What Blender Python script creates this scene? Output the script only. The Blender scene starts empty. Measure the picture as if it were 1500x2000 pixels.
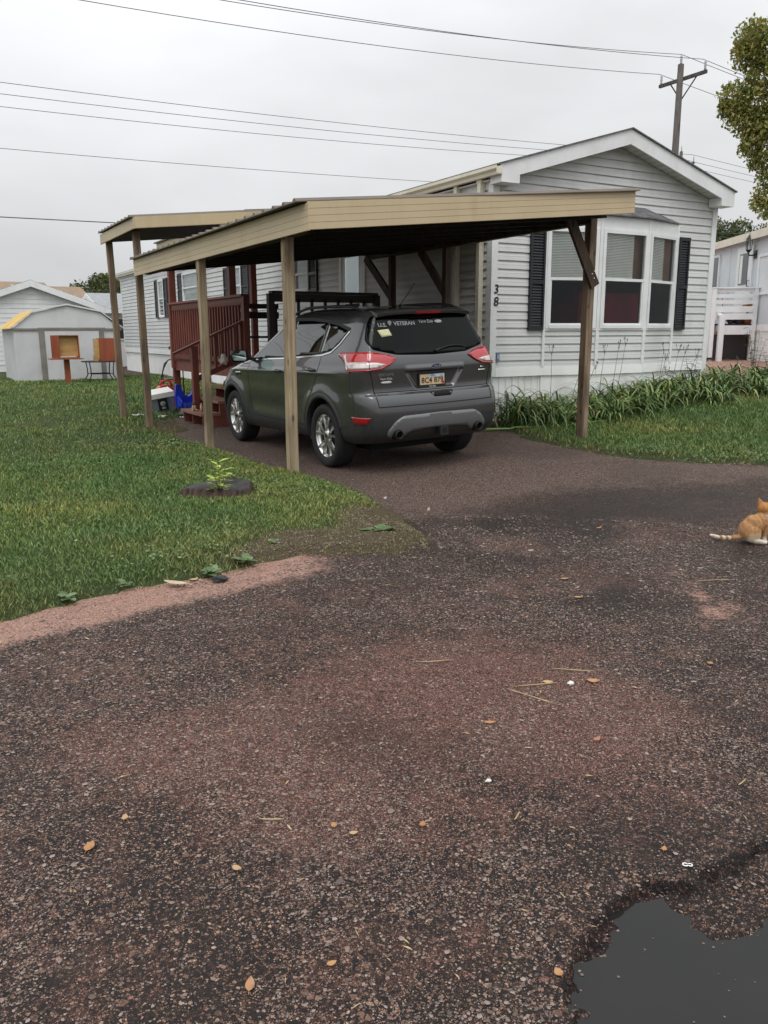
import bpy, bmesh, math, random
import numpy as np
from mathutils import Vector, Matrix
from mathutils.bvhtree import BVHTree
from mathutils.geometry import delaunay_2d_cdt
random.seed(7); RNG = np.random.default_rng(11)
SC = bpy.context.scene; COL = SC.collection
R = math.radians

# ------------------------------------------------------------------ camera
cd = bpy.data.cameras.new('camera'); cam = bpy.data.objects.new('camera', cd); COL.objects.link(cam)
YAW, PITCH, ROLL, FPX, CAMH = R(29.9), R(12.33), R(-0.26), 1593.0, 1.43
fw = Vector((math.sin(YAW)*math.cos(PITCH), math.cos(YAW)*math.cos(PITCH), -math.sin(PITCH)))
rt = Vector((math.cos(YAW), -math.sin(YAW), 0)); up = rt.cross(fw)
r2 = math.cos(ROLL)*rt + math.sin(ROLL)*up; u2 = -math.sin(ROLL)*rt + math.cos(ROLL)*up
cam.matrix_world = Matrix(((r2.x, u2.x, -fw.x, 0), (r2.y, u2.y, -fw.y, 0), (r2.z, u2.z, -fw.z, CAMH), (0, 0, 0, 1)))
cd.sensor_fit = 'VERTICAL'; cd.sensor_height = 36.0; cd.lens = 36.0*FPX/2000.0
cd.clip_start = 0.05; cd.clip_end = 2000
SC.camera = cam

# ------------------------------------------------------------------ sky, sun, exposure
SUN_EL, SUN_AZ = R(58), R(205)          # azimuth clockwise from +Y: high, behind the camera
W = bpy.data.worlds.new('World'); SC.world = W; W.use_nodes = True
wn, wl = W.node_tree.nodes, W.node_tree.links
wn.clear()
def wnode(t, **k):
    n = wn.new(t)
    for a, b in k.items(): setattr(n, a, b)
    return n
sky = wnode('ShaderNodeTexSky', sky_type='NISHITA', sun_disc=False, sun_elevation=SUN_EL, sun_rotation=SUN_AZ, dust_density=6.0, air_density=1.6)
hs = wnode('ShaderNodeHueSaturation'); hs.inputs['Saturation'].default_value = 0.05; hs.inputs['Value'].default_value = 0.9
wl.new(sky.outputs[0], hs.inputs['Color'])
tc = wnode('ShaderNodeTexCoord'); sep = wnode('ShaderNodeSeparateXYZ'); wl.new(tc.outputs['Generated'], sep.inputs[0])
def wmath(op, a, b=None):
    n = wnode('ShaderNodeMath', operation=op)
    for i, v in enumerate((a, b)):
        if v is None: continue
        if isinstance(v, (int, float)): n.inputs[i].default_value = v
        else: wl.new(v, n.inputs[i])
    return n.outputs[0]
el = wmath('MAXIMUM', sep.outputs['Z'], 0.0)
mp = wnode('ShaderNodeMapping'); mp.inputs['Scale'].default_value = (1.0, 1.0, 2.6); wl.new(tc.outputs['Generated'], mp.inputs[0])
nz = wnode('ShaderNodeTexNoise'); nz.inputs['Scale'].default_value = 2.2; nz.inputs['Detail'].default_value = 5; nz.inputs['Roughness'].default_value = 0.5
wl.new(mp.outputs[0], nz.inputs['Vector'])
cl = wmath('ADD', wmath('MULTIPLY', nz.outputs[0], 0.66), 0.67)
lum = wmath('MULTIPLY', wmath('ADD', wmath('MULTIPLY', wmath('POWER', el, 1.15), 13.5), 6.9), cl)   # overcast: brighter towards the zenith
cc = wnode('ShaderNodeCombineColor')
wl.new(wmath('MULTIPLY', lum, 0.98), cc.inputs[0]); wl.new(lum, cc.inputs[1]); wl.new(wmath('MULTIPLY', lum, 1.022), cc.inputs[2])
mx = wnode('ShaderNodeMixRGB'); mx.inputs[0].default_value = 0.9
wl.new(hs.outputs[0], mx.inputs[1]); wl.new(cc.outputs[0], mx.inputs[2])
bg = wnode('ShaderNodeBackground'); bg.inputs['Strength'].default_value = 0.1
wl.new(mx.outputs[0], bg.inputs[0])
wo = wnode('ShaderNodeOutputWorld'); wl.new(bg.outputs[0], wo.inputs[0])
sl = bpy.data.lights.new('sun', 'SUN'); sl.energy = 0.9; sl.angle = R(25); sl.color = (1.0, 0.97, 0.93)
so = bpy.data.objects.new('sun', sl); COL.objects.link(so)
sdir = Vector((math.sin(SUN_AZ)*math.cos(SUN_EL), math.cos(SUN_AZ)*math.cos(SUN_EL), math.sin(SUN_EL)))
so.rotation_euler = sdir.to_track_quat('Z', 'Y').to_euler(); so.location = (0, -10, 30)
SC.view_settings.view_transform = 'Standard'; SC.view_settings.look = 'None'
SC.view_settings.exposure = 0.0; SC.view_settings.gamma = 1.0
SC.render.engine = 'CYCLES'
try:
    SC.cycles.use_denoising = True; SC.cycles.max_bounces = 8; SC.cycles.transparent_max_bounces = 12
except Exception: pass

# ------------------------------------------------------------------ materials
class NT:
    def __init__(s, name):
        s.m = bpy.data.materials.new(name); s.m.use_nodes = True
        s.t = s.m.node_tree; s.n = s.t.nodes; s.l = s.t.links
        s.p = s.n['Principled BSDF']; s.out = s.n['Material Output']
    def node(s, t, **k):
        n = s.n.new(t)
        for a, b in k.items(): setattr(n, a, b)
        return n
    def put(s, sock, v):
        if isinstance(v, bpy.types.NodeSocket): s.l.new(v, sock)
        elif isinstance(v, (tuple, list)) and len(v) == 3 and sock.type == 'RGBA': sock.default_value = (*v, 1)
        else: sock.default_value = v
    def math(s, op, a, b=None, clamp=False):
        n = s.node('ShaderNodeMath', operation=op, use_clamp=clamp); s.put(n.inputs[0], a)
        if b is not None: s.put(n.inputs[1], b)
        return n.outputs[0]
    def coord(s, scale=(1, 1, 1), kind='Object', rot=(0, 0, 0)):
        c = s.node('ShaderNodeTexCoord'); m = s.node('ShaderNodeMapping')
        m.inputs['Scale'].default_value = scale; m.inputs['Rotation'].default_value = rot
        s.l.new(c.outputs[kind], m.inputs[0]); return m.outputs[0]
    def noise(s, v, scale, detail=4, rough=.55, dist=0):
        n = s.node('ShaderNodeTexNoise'); s.l.new(v, n.inputs['Vector'])
        n.inputs['Scale'].default_value = scale; n.inputs['Detail'].default_value = detail
        n.inputs['Roughness'].default_value = rough; n.inputs['Distortion'].default_value = dist
        return n.outputs[0]
    def voro(s, v, scale, feature='F1', rnd=1):
        n = s.node('ShaderNodeTexVoronoi', feature=feature); s.l.new(v, n.inputs['Vector'])
        n.inputs['Scale'].default_value = scale; n.inputs['Randomness'].default_value = rnd
        return n
    def ramp(s, f, stops):
        n = s.node('ShaderNodeValToRGB'); e = n.color_ramp.elements
        while len(e) < len(stops): e.new(0.5)
        for i, (p, c) in enumerate(stops):
            e[i].position = p; e[i].color = (*c, 1) if len(c) == 3 else c
        s.put(n.inputs[0], f); return n.outputs[0]
    def mix(s, f, a, b, mode='MIX'):
        n = s.node('ShaderNodeMixRGB', blend_type=mode); s.put(n.inputs[0], f); s.put(n.inputs[1], a); s.put(n.inputs[2], b)
        return n.outputs[0]
    def sm(s, x, lo, hi):
        n = s.node('ShaderNodeMapRange', interpolation_type='SMOOTHSTEP'); s.put(n.inputs[0], x)
        n.inputs[1].default_value = lo; n.inputs[2].default_value = hi; return n.outputs[0]
    def bump(s, h, strength=.3, dist=.01, normal=None):
        n = s.node('ShaderNodeBump'); n.inputs['Strength'].default_value = strength; n.inputs['Distance'].default_value = dist
        s.l.new(h, n.inputs['Height'])
        if normal: s.l.new(normal, n.inputs['Normal'])
        return n.outputs[0]
    def attr(s, name):
        n = s.node('ShaderNodeAttribute', attribute_name=name); return n.outputs['Fac']
    def set(s, **k):
        for a, v in k.items():
            s.put(s.p.inputs[{'base': 'Base Color', 'rough': 'Roughness', 'metal': 'Metallic', 'spec': 'Specular IOR Level', 'normal': 'Normal', 'coat': 'Coat Weight', 'coatr': 'Coat Roughness', 'ior': 'IOR', 'alpha': 'Alpha', 'sub': 'Subsurface Weight'}[a]], v)
        return s.m

def simple(name, col, rough=.6, var=.18, scale=6.0, stretch=(1, 1, 1), bump=.12, bscale=60, metal=0, spec=.4, coat=0, dirt=None):
    q = NT(name); c = q.coord(stretch)
    n1 = q.noise(c, scale, 5, .6); f = q.sm(n1, .3, .7)
    lo = tuple(x*(1-var) for x in col); hi = tuple(min(1, x*(1+var)) for x in col)
    b = q.mix(f, lo, hi)
    if dirt:
        n2 = q.noise(q.coord((1, 1, .35)), 2.3, 6, .65)
        b = q.mix(q.math('MULTIPLY', q.sm(n2, .48, .75), dirt[1]), b, dirt[0])
    q.set(base=b, rough=q.math('ADD', q.math('MULTIPLY', n1, .2), max(0, rough-.1)), metal=metal, spec=spec, coat=coat)
    if bump: q.set(normal=q.bump(q.noise(c, bscale, 4), bump, .004))
    return q.m

def wood(name, light, dark, rough=.75, grain=(38, 38, 1.6), knots=True, blotch=.7):
    q = NT(name); c = q.coord(grain); n1 = q.noise(c, 1.0, 6, .62, .4)
    b = q.ramp(n1, [(.3, dark), (.5, tuple((a+d)/2 for a, d in zip(light, dark))), (.68, light)])
    n2 = q.noise(q.coord((3, 3, 1.1)), 1.2, 4); b = q.mix(q.math('MULTIPLY', q.sm(n2, .45, .7), blotch), b, tuple(x*.55 for x in dark))
    if knots:
        v = q.voro(q.coord((9, 9, 3.2)), 1.0); b = q.mix(q.math('MULTIPLY', q.sm(v.outputs['Distance'], .20, .08), .85), b, tuple(x*.3 for x in dark))
    q.set(base=b, rough=rough, spec=.3, normal=q.bump(n1, .35, .006)); return q.m

M = {}
M['siding'] = simple('vinyl_siding_grey', (.60, .605, .60), .5, .05, 1.5, bump=.05, bscale=30, dirt=((.40, .41, .38), .35))
M['siding_white'] = simple('vinyl_siding_white', (.70, .71, .71), .5, .05, 1.5, bump=.04, dirt=((.5, .51, .47), .3))
M['trim'] = simple('white_trim', (.74, .75, .75), .45, .05, 3, bump=.03, dirt=((.52, .52, .48), .3))
M['skirt'] = simple('white_skirting', (.88, .89, .875), .5, .04, 2, bump=.03, dirt=((.45, .43, .36), .25))
M['gutter'] = simple('cream_gutter', (.70, .66, .53), .4, .06, 3, bump=.03, dirt=((.45, .38, .25), .4))
M['shingle'] = simple('dark_shingle', (.13, .13, .135), .9, .35, 9, bump=.5, bscale=90)
M['shutter'] = simple('black_shutter', (.016, .017, .02), .45, .2, 5, bump=.03)
M['black'] = simple('black_paint', (.012, .012, .013), .5, .2, 5, bump=.03)
M['soffit'] = simple('soffit_white', (.60, .61, .59), .6, .06, 3, bump=.03, dirt=((.35, .35, .30), .45))
M['fascia'] = simple('tan_ribbed_metal', (.51, .41, .255), .45, .05, 1.2, bump=.04, bscale=8, dirt=((.30, .23, .12), .35))
M['roofmetal'] = simple('brown_sheet_metal', (.13, .105, .08), .5, .2, 2, bump=.05, metal=.0)
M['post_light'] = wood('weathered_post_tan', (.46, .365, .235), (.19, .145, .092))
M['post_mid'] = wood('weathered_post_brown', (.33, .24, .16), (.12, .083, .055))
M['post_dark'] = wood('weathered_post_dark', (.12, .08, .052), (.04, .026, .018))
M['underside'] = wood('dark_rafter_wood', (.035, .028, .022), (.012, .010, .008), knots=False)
M['deckred'] = simple('red_brown_deck_paint', (.185, .052, .036), .55, .22, 5, stretch=(1, 1, .3), bump=.12, bscale=25, dirt=((.09, .03, .022), .5))
M['decktop'] = simple('red_brown_tread', (.25, .115, .08), .65, .25, 5, bump=.15, bscale=25, dirt=((.30, .22, .16), .5))
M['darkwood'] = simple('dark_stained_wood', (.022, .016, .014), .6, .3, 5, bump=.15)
M['metalwhite'] = simple('painted_white_metal', (.60, .615, .62), .45, .05, 1.5, bump=.03, dirt=((.42, .42, .39), .4))
M['greytrim'] = simple('grey_brown_trim', (.22, .205, .185), .6, .15, 3, bump=.08)
M['yellow'] = simple('yellow_shed_roof', (.72, .54, .25), .5, .08, 2, bump=.03, dirt=((.5, .36, .16), .3))
M['browntile'] = simple('brown_roof', (.24, .165, .105), .85, .2, 5, bump=.3)
M['greyroof'] = simple('grey_roof', (.27, .28, .29), .85, .12, 5, bump=.3)
M['redwood'] = simple('red_stained_board', (.29, .078, .035), .5, .15, 4, stretch=(1, 1, .25), bump=.1)
M['honeywood'] = simple('honey_plywood', (.50, .31, .115), .5, .2, 4, stretch=(.3, .3, 1.6), bump=.1)
M['iron'] = simple('black_iron', (.015, .016, .016), .45, .2, 5, bump=.05)
M['wire'] = simple('power_line_grey', (.10, .105, .115), .6, .1, 1, bump=0)
M['polewood'] = wood('utility_pole_wood', (.15, .13, .12), (.065, .055, .05), knots=False)
M['insul'] = simple('insulator_grey', (.42, .43, .44), .4, .1, 3, bump=0)
M['blue'] = simple('blue_plastic', (.02, .055, .52), .4, .12, 5, bump=.03)
M['coolerwhite'] = simple('white_plastic_lid', (.80, .79, .72), .45, .05, 5, bump=.03, dirt=((.55, .5, .4), .4))
M['coolergrey'] = simple('blue_grey_plastic', (.17, .20, .235), .5, .25, 9, bump=.05)
M['redplastic'] = simple('red_plastic', (.56, .05, .055), .4, .12, 5, bump=.03)
M['cloth'] = simple('pale_cloth', (.66, .64, .60), .9, .15, 9, bump=.3)
M['skin'] = simple('tan_plastic', (.62, .42, .27), .5, .12, 9, bump=.03)
M['paleblue'] = simple('pale_blue_siding', (.63, .675, .70), .5, .05, 1.5, bump=.03, dirt=((.42, .47, .50), .3))
M['whitepaint'] = simple('white_paint', (.79, .81, .82), .5, .05, 3, bump=.05, dirt=((.6, .6, .58), .3))
M['terracotta'] = simple('rusty_orange', (.36, .12, .035), .7, .25, 8, bump=.1)
M['hose'] = simple('green_hose', (.22, .42, .10), .4, .1, 5, bump=.05)
M['cargrey'] = NT('dark_grey_car_paint').m
q = NT('car_paint'); fl = q.noise(q.coord(), 900, 2, .5)
q.set(base=q.mix(fl, (.036, .0362, .037), (.070, .0705, .072)), rough=.24, metal=.35, coat=1.0, coatr=.03, spec=.5); M['paint'] = q.m
bpy.data.materials.remove(M.pop('cargrey'))
M['cladding'] = simple('charcoal_bumper_plastic', (.028, .029, .03), .5, .15, 20, bump=.08, bscale=300)
M['silverplastic'] = simple('silver_bumper_trim', (.165, .168, .172), .38, .05, 20, bump=.02, metal=.35)
M['seam'] = simple('panel_gap', (.004, .004, .004), .8, .0, 5, bump=0)
M['tyre'] = simple('tyre_rubber', (.014, .014, .0145), .75, .25, 14, bump=.3, bscale=120)
M['rim'] = simple('polished_alloy', (.66, .655, .64), .2, .06, 9, bump=.0, metal=.9)
M['dark'] = simple('dark_recess', (.006, .006, .006), .9, .1, 5, bump=0)
q = NT('tinted_glass'); q.set(base=(.004, .005, .005), rough=.025, spec=.62, coat=.4, coatr=.02); M['tint'] = q.m
q = NT('dark_rear_glass'); q.set(base=(.003, .0035, .0035), rough=.03, ior=1.28, spec=.4); M['tint2'] = q.m
q = NT('chrome'); q.set(base=(.72, .73, .74), rough=.12, metal=1.0); M['chrome'] = q.m
q = NT('mirror_glass'); q.set(base=(.62, .80, .76), rough=.02, metal=1.0); M['mirror'] = q.m
q = NT('red_lens'); q.set(base=q.mix(q.noise(q.coord(), 26, 2), (.33, .006, .009), (.50, .014, .022)), rough=.12, coat=1, spec=.5); M['redlens'] = q.m
q = NT('dark_red_lens'); q.set(base=(.30, .006, .012), rough=.12, coat=1, spec=.5); M['redlens2'] = q.m
q = NT('clear_lens'); q.set(base=q.mix(q.noise(q.coord(), 22, 2), (.42, .36, .34), (.80, .74, .70)), rough=.12, coat=1, spec=.5, metal=.2); M['clearlens'] = q.m
q = NT('thin_glass')
tr = q.node('ShaderNodeBsdfTransparent'); tr.inputs[0].default_value = (.90, .92, .91, 1)
gl = q.node('ShaderNodeBsdfGlossy'); gl.inputs['Roughness'].default_value = .015; gl.inputs[0].default_value = (.9, .93, .95, 1)
fr = q.node('ShaderNodeFresnel'); fr.inputs[0].default_value = 1.5
ms = q.node('ShaderNodeMixShader'); q.l.new(q.math('MULTIPLY', fr.outputs[0], .7, True), ms.inputs[0]); q.l.new(tr.outputs[0], ms.inputs[1]); q.l.new(gl.outputs[0], ms.inputs[2])
q.l.new(ms.outputs[0], q.out.inputs[0]); M['glass'] = q.m
M['blind'] = simple('window_blind', (.80, .81, .77), .7, .05, 4, bump=.03)
M['curtain_white'] = simple('pale_window_shade', (.66, .69, .71), .8, .06, 3, bump=.03)
M['roombrown'] = simple('room_brown', (.16, .085, .055), .8, .2, 2, bump=.05)
M['roomdark'] = simple('room_dark', (.030, .028, .027), .9, .2, 2, bump=.05)
M['maroon'] = simple('maroon_fabric', (.15, .014, .024), .9, .15, 6, bump=.1)
M['plate'] = None

# ------------------------------------------------------------------ mesh helpers
class MB:
    def __init__(s): s.v = []; s.f = []; s.mi = []; s.sm = []
    def add(s, vs, fs, mi=0, smooth=False):
        o = len(s.v); s.v += [tuple(p) for p in vs]
        for f in fs: s.f.append(tuple(i+o for i in f)); s.mi.append(mi); s.sm.append(smooth)
        return s
    def hexa(s, p, mi=0):   # 8 corners: bottom 0-3, top 4-7
        return s.add(p, [(0, 3, 2, 1), (4, 5, 6, 7), (0, 1, 5, 4), (1, 2, 6, 5), (2, 3, 7, 6), (3, 0, 4, 7)], mi)
    def box(s, x0, x1, y0, y1, z0, z1, mi=0):
        return s.hexa([(x0, y0, z0), (x1, y0, z0), (x1, y1, z0), (x0, y1, z0), (x0, y0, z1), (x1, y0, z1), (x1, y1, z1), (x0, y1, z1)], mi)
    def bar(s, a, b, w, h, mi=0, upv=(0, 0, 1), bev=0.0):  # beam between a and b: w sideways, h along upv
        a, b = Vector(a), Vector(b); d = (b-a).normalized(); u = Vector(upv)
        if abs(d.dot(u)) > .98: u = Vector((0, 1, 0))
        sd = d.cross(u).normalized(); u = sd.cross(d).normalized()
        if bev:
            e = bev; prof = [(-w/2+e, -h/2), (w/2-e, -h/2), (w/2, -h/2+e), (w/2, h/2-e), (w/2-e, h/2), (-w/2+e, h/2), (-w/2, h/2-e), (-w/2, -h/2+e)]
        else: prof = [(-w/2, -h/2), (w/2, -h/2), (w/2, h/2), (-w/2, h/2)]
        n = len(prof); vs = [p + sd*x + u*y for p in (a, b) for x, y in prof]
        fs = [(i, (i+1) % n, n+(i+1) % n, n+i) for i in range(n)] + [tuple(range(n-1, -1, -1)), tuple(range(n, 2*n))]
        return s.add(vs, fs, mi)
    def tube(s, pts, r, n=8, mi=0, cap=True, smooth=True):
        pts = [Vector(p) for p in pts]; rr = r if isinstance(r, (list, tuple)) else [r]*len(pts)
        vs = []; prev = None
        for i, p in enumerate(pts):
            d = (pts[min(i+1, len(pts)-1)] - pts[max(i-1, 0)]).normalized()
            u = prev if prev else (Vector((0, 0, 1)) if abs(d.z) < .9 else Vector((1, 0, 0)))
            sd = d.cross(u).normalized(); u = sd.cross(d).normalized(); prev = u
            for k in range(n):
                t = 2*math.pi*k/n; vs.append(p + sd*(math.cos(t)*rr[i]) + u*(math.sin(t)*rr[i]))
        fs = []
        for i in range(len(pts)-1):
            for k in range(n): fs.append((i*n+k, i*n+(k+1) % n, (i+1)*n+(k+1) % n, (i+1)*n+k))
        if cap: fs += [tuple(range(n-1, -1, -1)), tuple(range((len(pts)-1)*n, len(pts)*n))]
        return s.add(vs, fs, mi, smooth)
    def prism(s, poly, axis, a, b, mi=0):   # extrude 2-D polygon along axis 'x','y','z'
        def mk(p, t): return {'x': (t, p[0], p[1]), 'y': (p[0], t, p[1]), 'z': (p[0], p[1], t)}[axis]
        n = len(poly); vs = [mk(p, a) for p in poly] + [mk(p, b) for p in poly]
        fs = [(i, (i+1) % n, n+(i+1) % n, n+i) for i in range(n)] + [tuple(range(n-1, -1, -1)), tuple(range(n, 2*n))]
        return s.add(vs, fs, mi)
    def lathe(s, prof, n=32, axis='z', mi=0, c=(0, 0, 0), smooth=True):
        vs = []; m = len(prof)
        for k in range(n):
            t = 2*math.pi*k/n
            for r, h in prof:
                a, b = r*math.cos(t), r*math.sin(t)
                p = {'z': (a, b, h), 'x': (h, a, b), 'y': (a, h, b)}[axis]; vs.append((p[0]+c[0], p[1]+c[1], p[2]+c[2]))
        fs = [(k*m+i, ((k+1) % n)*m+i, ((k+1) % n)*m+i+1, k*m+i+1) for k in range(n) for i in range(m-1)]
        return s.add(vs, fs, mi, smooth)
    def build(s, name, mats, parent=None, local=False, label=None, recalc=True):
        root = parent
        while root is not None and root.parent is not None: root = root.parent
        off = Vector((0, 0, 0)) if (root is None or local) else root.location
        me = bpy.data.meshes.new(name)
        me.from_pydata([(v[0]-off.x, v[1]-off.y, v[2]-off.z) for v in s.v], [], s.f)
        if not isinstance(mats, (list, tuple)): mats = [mats]
        for m in mats: me.materials.append(m)
        me.polygons.foreach_set('material_index', s.mi); me.polygons.foreach_set('use_smooth', s.sm)
        if recalc:
            bm = bmesh.new(); bm.from_mesh(me); bmesh.ops.recalc_face_normals(bm, faces=bm.faces); bm.to_mesh(me); bm.free()
        me.update()
        o = bpy.data.objects.new(name, me); COL.objects.link(o)
        if parent is not None: o.parent = parent
        if label: o['label'] = label
        return o

def thing(name, label, cat, loc=(0, 0, 0), group=None, rotz=0):
    o = bpy.data.objects.new(name, None); COL.objects.link(o); o.location = loc; o.rotation_euler = (0, 0, rotz)
    o.empty_display_size = .2; return tag(o, label, cat, group)
def tag(o, label, cat, group=None, kind=None):
    if label: o['label'] = label
    if cat: o['category'] = cat
    if group: o['group'] = group
    if kind: o['kind'] = kind
    return o
def sub(name, parent):
    o = bpy.data.objects.new(name, None); COL.objects.link(o); o.parent = parent; o.empty_display_size = .1; return o
def npmesh(name, V, F, mats, smooth=False, mi=None, parent=None):
    F = np.asarray(F); me = bpy.data.meshes.new(name); V = np.asarray(V, dtype=np.float32)
    if parent is not None: V = V - np.array(parent.location, dtype=np.float32)
    me.vertices.add(len(V)); me.vertices.foreach_set('co', V.ravel())
    k = F.shape[1]; me.loops.add(F.size); me.loops.foreach_set('vertex_index', F.ravel().astype(np.int32))
    me.polygons.add(len(F)); me.polygons.foreach_set('loop_start', np.arange(0, F.size, k, dtype=np.int32))
    me.polygons.foreach_set('use_smooth', np.full(len(F), smooth))
    if not isinstance(mats, (list, tuple)): mats = [mats]
    for m in mats: me.materials.append(m)
    if mi is not None: me.polygons.foreach_set('material_index', np.asarray(mi, dtype=np.int32))
    me.update(calc_edges=True); me.validate()
    o = bpy.data.objects.new(name, me); COL.objects.link(o)
    if parent is not None: o.parent = parent
    return o
def text_mb(mb, s, size, origin, right, upv, depth=.003, align='LEFT', mi=0, shear=0, bold=0.0):
    c = bpy.data.curves.new('lettering', 'FONT'); c.body = s; c.size = size; c.extrude = 0; c.align_x = align; c.shear = shear; c.offset = bold; c.resolution_u = 3
    o = bpy.data.objects.new('lettering', c); COL.objects.link(o)
    me = bpy.data.meshes.new_from_object(o.evaluated_get(bpy.context.evaluated_depsgraph_get()))
    bpy.data.objects.remove(o); bpy.data.curves.remove(c)
    R_, U_, O_ = Vector(right), Vector(upv), Vector(origin); N_ = R_.cross(U_)
    mb.add([O_ + R_*v.co.x + U_*v.co.y + N_*depth for v in me.vertices], [tuple(p.vertices) for p in me.polygons], mi)
    bpy.data.meshes.remove(me)
def inpoly(x, y, poly):
    x = np.asarray(x); y = np.asarray(y); c = np.zeros(x.shape, bool); n = len(poly)
    for i in range(n):
        x1, y1 = poly[i]; x2, y2 = poly[(i+1) % n]
        if y1 == y2: continue
        c ^= ((y1 > y) != (y2 > y)) & (x < (x2-x1)*(y-y1)/(y2-y1)+x1)
    return c
def pdist(x, y, poly, closed=True):
    x = np.asarray(x, float); y = np.asarray(y, float); d = np.full(x.shape, 1e9); n = len(poly)
    for i in range(n if closed else n-1):
        x1, y1 = poly[i]; x2, y2 = poly[(i+1) % n]; dx, dy = x2-x1, y2-y1
        t = np.clip(((x-x1)*dx+(y-y1)*dy)/(dx*dx+dy*dy+1e-12), 0, 1)
        d = np.minimum(d, np.hypot(x-x1-t*dx, y-y1-t*dy))
    return d
def sstep(x): x = np.clip(x, 0, 1); return x*x*(3-2*x)
def vnoise(x, y, s, seed=0):   # cheap value noise
    x = np.asarray(x, float)*s; y = np.asarray(y, float)*s
    xi, yi = np.floor(x), np.floor(y); fx, fy = sstep(x-xi), sstep(y-yi)
    def h(a, b):
        v = np.sin(a*127.1+b*311.7+seed*74.7)*43758.5453; return v-np.floor(v)
    return (h(xi, yi)*(1-fx)+h(xi+1, yi)*fx)*(1-fy)+(h(xi, yi+1)*(1-fx)+h(xi+1, yi+1)*fx)*fy
# ------------------------------------------------------------------ terrain
LAWN_L = [(-45, 3.3), (-2.0, 4.0), (0.26, 4.36), (1.25, 4.58), (2.1, 4.70), (2.62, 4.42), (2.95, 4.38), (3.2, 4.85), (3.34, 5.6), (3.5, 6.4), (3.54, 7.1),
          (3.36, 8.2), (3.36, 9.6), (3.3, 10.6), (3.38, 11.8), (3.75, 12.5), (3.95, 14.0), (5.2, 14.4), (7.9, 14.4), (7.9, 35.2), (14, 60), (30, 95), (-60, 95)]
LAWN_R = [(7.25, 9.1), (6.95, 8.1), (6.72, 7.0), (6.8, 6.55), (7.3, 6.0), (7.95, 5.42), (9.6, 4.0), (13, 1.5), (21, -2), (27, 3), (20, 5.2), (15.6, 8.2), (14.3, 9.8), (13.5, 11.6), (13.2, 24), (12.95, 24), (12.95, 10.38), (7.9, 10.38), (7.9, 9.6)]
POT = [(1.08, 0.55), (1.075, 1.07), (1.165, 1.19), (1.25, 1.22), (1.33, 1.27), (1.46, 1.31), (1.57, 1.31), (1.66, 1.25), (1.76, 1.26), (1.95, 1.27), (2.4, 1.2), (2.6, .6), (1.9, 0.1), (1.2, 0.2)]
WATER_Z = -0.030
def gz(x, y, fine=True):
    x = np.asarray(x, float); y = np.asarray(y, float)
    z = .06*sstep((x-3.6)/2.4)*sstep((y-5.2)/2)*(1-sstep((y-11.2)/1.4)) + .42*sstep((x-8)/4.9)*sstep((y-5.5)/4.5) + .30*sstep((x-13)/6)*sstep((y-6)/4) + .25*sstep((y-35)/40)
    if fine:
        z = z + (vnoise(x, y, 1.1, 3)-.5)*.022*sstep((x-1.0)/2+sstep((y-2)/2)) + (vnoise(x, y, 5.5, 5)-.5)*.012 + (vnoise(x, y, 16, 6)-.5)*.006*(np.hypot(x, y) < 5)
        ins = inpoly(x, y, POT); d = pdist(x, y, POT); d = np.where(ins, d, -d) + (vnoise(x, y, 22, 9)-.5)*.045 + (vnoise(x, y, 60, 4)-.5)*.016
        deep = sstep((d+.004)/.020)
        # the bowl: drop at the broken edge, then a shelf that slopes under the water (shallower away from it)
        sh = sstep((d-.02)/.10)
        back = sstep((x-1.46)/.16)*sstep((y-1.0)/.12)
        z = z - deep*(.031*(1-.32*back) + .024*sh*(1-1.05*back)) + deep*(vnoise(x, y, 38, 2)-.5)*.012
    return z
def gz1(x, y): return float(gz(np.array([x]), np.array([y]))[0])

def axis(a, b, step, lo, hi, grow=1.13, first=None):
    xs = list(np.arange(a, b+step/2, step)); s = first or step
    x = xs[-1]; st = s
    while x < hi: st = min(st*grow, 60); x += st; xs.append(x)
    x = xs[0]; st = s
    while x > lo: st = min(st*grow, 60); x -= st; xs.insert(0, x)
    return np.array(xs)
gx = np.unique(np.concatenate([axis(.2, 2.6, .0125, -500, 700, 1.06)]))
gy = np.unique(np.concatenate([axis(.55, 1.75, .0125, -300, 900, 1.045)]))
GX, GY = np.meshgrid(gx, gy); GZ = gz(GX, GY)
nx, ny = len(gx), len(gy)
idx = np.arange(nx*ny).reshape(ny, nx)
F = np.stack([idx[:-1, :-1], idx[:-1, 1:], idx[1:, 1:], idx[1:, :-1]], -1).reshape(-1, 4)

q = NT('worn_asphalt_and_gravel')
C = q.coord(); pink, red, drive, wet = q.attr('pink'), q.attr('red'), q.attr('drive'), q.attr('wet')
nb = q.noise(C, 1.6, 6, .65); nm = q.noise(C, 7, 6, .7); nf = q.noise(C, 55, 5, .7); nvf = q.noise(C, 240, 3, .7); nl = q.noise(C, .55, 4, .6)
def cells(scale, share=None):      # packed aggregate: a colour seed, a coverage seed and the gap between neighbours for every stone
    v = q.voro(C, scale); e = q.voro(C, scale, 'DISTANCE_TO_EDGE'); s3 = q.node('ShaderNodeSeparateColor'); q.l.new(v.outputs['Color'], s3.inputs[0])
    return s3.outputs[0], s3.outputs[1], q.sm(e.outputs['Distance'], .02, .14), v.outputs['Distance']
c1, p1, g1, d1 = cells(58); c2, p2, g2, d2 = cells(112); c3, p3, g3, d3 = cells(200); c4, p4, g4, d4 = cells(330)
ASPH = [(0, (.0085, .0070, .0088)), (.36, (.022, .0165, .018)), (.53, (.070, .043, .037)), (.69, (.175, .102, .080)), (.86, (.33, .195, .148)), (1, (.54, .41, .335))]
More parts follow.
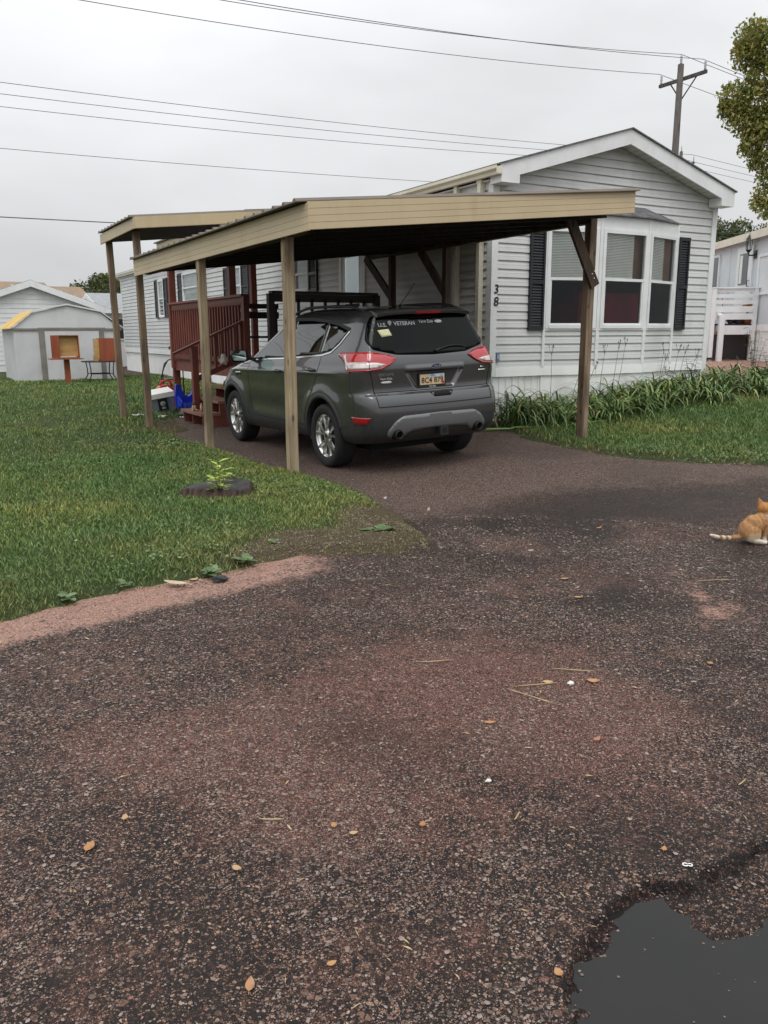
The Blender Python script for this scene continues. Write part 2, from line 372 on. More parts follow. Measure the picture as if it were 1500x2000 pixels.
REDP = [(0, (.042, .019, .016)), (.26, (.165, .070, .052)), (.6, (.31, .148, .108)), (.85, (.42, .225, .175)), (1, (.54, .36, .29))]
DRVP = [(0, (.026, .0165, .014)), (.3, (.105, .064, .051)), (.65, (.265, .168, .132)), (.88, (.42, .30, .24)), (1, (.60, .49, .41))]
PNKP = [(0, (.16, .082, .066)), (.3, (.42, .225, .172)), (.8, (.63, .375, .29)), (1, (.68, .49, .40))]
def aggregate(pal, big, mid, gap):
    f3 = q.mix(q.math('SUBTRACT', 1.0, g3), q.ramp(c3, pal), gap); f2 = q.mix(q.math('SUBTRACT', 1.0, g2), q.ramp(c2, pal), gap); f1 = q.mix(q.math('SUBTRACT', 1.0, g1), q.ramp(c1, pal), gap)
    o = q.mix(q.math('LESS_THAN', p2, mid), f3, f2); return q.mix(q.math('LESS_THAN', p1, big), o, f1)
bigf = q.math('MULTIPLY', q.sm(nb, .42, .66), .30); midf = q.math('ADD', .20, q.math('MULTIPLY', nm, .45))
asph = aggregate(ASPH, bigf, midf, (.009, .0085, .0095))
tarry = q.sm(q.math('ADD', q.math('MULTIPLY', nl, .6), q.math('MULTIPLY', nm, .45)), .50, .66)      # smoother tar and mud where stones are worn away
tarry = q.math('MAXIMUM', tarry, q.math('MULTIPLY', q.attr('tar'), q.sm(q.math('ADD', c2, q.math('MULTIPLY', nm, .5)), 1.05, .85)), True)
asph = q.mix(q.math('MULTIPLY', tarry, .66), asph, q.ramp(nf, [(.3, (.012, .0105, .0105)), (.7, (.046, .034, .029))]))
mudm = q.math('MULTIPLY', q.sm(nb, .54, .68), .5); asph = q.mix(mudm, asph, q.ramp(nf, [(.3, (.050, .036, .028)), (.7, (.13, .094, .073))]))
rm = q.sm(q.math('ADD', red, q.math('ADD', q.math('MULTIPLY', q.math('SUBTRACT', nm, .5), 1.6), q.math('ADD', q.math('MULTIPLY', q.math('SUBTRACT', nb, .5), 1.7), q.math('MULTIPLY', q.math('SUBTRACT', nf, .5), 1.3)))), .25, .85)
asph = q.mix(1, asph, (1.06, 1.0, .91), 'MULTIPLY')
base = q.mix(rm, asph, aggregate(REDP, .06, .38, (.035, .019, .017)))
dm = q.sm(q.math('ADD', drive, q.math('ADD', q.math('MULTIPLY', q.math('SUBTRACT', nb, .5), 1.5), q.math('MULTIPLY', q.math('SUBTRACT', nm, .5), 1.0))), .25, .8)
dr4 = q.mix(q.math('SUBTRACT', 1.0, g4), q.ramp(c4, DRVP), (.020, .014, .012)); dr3 = q.mix(q.math('LESS_THAN', p3, .6), dr4, q.ramp(c3, DRVP)); dr3 = q.mix(q.math('LESS_THAN', p2, .56), dr3, q.mix(q.math('SUBTRACT', 1.0, g2), q.ramp(c2, DRVP), (.026, .018, .016)))
dr3 = q.mix(q.math('MULTIPLY', q.sm(nm, .5, .75), .32), dr3, (.165, .115, .092)); dr3 = q.mix(q.math('MULTIPLY', q.sm(nl, .5, .62), .35), dr3, (.085, .056, .046))
base = q.mix(dm, base, dr3)
pm = q.sm(q.math('ADD', pink, q.math('ADD', q.math('MULTIPLY', q.math('SUBTRACT', nm, .5), 1.2), q.math('MULTIPLY', q.math('SUBTRACT', nf, .5), 1.0))), .3, .7)
base = q.mix(pm, base, q.mix(q.math('LESS_THAN', p2, .3), q.ramp(c4, PNKP), q.ramp(c2, PNKP)))
base = q.mix(1, base, (1.17, 1.16, 1.15), 'MULTIPLY')
wetk = q.math('MULTIPLY', wet, q.math('SUBTRACT', 1.0, pm))
base = q.mix(wetk, base, q.mix(1, base, (.36, .34, .37), 'MULTIPLY'))
hgt = q.math('ADD', q.math('ADD', q.math('MULTIPLY', q.math('MULTIPLY', g2, c2), .8), q.math('MULTIPLY', q.math('MULTIPLY', g3, c3), .5)), q.math('ADD', q.math('MULTIPLY', q.math('MULTIPLY', q.math('LESS_THAN', p1, bigf), g1), .9), q.math('ADD', q.math('MULTIPLY', nf, .9), q.math('MULTIPLY', g4, .2))))
rough = q.math('SUBTRACT', q.math('ADD', .58, q.math('MULTIPLY', nf, .3)), q.math('MULTIPLY', wetk, .38))
M['ground'] = q.set(base=base, rough=rough, spec=.35, normal=q.bump(hgt, 1.0, .010))
ground = npmesh('ground', np.stack([GX, GY, GZ], -1).reshape(-1, 3), F, M['ground'], True)
tag(ground, 'worn asphalt road and driveway with dark tar patches and loose reddish gravel', 'road', kind='structure')
x, y = GX.ravel(), GY.ravel()
RED = [(1.85, 2.95), (2.3, 2.62), (2.34, 2.06), (1.89, 1.84), (1.43, 1.96), (1.05, 2.12), (.9, 2.35), (.55, 2.5), (.5, 2.85), (.9, 2.75), (1.39, 2.75)]
def fmask(poly, w):
    d = pdist(x, y, poly); return sstep(.5+np.where(inpoly(x, y, poly), d, -d)/w)
dl = pdist(x, y, LAWN_L); dl = np.where(inpoly(x, y, LAWN_L), 0, dl)
pinkm = sstep(1.55-dl/.33)*sstep((2.6-x)/.9)*(y < 5.2) + .55*fmask([(4.1, 3.5), (3.9, 3.1), (3.6, 2.4), (3.2, 2.5), (3.6, 3.0)], .5) + fmask([(13.0, 12), (15, 8.6), (22, 5), (40, 4), (40, 40), (13, 24)], .6)
drivem = fmask([(3.0, 5.9), (3.6, 5.2), (4.4, 5.55), (5.9, 5.5), (7.4, 4.95), (9.5, 3.7), (9, 8), (8, 16), (2.5, 16), (3, 8)], 1.9)*(pdist(x, y, LAWN_L) < 90)
wetm = sstep(1-np.abs(np.where(inpoly(x, y, POT), pdist(x, y, POT), -pdist(x, y, POT))-.008)/.032) + .75*inpoly(x, y, POT)*(1-.8*sstep((x-1.44)/.22)*sstep((y-.97)/.14))
wetm = wetm + .75*sstep(vnoise(x, y, .9, 31)*vnoise(x, y, 2.3, 7)*3.0-1.0)*(1-np.clip(drivem, 0, 1))
wetm = wetm + .75*fmask([(2.95, 4.7), (3.5, 5.25), (5.0, 5.45), (7.3, 5.0), (6.1, 4.15), (4.6, 4.0), (3.9, 3.75), (3.1, 4.1)], .6)*sstep(vnoise(x, y, 2.1, 44)*1.6-.1) + .6*fmask([(2.6, 2.1), (3.2, 2.9), (3.1, 2.0), (2.5, 1.6)], .5)*sstep(vnoise(x, y, 5, 45)*1.7-.2)
for n, a in (('pink', pinkm), ('red', np.clip(.95*fmask(RED, 1.1)+.20*(y < 4.6)+.1, 0, 1)), ('drive', drivem), ('wet', wetm), ('tar', .85*sstep((2.25-np.hypot(x, y))/.5)*sstep(vnoise(x, y, 3.0, 71)*1.8-.1))):
    ground.data.attributes.new(n, 'FLOAT', 'POINT').data.foreach_set('value', np.clip(a, 0, 1).astype(np.float32))

# puddle water lies in the pothole; the shoreline is where the sheet meets the ground
q = NT('muddy_puddle_water'); nn = q.noise(q.coord(), 3, 4)
q.set(base=q.mix(nn, (.012, .0125, .012), (.020, .0195, .018)), rough=.03, ior=1.33, spec=.42, normal=q.bump(q.noise(q.coord(), 6, 2), .02, .004))
mb = MB(); mb.add([(1.0, .05, WATER_Z), (2.65, .05, WATER_Z), (2.65, 1.42, WATER_Z), (1.0, 1.42, WATER_Z)], [(0, 1, 2, 3)])
pud = mb.build('puddle', q.m); tag(pud, 'dark still muddy puddle in a broken pothole of the road', 'puddle', kind='structure')

def ptrim(poly):   # wobble a polygon's edge so it is not straight
    out = []
    for i in range(len(poly)):
        (x1, y1), (x2, y2) = poly[i], poly[(i+1) % len(poly)]; L = math.hypot(x2-x1, y2-y1)
        n = max(1, min(400, int(L/.12) if L < 14 else int(L/2)))
        for k in range(n):
            t = k/n; xx, yy = x1+(x2-x1)*t, y1+(y2-y1)*t
            w = .15 if L < 14 else 0
            out.append((xx+(vnoise(xx, yy, 3.1, 1)-.5)*w*1.6+(vnoise(xx, yy, 11, 1)-.5)*w*.8, yy+(vnoise(xx, yy, 3.1, 2)-.5)*w*1.6+(vnoise(xx, yy, 11, 2)-.5)*w*.8))
    return [(float(a), float(b)) for a, b in out]
q = NT('lawn_soil'); C = q.coord(); n1 = q.noise(C, 2.2, 6, .65); n2 = q.noise(C, 30, 8, .78); dirt = q.attr('dirt')
g = q.ramp(n2, [(.3, (.026, .036, .013)), (.7, (.062, .082, .028))])
d = q.mix(n2, (.018, .015, .009), (.15, .115, .066))
M['soil'] = q.set(base=q.mix(q.sm(q.math('ADD', dirt, q.math('MULTIPLY', q.math('SUBTRACT', n1, .5), .8)), .35, .65), g, d), rough=.95, spec=.2, normal=q.bump(n2, .9, .03))
DIRT_C = [(2.1, 5.35), (2.6, 5.3), (3.05, 5.9), (3.45, 6.0), (3.3, 4.9), (2.95, 4.3), (2.5, 4.5), (1.7, 4.72), (1.6, 4.85)]
def dirtw(x, y):
    def fm(poly, w):
        d = pdist(x, y, poly); return sstep(.5+np.where(inpoly(x, y, poly), d, -d)/w)
    a = fm(DIRT_C, .5)
    e = .32*sstep(1-pdist(x, y, LAWN_L)/.25)*(np.asarray(y) < 8) + .5*sstep(1-pdist(x, y, LAWN_L)/.3)*(np.asarray(y) >= 8)
    b = fm([(3.3, 11.2), (4.1, 12.0), (4.2, 14.0), (3.6, 13.7), (3.0, 12.6)], .8)*.9
    return np.clip(np.maximum(np.maximum(a, e), b)*.95, 0, 1)
def lawn(name, poly, label, step):
    bp = ptrim(poly); pts = list(bp); nb_ = len(bp)
    xs = [p[0] for p in bp]; ys = [p[1] for p in bp]
    # interior points: fine near the camera, coarser far away
    for (st, y0, y1) in ((.14, min(ys), 9.5), (.4, 9.5, 20), (2.5, 20, max(ys))):
        X, Y = np.meshgrid(np.arange(max(min(xs), -9 if st < 1 else -60), min(max(xs), 22 if st < 1 else 60), st), np.arange(y0, y1, st))
        X = X.ravel()+RNG.uniform(-.3, .3, X.size)*st; Y = Y.ravel()+RNG.uniform(-.3, .3, Y.size)*st
        k = inpoly(X, Y, bp) & (pdist(X, Y, poly) > st*.45+.08); pts += list(zip(X[k].tolist(), Y[k].tolist()))
    v, e, f, _, _, _ = delaunay_2d_cdt([Vector(p) for p in pts], [], [list(range(nb_))], 1, 1e-5)
    P = np.array([(p.x, p.y) for p in v]); dist = pdist(P[:, 0], P[:, 1], bp)
    z = gz(P[:, 0], P[:, 1]) - .012 + .05*sstep(dist/.22)
    V = np.column_stack([P, z]); o = npmesh(name, V, np.array([t for t in f if len(t) == 3]), M['soil'], True)
    tag(o, label, 'lawn', kind='structure')
    o.data.attributes.new('dirt', 'FLOAT', 'POINT').data.foreach_set('value', (dirtw(P[:, 0], P[:, 1]) if name == 'lawn' else .6*sstep(1-dist/.4)).astype(np.float32))
    return o
lawn('lawn', LAWN_L, 'mown green lawn beside the driveway with a bare dirt corner', .14)
lawn('lawn_strip', LAWN_R, 'green grass strip in front of the flower bed', .14)
def gtop(x, y, poly): return gz(x, y) - .012 + .05*sstep(pdist(x, y, poly)/.22)

# grass blades
q = NT('grass_blades'); gi = q.node('ShaderNodeNewGeometry').outputs['Random Per Island']; C = q.coord()
nb1 = q.noise(C, .8, 5, .65); nb2 = q.noise(C, 4, 4, .6)
c = q.ramp(gi, [(0, (.060, .102, .034)), (.4, (.105, .160, .053)), (.7, (.160, .212, .080)), (.9, (.24, .255, .115)), (1, (.38, .34, .19))])
c = q.mix(q.sm(nb1, .38, .66), q.mix(1, c, (.70, .88, .70), 'MULTIPLY'), q.mix(1, c, (1.10, 1.0, .82), 'MULTIPLY'))
c = q.mix(q.math('MULTIPLY', q.sm(nb2, .58, .75), .32), c, (.13, .105, .05))
nL = q.noise(C, .42, 5, .6); c = q.mix(q.sm(nL, .40, .60), q.mix(1, c, (.97, 1.08, .98), 'MULTIPLY'), q.mix(1, c, (1.36, 1.27, 1.07), 'MULTIPLY'))
c = q.mix(q.math('MULTIPLY', q.attr('dry'), .8), c, q.mix(gi, (.105, .088, .034), (.27, .215, .095)))
M['grass'] = q.set(base=c, rough=.6, spec=.35)
def blades(name, x, y, z, h, w, dry, label, lean=1.15):
    n = len(x); a = RNG.uniform(0, 2*np.pi, n); dx, dy = np.cos(a), np.sin(a); b = RNG.uniform(0, 2*np.pi, n)
    l = RNG.uniform(.1, 1, n)*lean*h; lx, ly = np.cos(b)*l, np.sin(b)*l
    P = np.empty((n, 5, 3)); hw = w/2
    P[:, 0] = np.stack([x-dx*hw, y-dy*hw, z], -1); P[:, 1] = np.stack([x+dx*hw, y+dy*hw, z], -1)
    P[:, 2] = np.stack([x+dx*hw*.8+lx*.35, y+dy*hw*.8+ly*.35, z+h*.55], -1); P[:, 3] = np.stack([x-dx*hw*.8+lx*.35, y-dy*hw*.8+ly*.35, z+h*.55], -1)
    P[:, 4] = np.stack([x+lx, y+ly, z+h], -1)
    i = np.arange(n)*5
    Ft = np.concatenate([np.stack([i, i+1, i+2], -1), np.stack([i, i+2, i+3], -1), np.stack([i+3, i+2, i+4], -1)])
    o = npmesh(name, P.reshape(-1, 3), Ft, M['grass'], False)
    o.data.attributes.new('dry', 'FLOAT', 'POINT').data.foreach_set('value', np.repeat(np.clip(dry, 0, 1), 5).astype(np.float32))
    return tag(o, label, 'grass', kind='stuff')
def scatter(poly, n, x0, x1, y0, y1, power=1.0):
    # density falls off with distance from the road edge
    X = RNG.uniform(x0, x1, n*3); Y = y0+(y1-y0)*RNG.uniform(0, 1, n*3)**power
    k = inpoly(X, Y, poly); return X[k][:n], Y[k][:n]
xa, ya = scatter(LAWN_L, 150000, -2.6, 3.9, 4.0, 9.5, 1.25); xb, yb = scatter(LAWN_L, 95000, -2.0, 7.9, 9.5, 30, 1.7)
x = np.concatenate([xa, xb]); y = np.concatenate([ya, yb]); D = np.hypot(x, y); dw = dirtw(x, y)
pat = vnoise(x, y, 1.3, 8)*.6+vnoise(x, y, 4, 9)*.4
keep = RNG.uniform(0, 1, len(x)) > dw*.80*(.35+1.05*pat); x, y, D, dw, pat = x[keep], y[keep], D[keep], dw[keep], pat[keep]
stump_d = np.hypot((x-2.3)/.34, (y-7.0)/.34); k = stump_d > 1.0; x, y, D, dw, pat = x[k], y[k], D[k], dw[k], pat[k]
h = (.014+.024*pat+.030*vnoise(x, y, 2.7, 61)**2)*RNG.uniform(.55, 1.25, len(x))*(1-.55*dw)*(1+.5*sstep((D-9)/14))
h *= 1+.9*np.exp(-np.minimum.reduce([np.hypot(x-a, y-b) for a, b in ((3.31, 7.59), (3.08, 9.55), (2.98, 11.96), (2.96, 13.59), (2.3, 7.0))])**2/.03)
lawn_gr = blades('lawn_grass', x, y, gtop(x, y, LAWN_L)-.004, h, .0030+.00055*D, dw*.9+.42*sstep((6.2-y-.12*x+.5*(pat-.5))/1.3)*pat, 'short green grass growing on the lawn left of the driveway')
xr, yr = scatter(LAWN_R, 70000, 6.5, 14.5, 3.2, 10.4)
x, y = xr, yr; D = np.hypot(x, y); e = pdist(x, y, LAWN_R); pat = vnoise(x, y, 1.3, 18)*.6+vnoise(x, y, 4, 19)*.4
k = RNG.uniform(0, 1, len(x)) > .75*sstep(1-e/.35); x, y, D, e, pat = x[k], y[k], D[k], e[k], pat[k]
blades('verge_grass', x, y, gtop(x, y, LAWN_R)-.004, (.035+.045*pat)*RNG.uniform(.6, 1.2, len(x))*(1-.4*sstep(1-e/.3)), .004+.0005*D, .45*sstep(1-e/.5), 'short green grass between the flower bed and the road')
# clover and flat weeds along the road edge: small round leaves
def clover(name, cx, cy, z, label, rad=.0085):
    n = len(cx); a = RNG.uniform(0, 6.283, n); r = rad*RNG.uniform(.6, 1.5, n); k = 6
    V = np.empty((n, k, 3))
    tx, ty = RNG.uniform(-.5, .5, n), RNG.uniform(-.5, .5, n)
    for i in range(k):
        t = a+i*2*np.pi/k; px, py = np.cos(t)*r, np.sin(t)*r
        V[:, i] = np.stack([cx+px, cy+py, z+px*tx+py*ty], -1)
    idx = np.arange(n)[:, None]*k
    Fq = np.concatenate([idx+np.array([[0, 1, 2, 3]]), idx+np.array([[0, 3, 4, 5]])])
    o = npmesh(name, V.reshape(-1, 3), Fq, M['clover']); return tag(o, label, 'clover', kind='stuff')
q = NT('clover_leaf'); gi = q.node('ShaderNodeNewGeometry').outputs['Random Per Island']
M['clover'] = q.set(base=q.ramp(gi, [(0, (.055, .105, .03)), (.6, (.10, .16, .05)), (1, (.18, .23, .09))]), rough=.55, spec=.4)
cx, cy = [], []
for (ax_, ay_, s, n) in ((3.05, 10.3, .35, 420), (2.6, 10.6, .4, 320), (2.9, 8.9, .3, 220), (1.6, 9.2, .5, 200), (2.75, 7.2, .3, 260), (3.1, 6.6, .25, 260), (1.6, 5.5, .4, 90), (0.6, 6.5, .5, 80), (2.4, 8.4, .3, 160), (7.9, 5.9, .35, 700), (8.5, 5.5, .4, 700), (7.3, 6.6, .25, 350), (1.3, 4.9, .3, 200)):
    cx.append(RNG.normal(ax_, s, n)); cy.append(RNG.normal(ay_, s*.6, n))
cx = np.concatenate(cx); cy = np.concatenate(cy); kl = inpoly(cx, cy, LAWN_L); kr = inpoly(cx, cy, LAWN_R)
zz = np.where(kl, gtop(cx, cy, LAWN_L), gtop(cx, cy, LAWN_R))+RNG.uniform(.012, .05, len(cx))
k = kl | kr; clover('clover', cx[k], cy[k], zz[k], 'pale clover leaves spread through the grass near the road edge')

# loose stones on the road: far too many to count
q = NT('loose_stones'); gi = q.node('ShaderNodeNewGeometry').outputs['Random Per Island']
M['stone'] = q.set(base=q.mix(q.noise(q.coord(), 220, 3), q.ramp(gi, [(0, (.04, .036, .034)), (.22, (.11, .075, .06)), (.5, (.22, .138, .108)), (.78, (.33, .235, .19)), (1, (.46, .40, .35))]), (.09, .07, .06)), rough=.6, spec=.4)
def stones_mesh(name, x, y, s, label):
    n = len(x); ico = np.array([(0, 0, .75), (.9, 0, .15), (.28, .86, .2), (-.73, .53, .1), (-.73, -.53, .2), (.28, -.86, .12), (.4, .25, -.6), (-.5, 0, -.6), (.3, -.4, -.6)])
    fi = np.array([(0, 1, 2), (0, 2, 3), (0, 3, 4), (0, 4, 5), (0, 5, 1), (1, 6, 2), (2, 6, 3), (3, 7, 4), (4, 8, 5), (5, 8, 1), (6, 7, 3), (7, 8, 4), (6, 1, 8)])
    V = ico[None]*RNG.uniform(.65, 1.3, (n, 9, 1))*s[:, None, None]*np.stack([RNG.uniform(.7, 1.4, n), RNG.uniform(.7, 1.2, n), RNG.uniform(.35, .75, n)], -1)[:, None, :]
    a = RNG.uniform(0, 6.283, n); ca, sa = np.cos(a)[:, None], np.sin(a)[:, None]
    X = V[:, :, 0]*ca-V[:, :, 1]*sa; Y = V[:, :, 0]*sa+V[:, :, 1]*ca
    V = np.stack([X+x[:, None], Y+y[:, None], V[:, :, 2]+(np.where(inpoly(x, y, LAWN_L), gtop(x, y, LAWN_L), gz(x, y))+s*.12)[:, None]], -1)
    Fq = (np.arange(n)[:, None, None]*9+fi[None]).reshape(-1, 3)
    return tag(npmesh(name, V.reshape(-1, 3), Fq, M['stone']), label, 'gravel', kind='stuff')
n = 130000; rr = .9+5.6*RNG.uniform(0, 1, n)**1.25; th = R(29.9)+RNG.uniform(-.56, .56, n)
x, y = np.sin(th)*rr, np.cos(th)*rr
ondirt = inpoly(x, y, DIRT_C); k = (~(inpoly(x, y, LAWN_L) | inpoly(x, y, LAWN_R)) & (pdist(x, y, LAWN_L) > .03)) | ondirt
cov = vnoise(x, y, 2.3, 40)*.55+vnoise(x, y, 7, 41)*.45
k &= RNG.uniform(0, 1, n) < .22+1.0*sstep((cov-.35)/.3); k &= ~(inpoly(x, y, POT) & (pdist(x, y, POT) > .16) & (x < 1.62))
x, y, rr = x[k], y[k], rr[k]
s = .0017*np.exp(RNG.normal(0, .42, len(x)))*(1+.28*rr)
stones_mesh('loose_gravel', x, y, s, 'loose pinkish gravel stones strewn over the worn asphalt')
# ------------------------------------------------------------------ the mobile home
HX0, HX1, HY0, HY1 = 7.93, 12.90, 10.44, 35.2
ZB, ZT, APX = 0.88, 3.66, 10.42
house = thing('mobile_home', 'long pale grey mobile home with white skirting, bay window and house number 38', 'mobile home', (HX0, HY0, 0))
SL = .29
def roof_under(x): return 4.40 - SL*abs(x-APX)
def lap(mb, o, d, nrm, spans, z0, z1, h=.127, mi=0):
    """lap siding courses: o origin (x,y), d unit along, nrm outward; spans(zlo,zhi)->list of (s0a,s1a,s0b,s1b)"""
    z = z0
    while z < z1-.01:
        zt = min(z+h, z1)
        for (a0, a1, b0, b1) in spans(z, zt):
            def P(s_, off, zz): return (o[0]+d[0]*s_+nrm[0]*off, o[1]+d[1]*s_+nrm[1]*off, zz)
            hm = z+(zt-z)*.5
            am0, am1 = (a0+b0)/2, (a1+b1)/2
            vs = [P(a0, -.004, z+.006), P(a1, -.004, z+.006), P(a0, .026, z), P(a1, .026, z), P(am0, .0165, hm-.003), P(am1, .0165, hm-.003), P(am0, .0185, hm), P(am1, .0185, hm), P(b0, -.003, zt+.006), P(b1, -.003, zt+.006)]
            mb.add(vs, [(0, 1, 3, 2), (2, 3, 5, 4), (4, 5, 7, 6), (6, 7, 9, 8)], mi)
        z = zt
# front gable wall, with the opening behind the bay
BX0, BX1, BZ0, BZ1 = 8.97, 11.95, 1.50, 3.12
def front_spans(z, zt):
    def lim(zz):
        if zz <= ZT-.02: return (0, HX1-HX0)
        hw = (4.40-zz)/SL; return (max(0, APX-hw-HX0), min(HX1-HX0, APX+hw-HX0))
    a, b = lim(z), lim(zt)
    if b[1] <= b[0]: b = ((a[0]+a[1])/2, (a[0]+a[1])/2)
    if z >= BZ0-.06 and zt <= BZ1+.06:
        return [(a[0], BX0+.03-HX0, b[0], BX0+.03-HX0), (BX1-.03-HX0, a[1], BX1-.03-HX0, b[1])]
    return [(a[0], a[1], b[0], b[1])]
mb = MB(); lap(mb, (HX0, HY0), (1, 0), (0, -1), front_spans, ZB, 4.40); mb.build('gable_wall', M['siding'], house, recalc=False)
mb = MB(); lap(mb, (HX0, HY1), (0, -1), (-1, 0), lambda a, b: [(0, HY1-HY0, 0, HY1-HY0)], ZB, ZT); mb.build('side_wall', M['siding'], house, recalc=False)
mb = MB(); lap(mb, (HX1, HY0), (0, 1), (1, 0), lambda a, b: [(0, HY1-HY0, 0, HY1-HY0)], ZB, ZT); lap(mb, (HX1, HY1), (-1, 0), (0, 1), lambda z, zt: [(HX1-x1, HX1-x0, HX1-x3, HX1-x2) for (x0, x1, x2, x3) in [tuple(HX0+v for v in front_spans(z, zt)[0]) if len(front_spans(z, zt)) == 1 else (HX0, HX1, HX0, HX1)]], ZB, 4.40)
mb.build('rear_walls', M['siding'], house, recalc=False)
# skirt: corrugated panels, and the white band above them
mb = MB()
def skirt(o, d, nrm, L, ztop, zbot):
    n = int(L/.066); s = 0; pr = []
    for i in range(n+1):
        t = i*L/n; pr += [(t, 0 if i % 2 else .014), (min(L, t+.012), .014 if i % 2 else 0)]
    for (t0, o0), (t1, o1) in zip(pr[:-1], pr[1:]):
        p = [(o[0]+d[0]*t+nrm[0]*f, o[1]+d[1]*t+nrm[1]*f) for t, f in ((t0, o0), (t1, o1))]
        mb.add([(*p[0], zbot), (*p[1], zbot), (*p[1], ztop), (*p[0], ztop)], [(0, 1, 2, 3)])
skirt((HX0, HY0+.03), (1, 0), (0, -1), HX1-HX0, .80, -.15); skirt((HX0+.03, HY1), (0, -1), (-1, 0), HY1-HY0, .80, -.15); skirt((HX1-.03, HY0), (0, 1), (1, 0), HY1-HY0, .80, -.15)
mb.build('skirting', M['skirt'], house, recalc=False)
mb = MB(); mb.box(HX0+.09, HX1-.004, HY0-.035, HY0+.02, .755, .895); mb.box(HX0-.03, HX0+.02, HY0+.08, HY1, .755, .895); mb.build('skirt_band', M['skirt'], house)
mb = MB()
for (x0, x1, y0, y1) in ((HX0-.034, HX0+.085, HY0-.036, HY0+.02), (HX0-.0345, HX0+.02, HY0+.02, HY0+.085), (HX1-.085, HX1+.034, HY0-.036, HY0+.02)):
    mb = MB(); mb.box(x0, x1, y0, y1, .76 if x0 < 9 else .50, 3.70); mb.build('corner_trim', M['trim'], house)
mb = MB(); mb.box(HX0-.034, HX0+.02, HY1-.085, HY1+.01, .76, 3.70); mb.build('corner_trim', M['trim'], house)
# roof: two sheets, rake boards, soffit, gutter
OV, EX0, EX1 = .30, 7.84, 13.02
YF, YB = HY0-OV, HY1+OV
mb = MB()
for ex in (EX0-.03, EX1+.03):
    ze = 4.62-SL*abs(ex-APX)
    a = [(APX, YF-.03, 4.62), (ex, YF-.03, ze), (ex, YB, ze), (APX, YB, 4.62)]
    mb.hexa([(p[0], p[1], p[2]-.02) for p in a]+a)
mb.build('roof', M['shingle'], house)
for s_ in (-1, 1):
    ex = EX0 if s_ < 0 else EX1; ze = 4.598-SL*abs(ex-APX)
    for (y0, y1) in ((YF, YF+.03), (YB-.05, YB-.02)):
        mb = MB(); mb.hexa([(APX, y0, 4.598-.225), (ex, y0, ze-.225), (ex, y1, ze-.225), (APX, y1, 4.598-.225), (APX, y0, 4.598), (ex, y0, ze), (ex, y1, ze), (APX, y1, 4.598)])
        mb.build('rake_board', M['trim'], house)
mb = MB()
for s_ in (-1, 1):
    ex = EX0 if s_ < 0 else EX1; n = 18
    for i in range(n):   # soffit strips with small grooves between them
        xa, xb = APX+(ex-APX)*i/n, APX+(ex-APX)*(i+.94)/n
        za, zb = roof_under(xa)+.005, roof_under(xb)+.005
        mb.add([(xa, YF+.03, za), (xb, YF+.03, zb), (xb, HY0+.02, zb), (xa, HY0+.02, za)], [(0, 1, 2, 3)])
        xc = APX+(ex-APX)*(i+1)/n; zc = roof_under(xc)+.005
        mb.add([(xb, YF+.03, zb+.012), (xc, YF+.03, zc+.012), (xc, HY0+.02, zc+.012), (xb, HY0+.02, zb+.012)], [(0, 1, 2, 3)])
for (x0, x1) in ((EX0, EX0+.34), (EX1-.34, EX1)):       # boxed eave returns
    er = MB(); er.box(x0+.002, x1-.002, YF-.002, HY0-.03, 3.60, 3.74); er.build('eave_return', M['trim'], house)
mb.box(EX0, HX0, HY0, YB, 3.655, 3.675); mb.box(HX1, EX1, HY0, YB, 3.655, 3.675)
mb.box(HX0-.022, HX0+.02, HY0+.09, HY1-.09, ZT-.09, ZT-.005)
mb.build('soffit', M['soffit'], house, recalc=False)
mb = MB()   # K-style gutter along the left eave
prof = [(EX0-.004, 3.70), (EX0-.075, 3.70), (EX0-.085, 3.74), (EX0-.12, 3.775), (EX0-.12, 3.82), (EX0-.105, 3.82), (EX0-.105, 3.79), (EX0-.02, 3.79), (EX0-.004, 3.83)]
mb.prism(prof, 'y', YF-.02, YB); mb.box(EX0-.11, EX0-.01, YF-.024, YF-.02, 3.71, 3.80); mb.build('gutter', M['gutter'], house)
mb = MB(); mb.box(HX0-.115, HX0-.03, 10.62, 10.70, .55, 3.70); mb.box(HX0-.12, HX0-.025, 10.60, 10.72, 3.66, 3.705); mb.build('downspout', M['gutter'], house)
mb = MB(); mb.box(HX0-.115, HX0-.03, 11.25, 11.33, .25, 3.70); mb.build('downspout', M['gutter'], house)

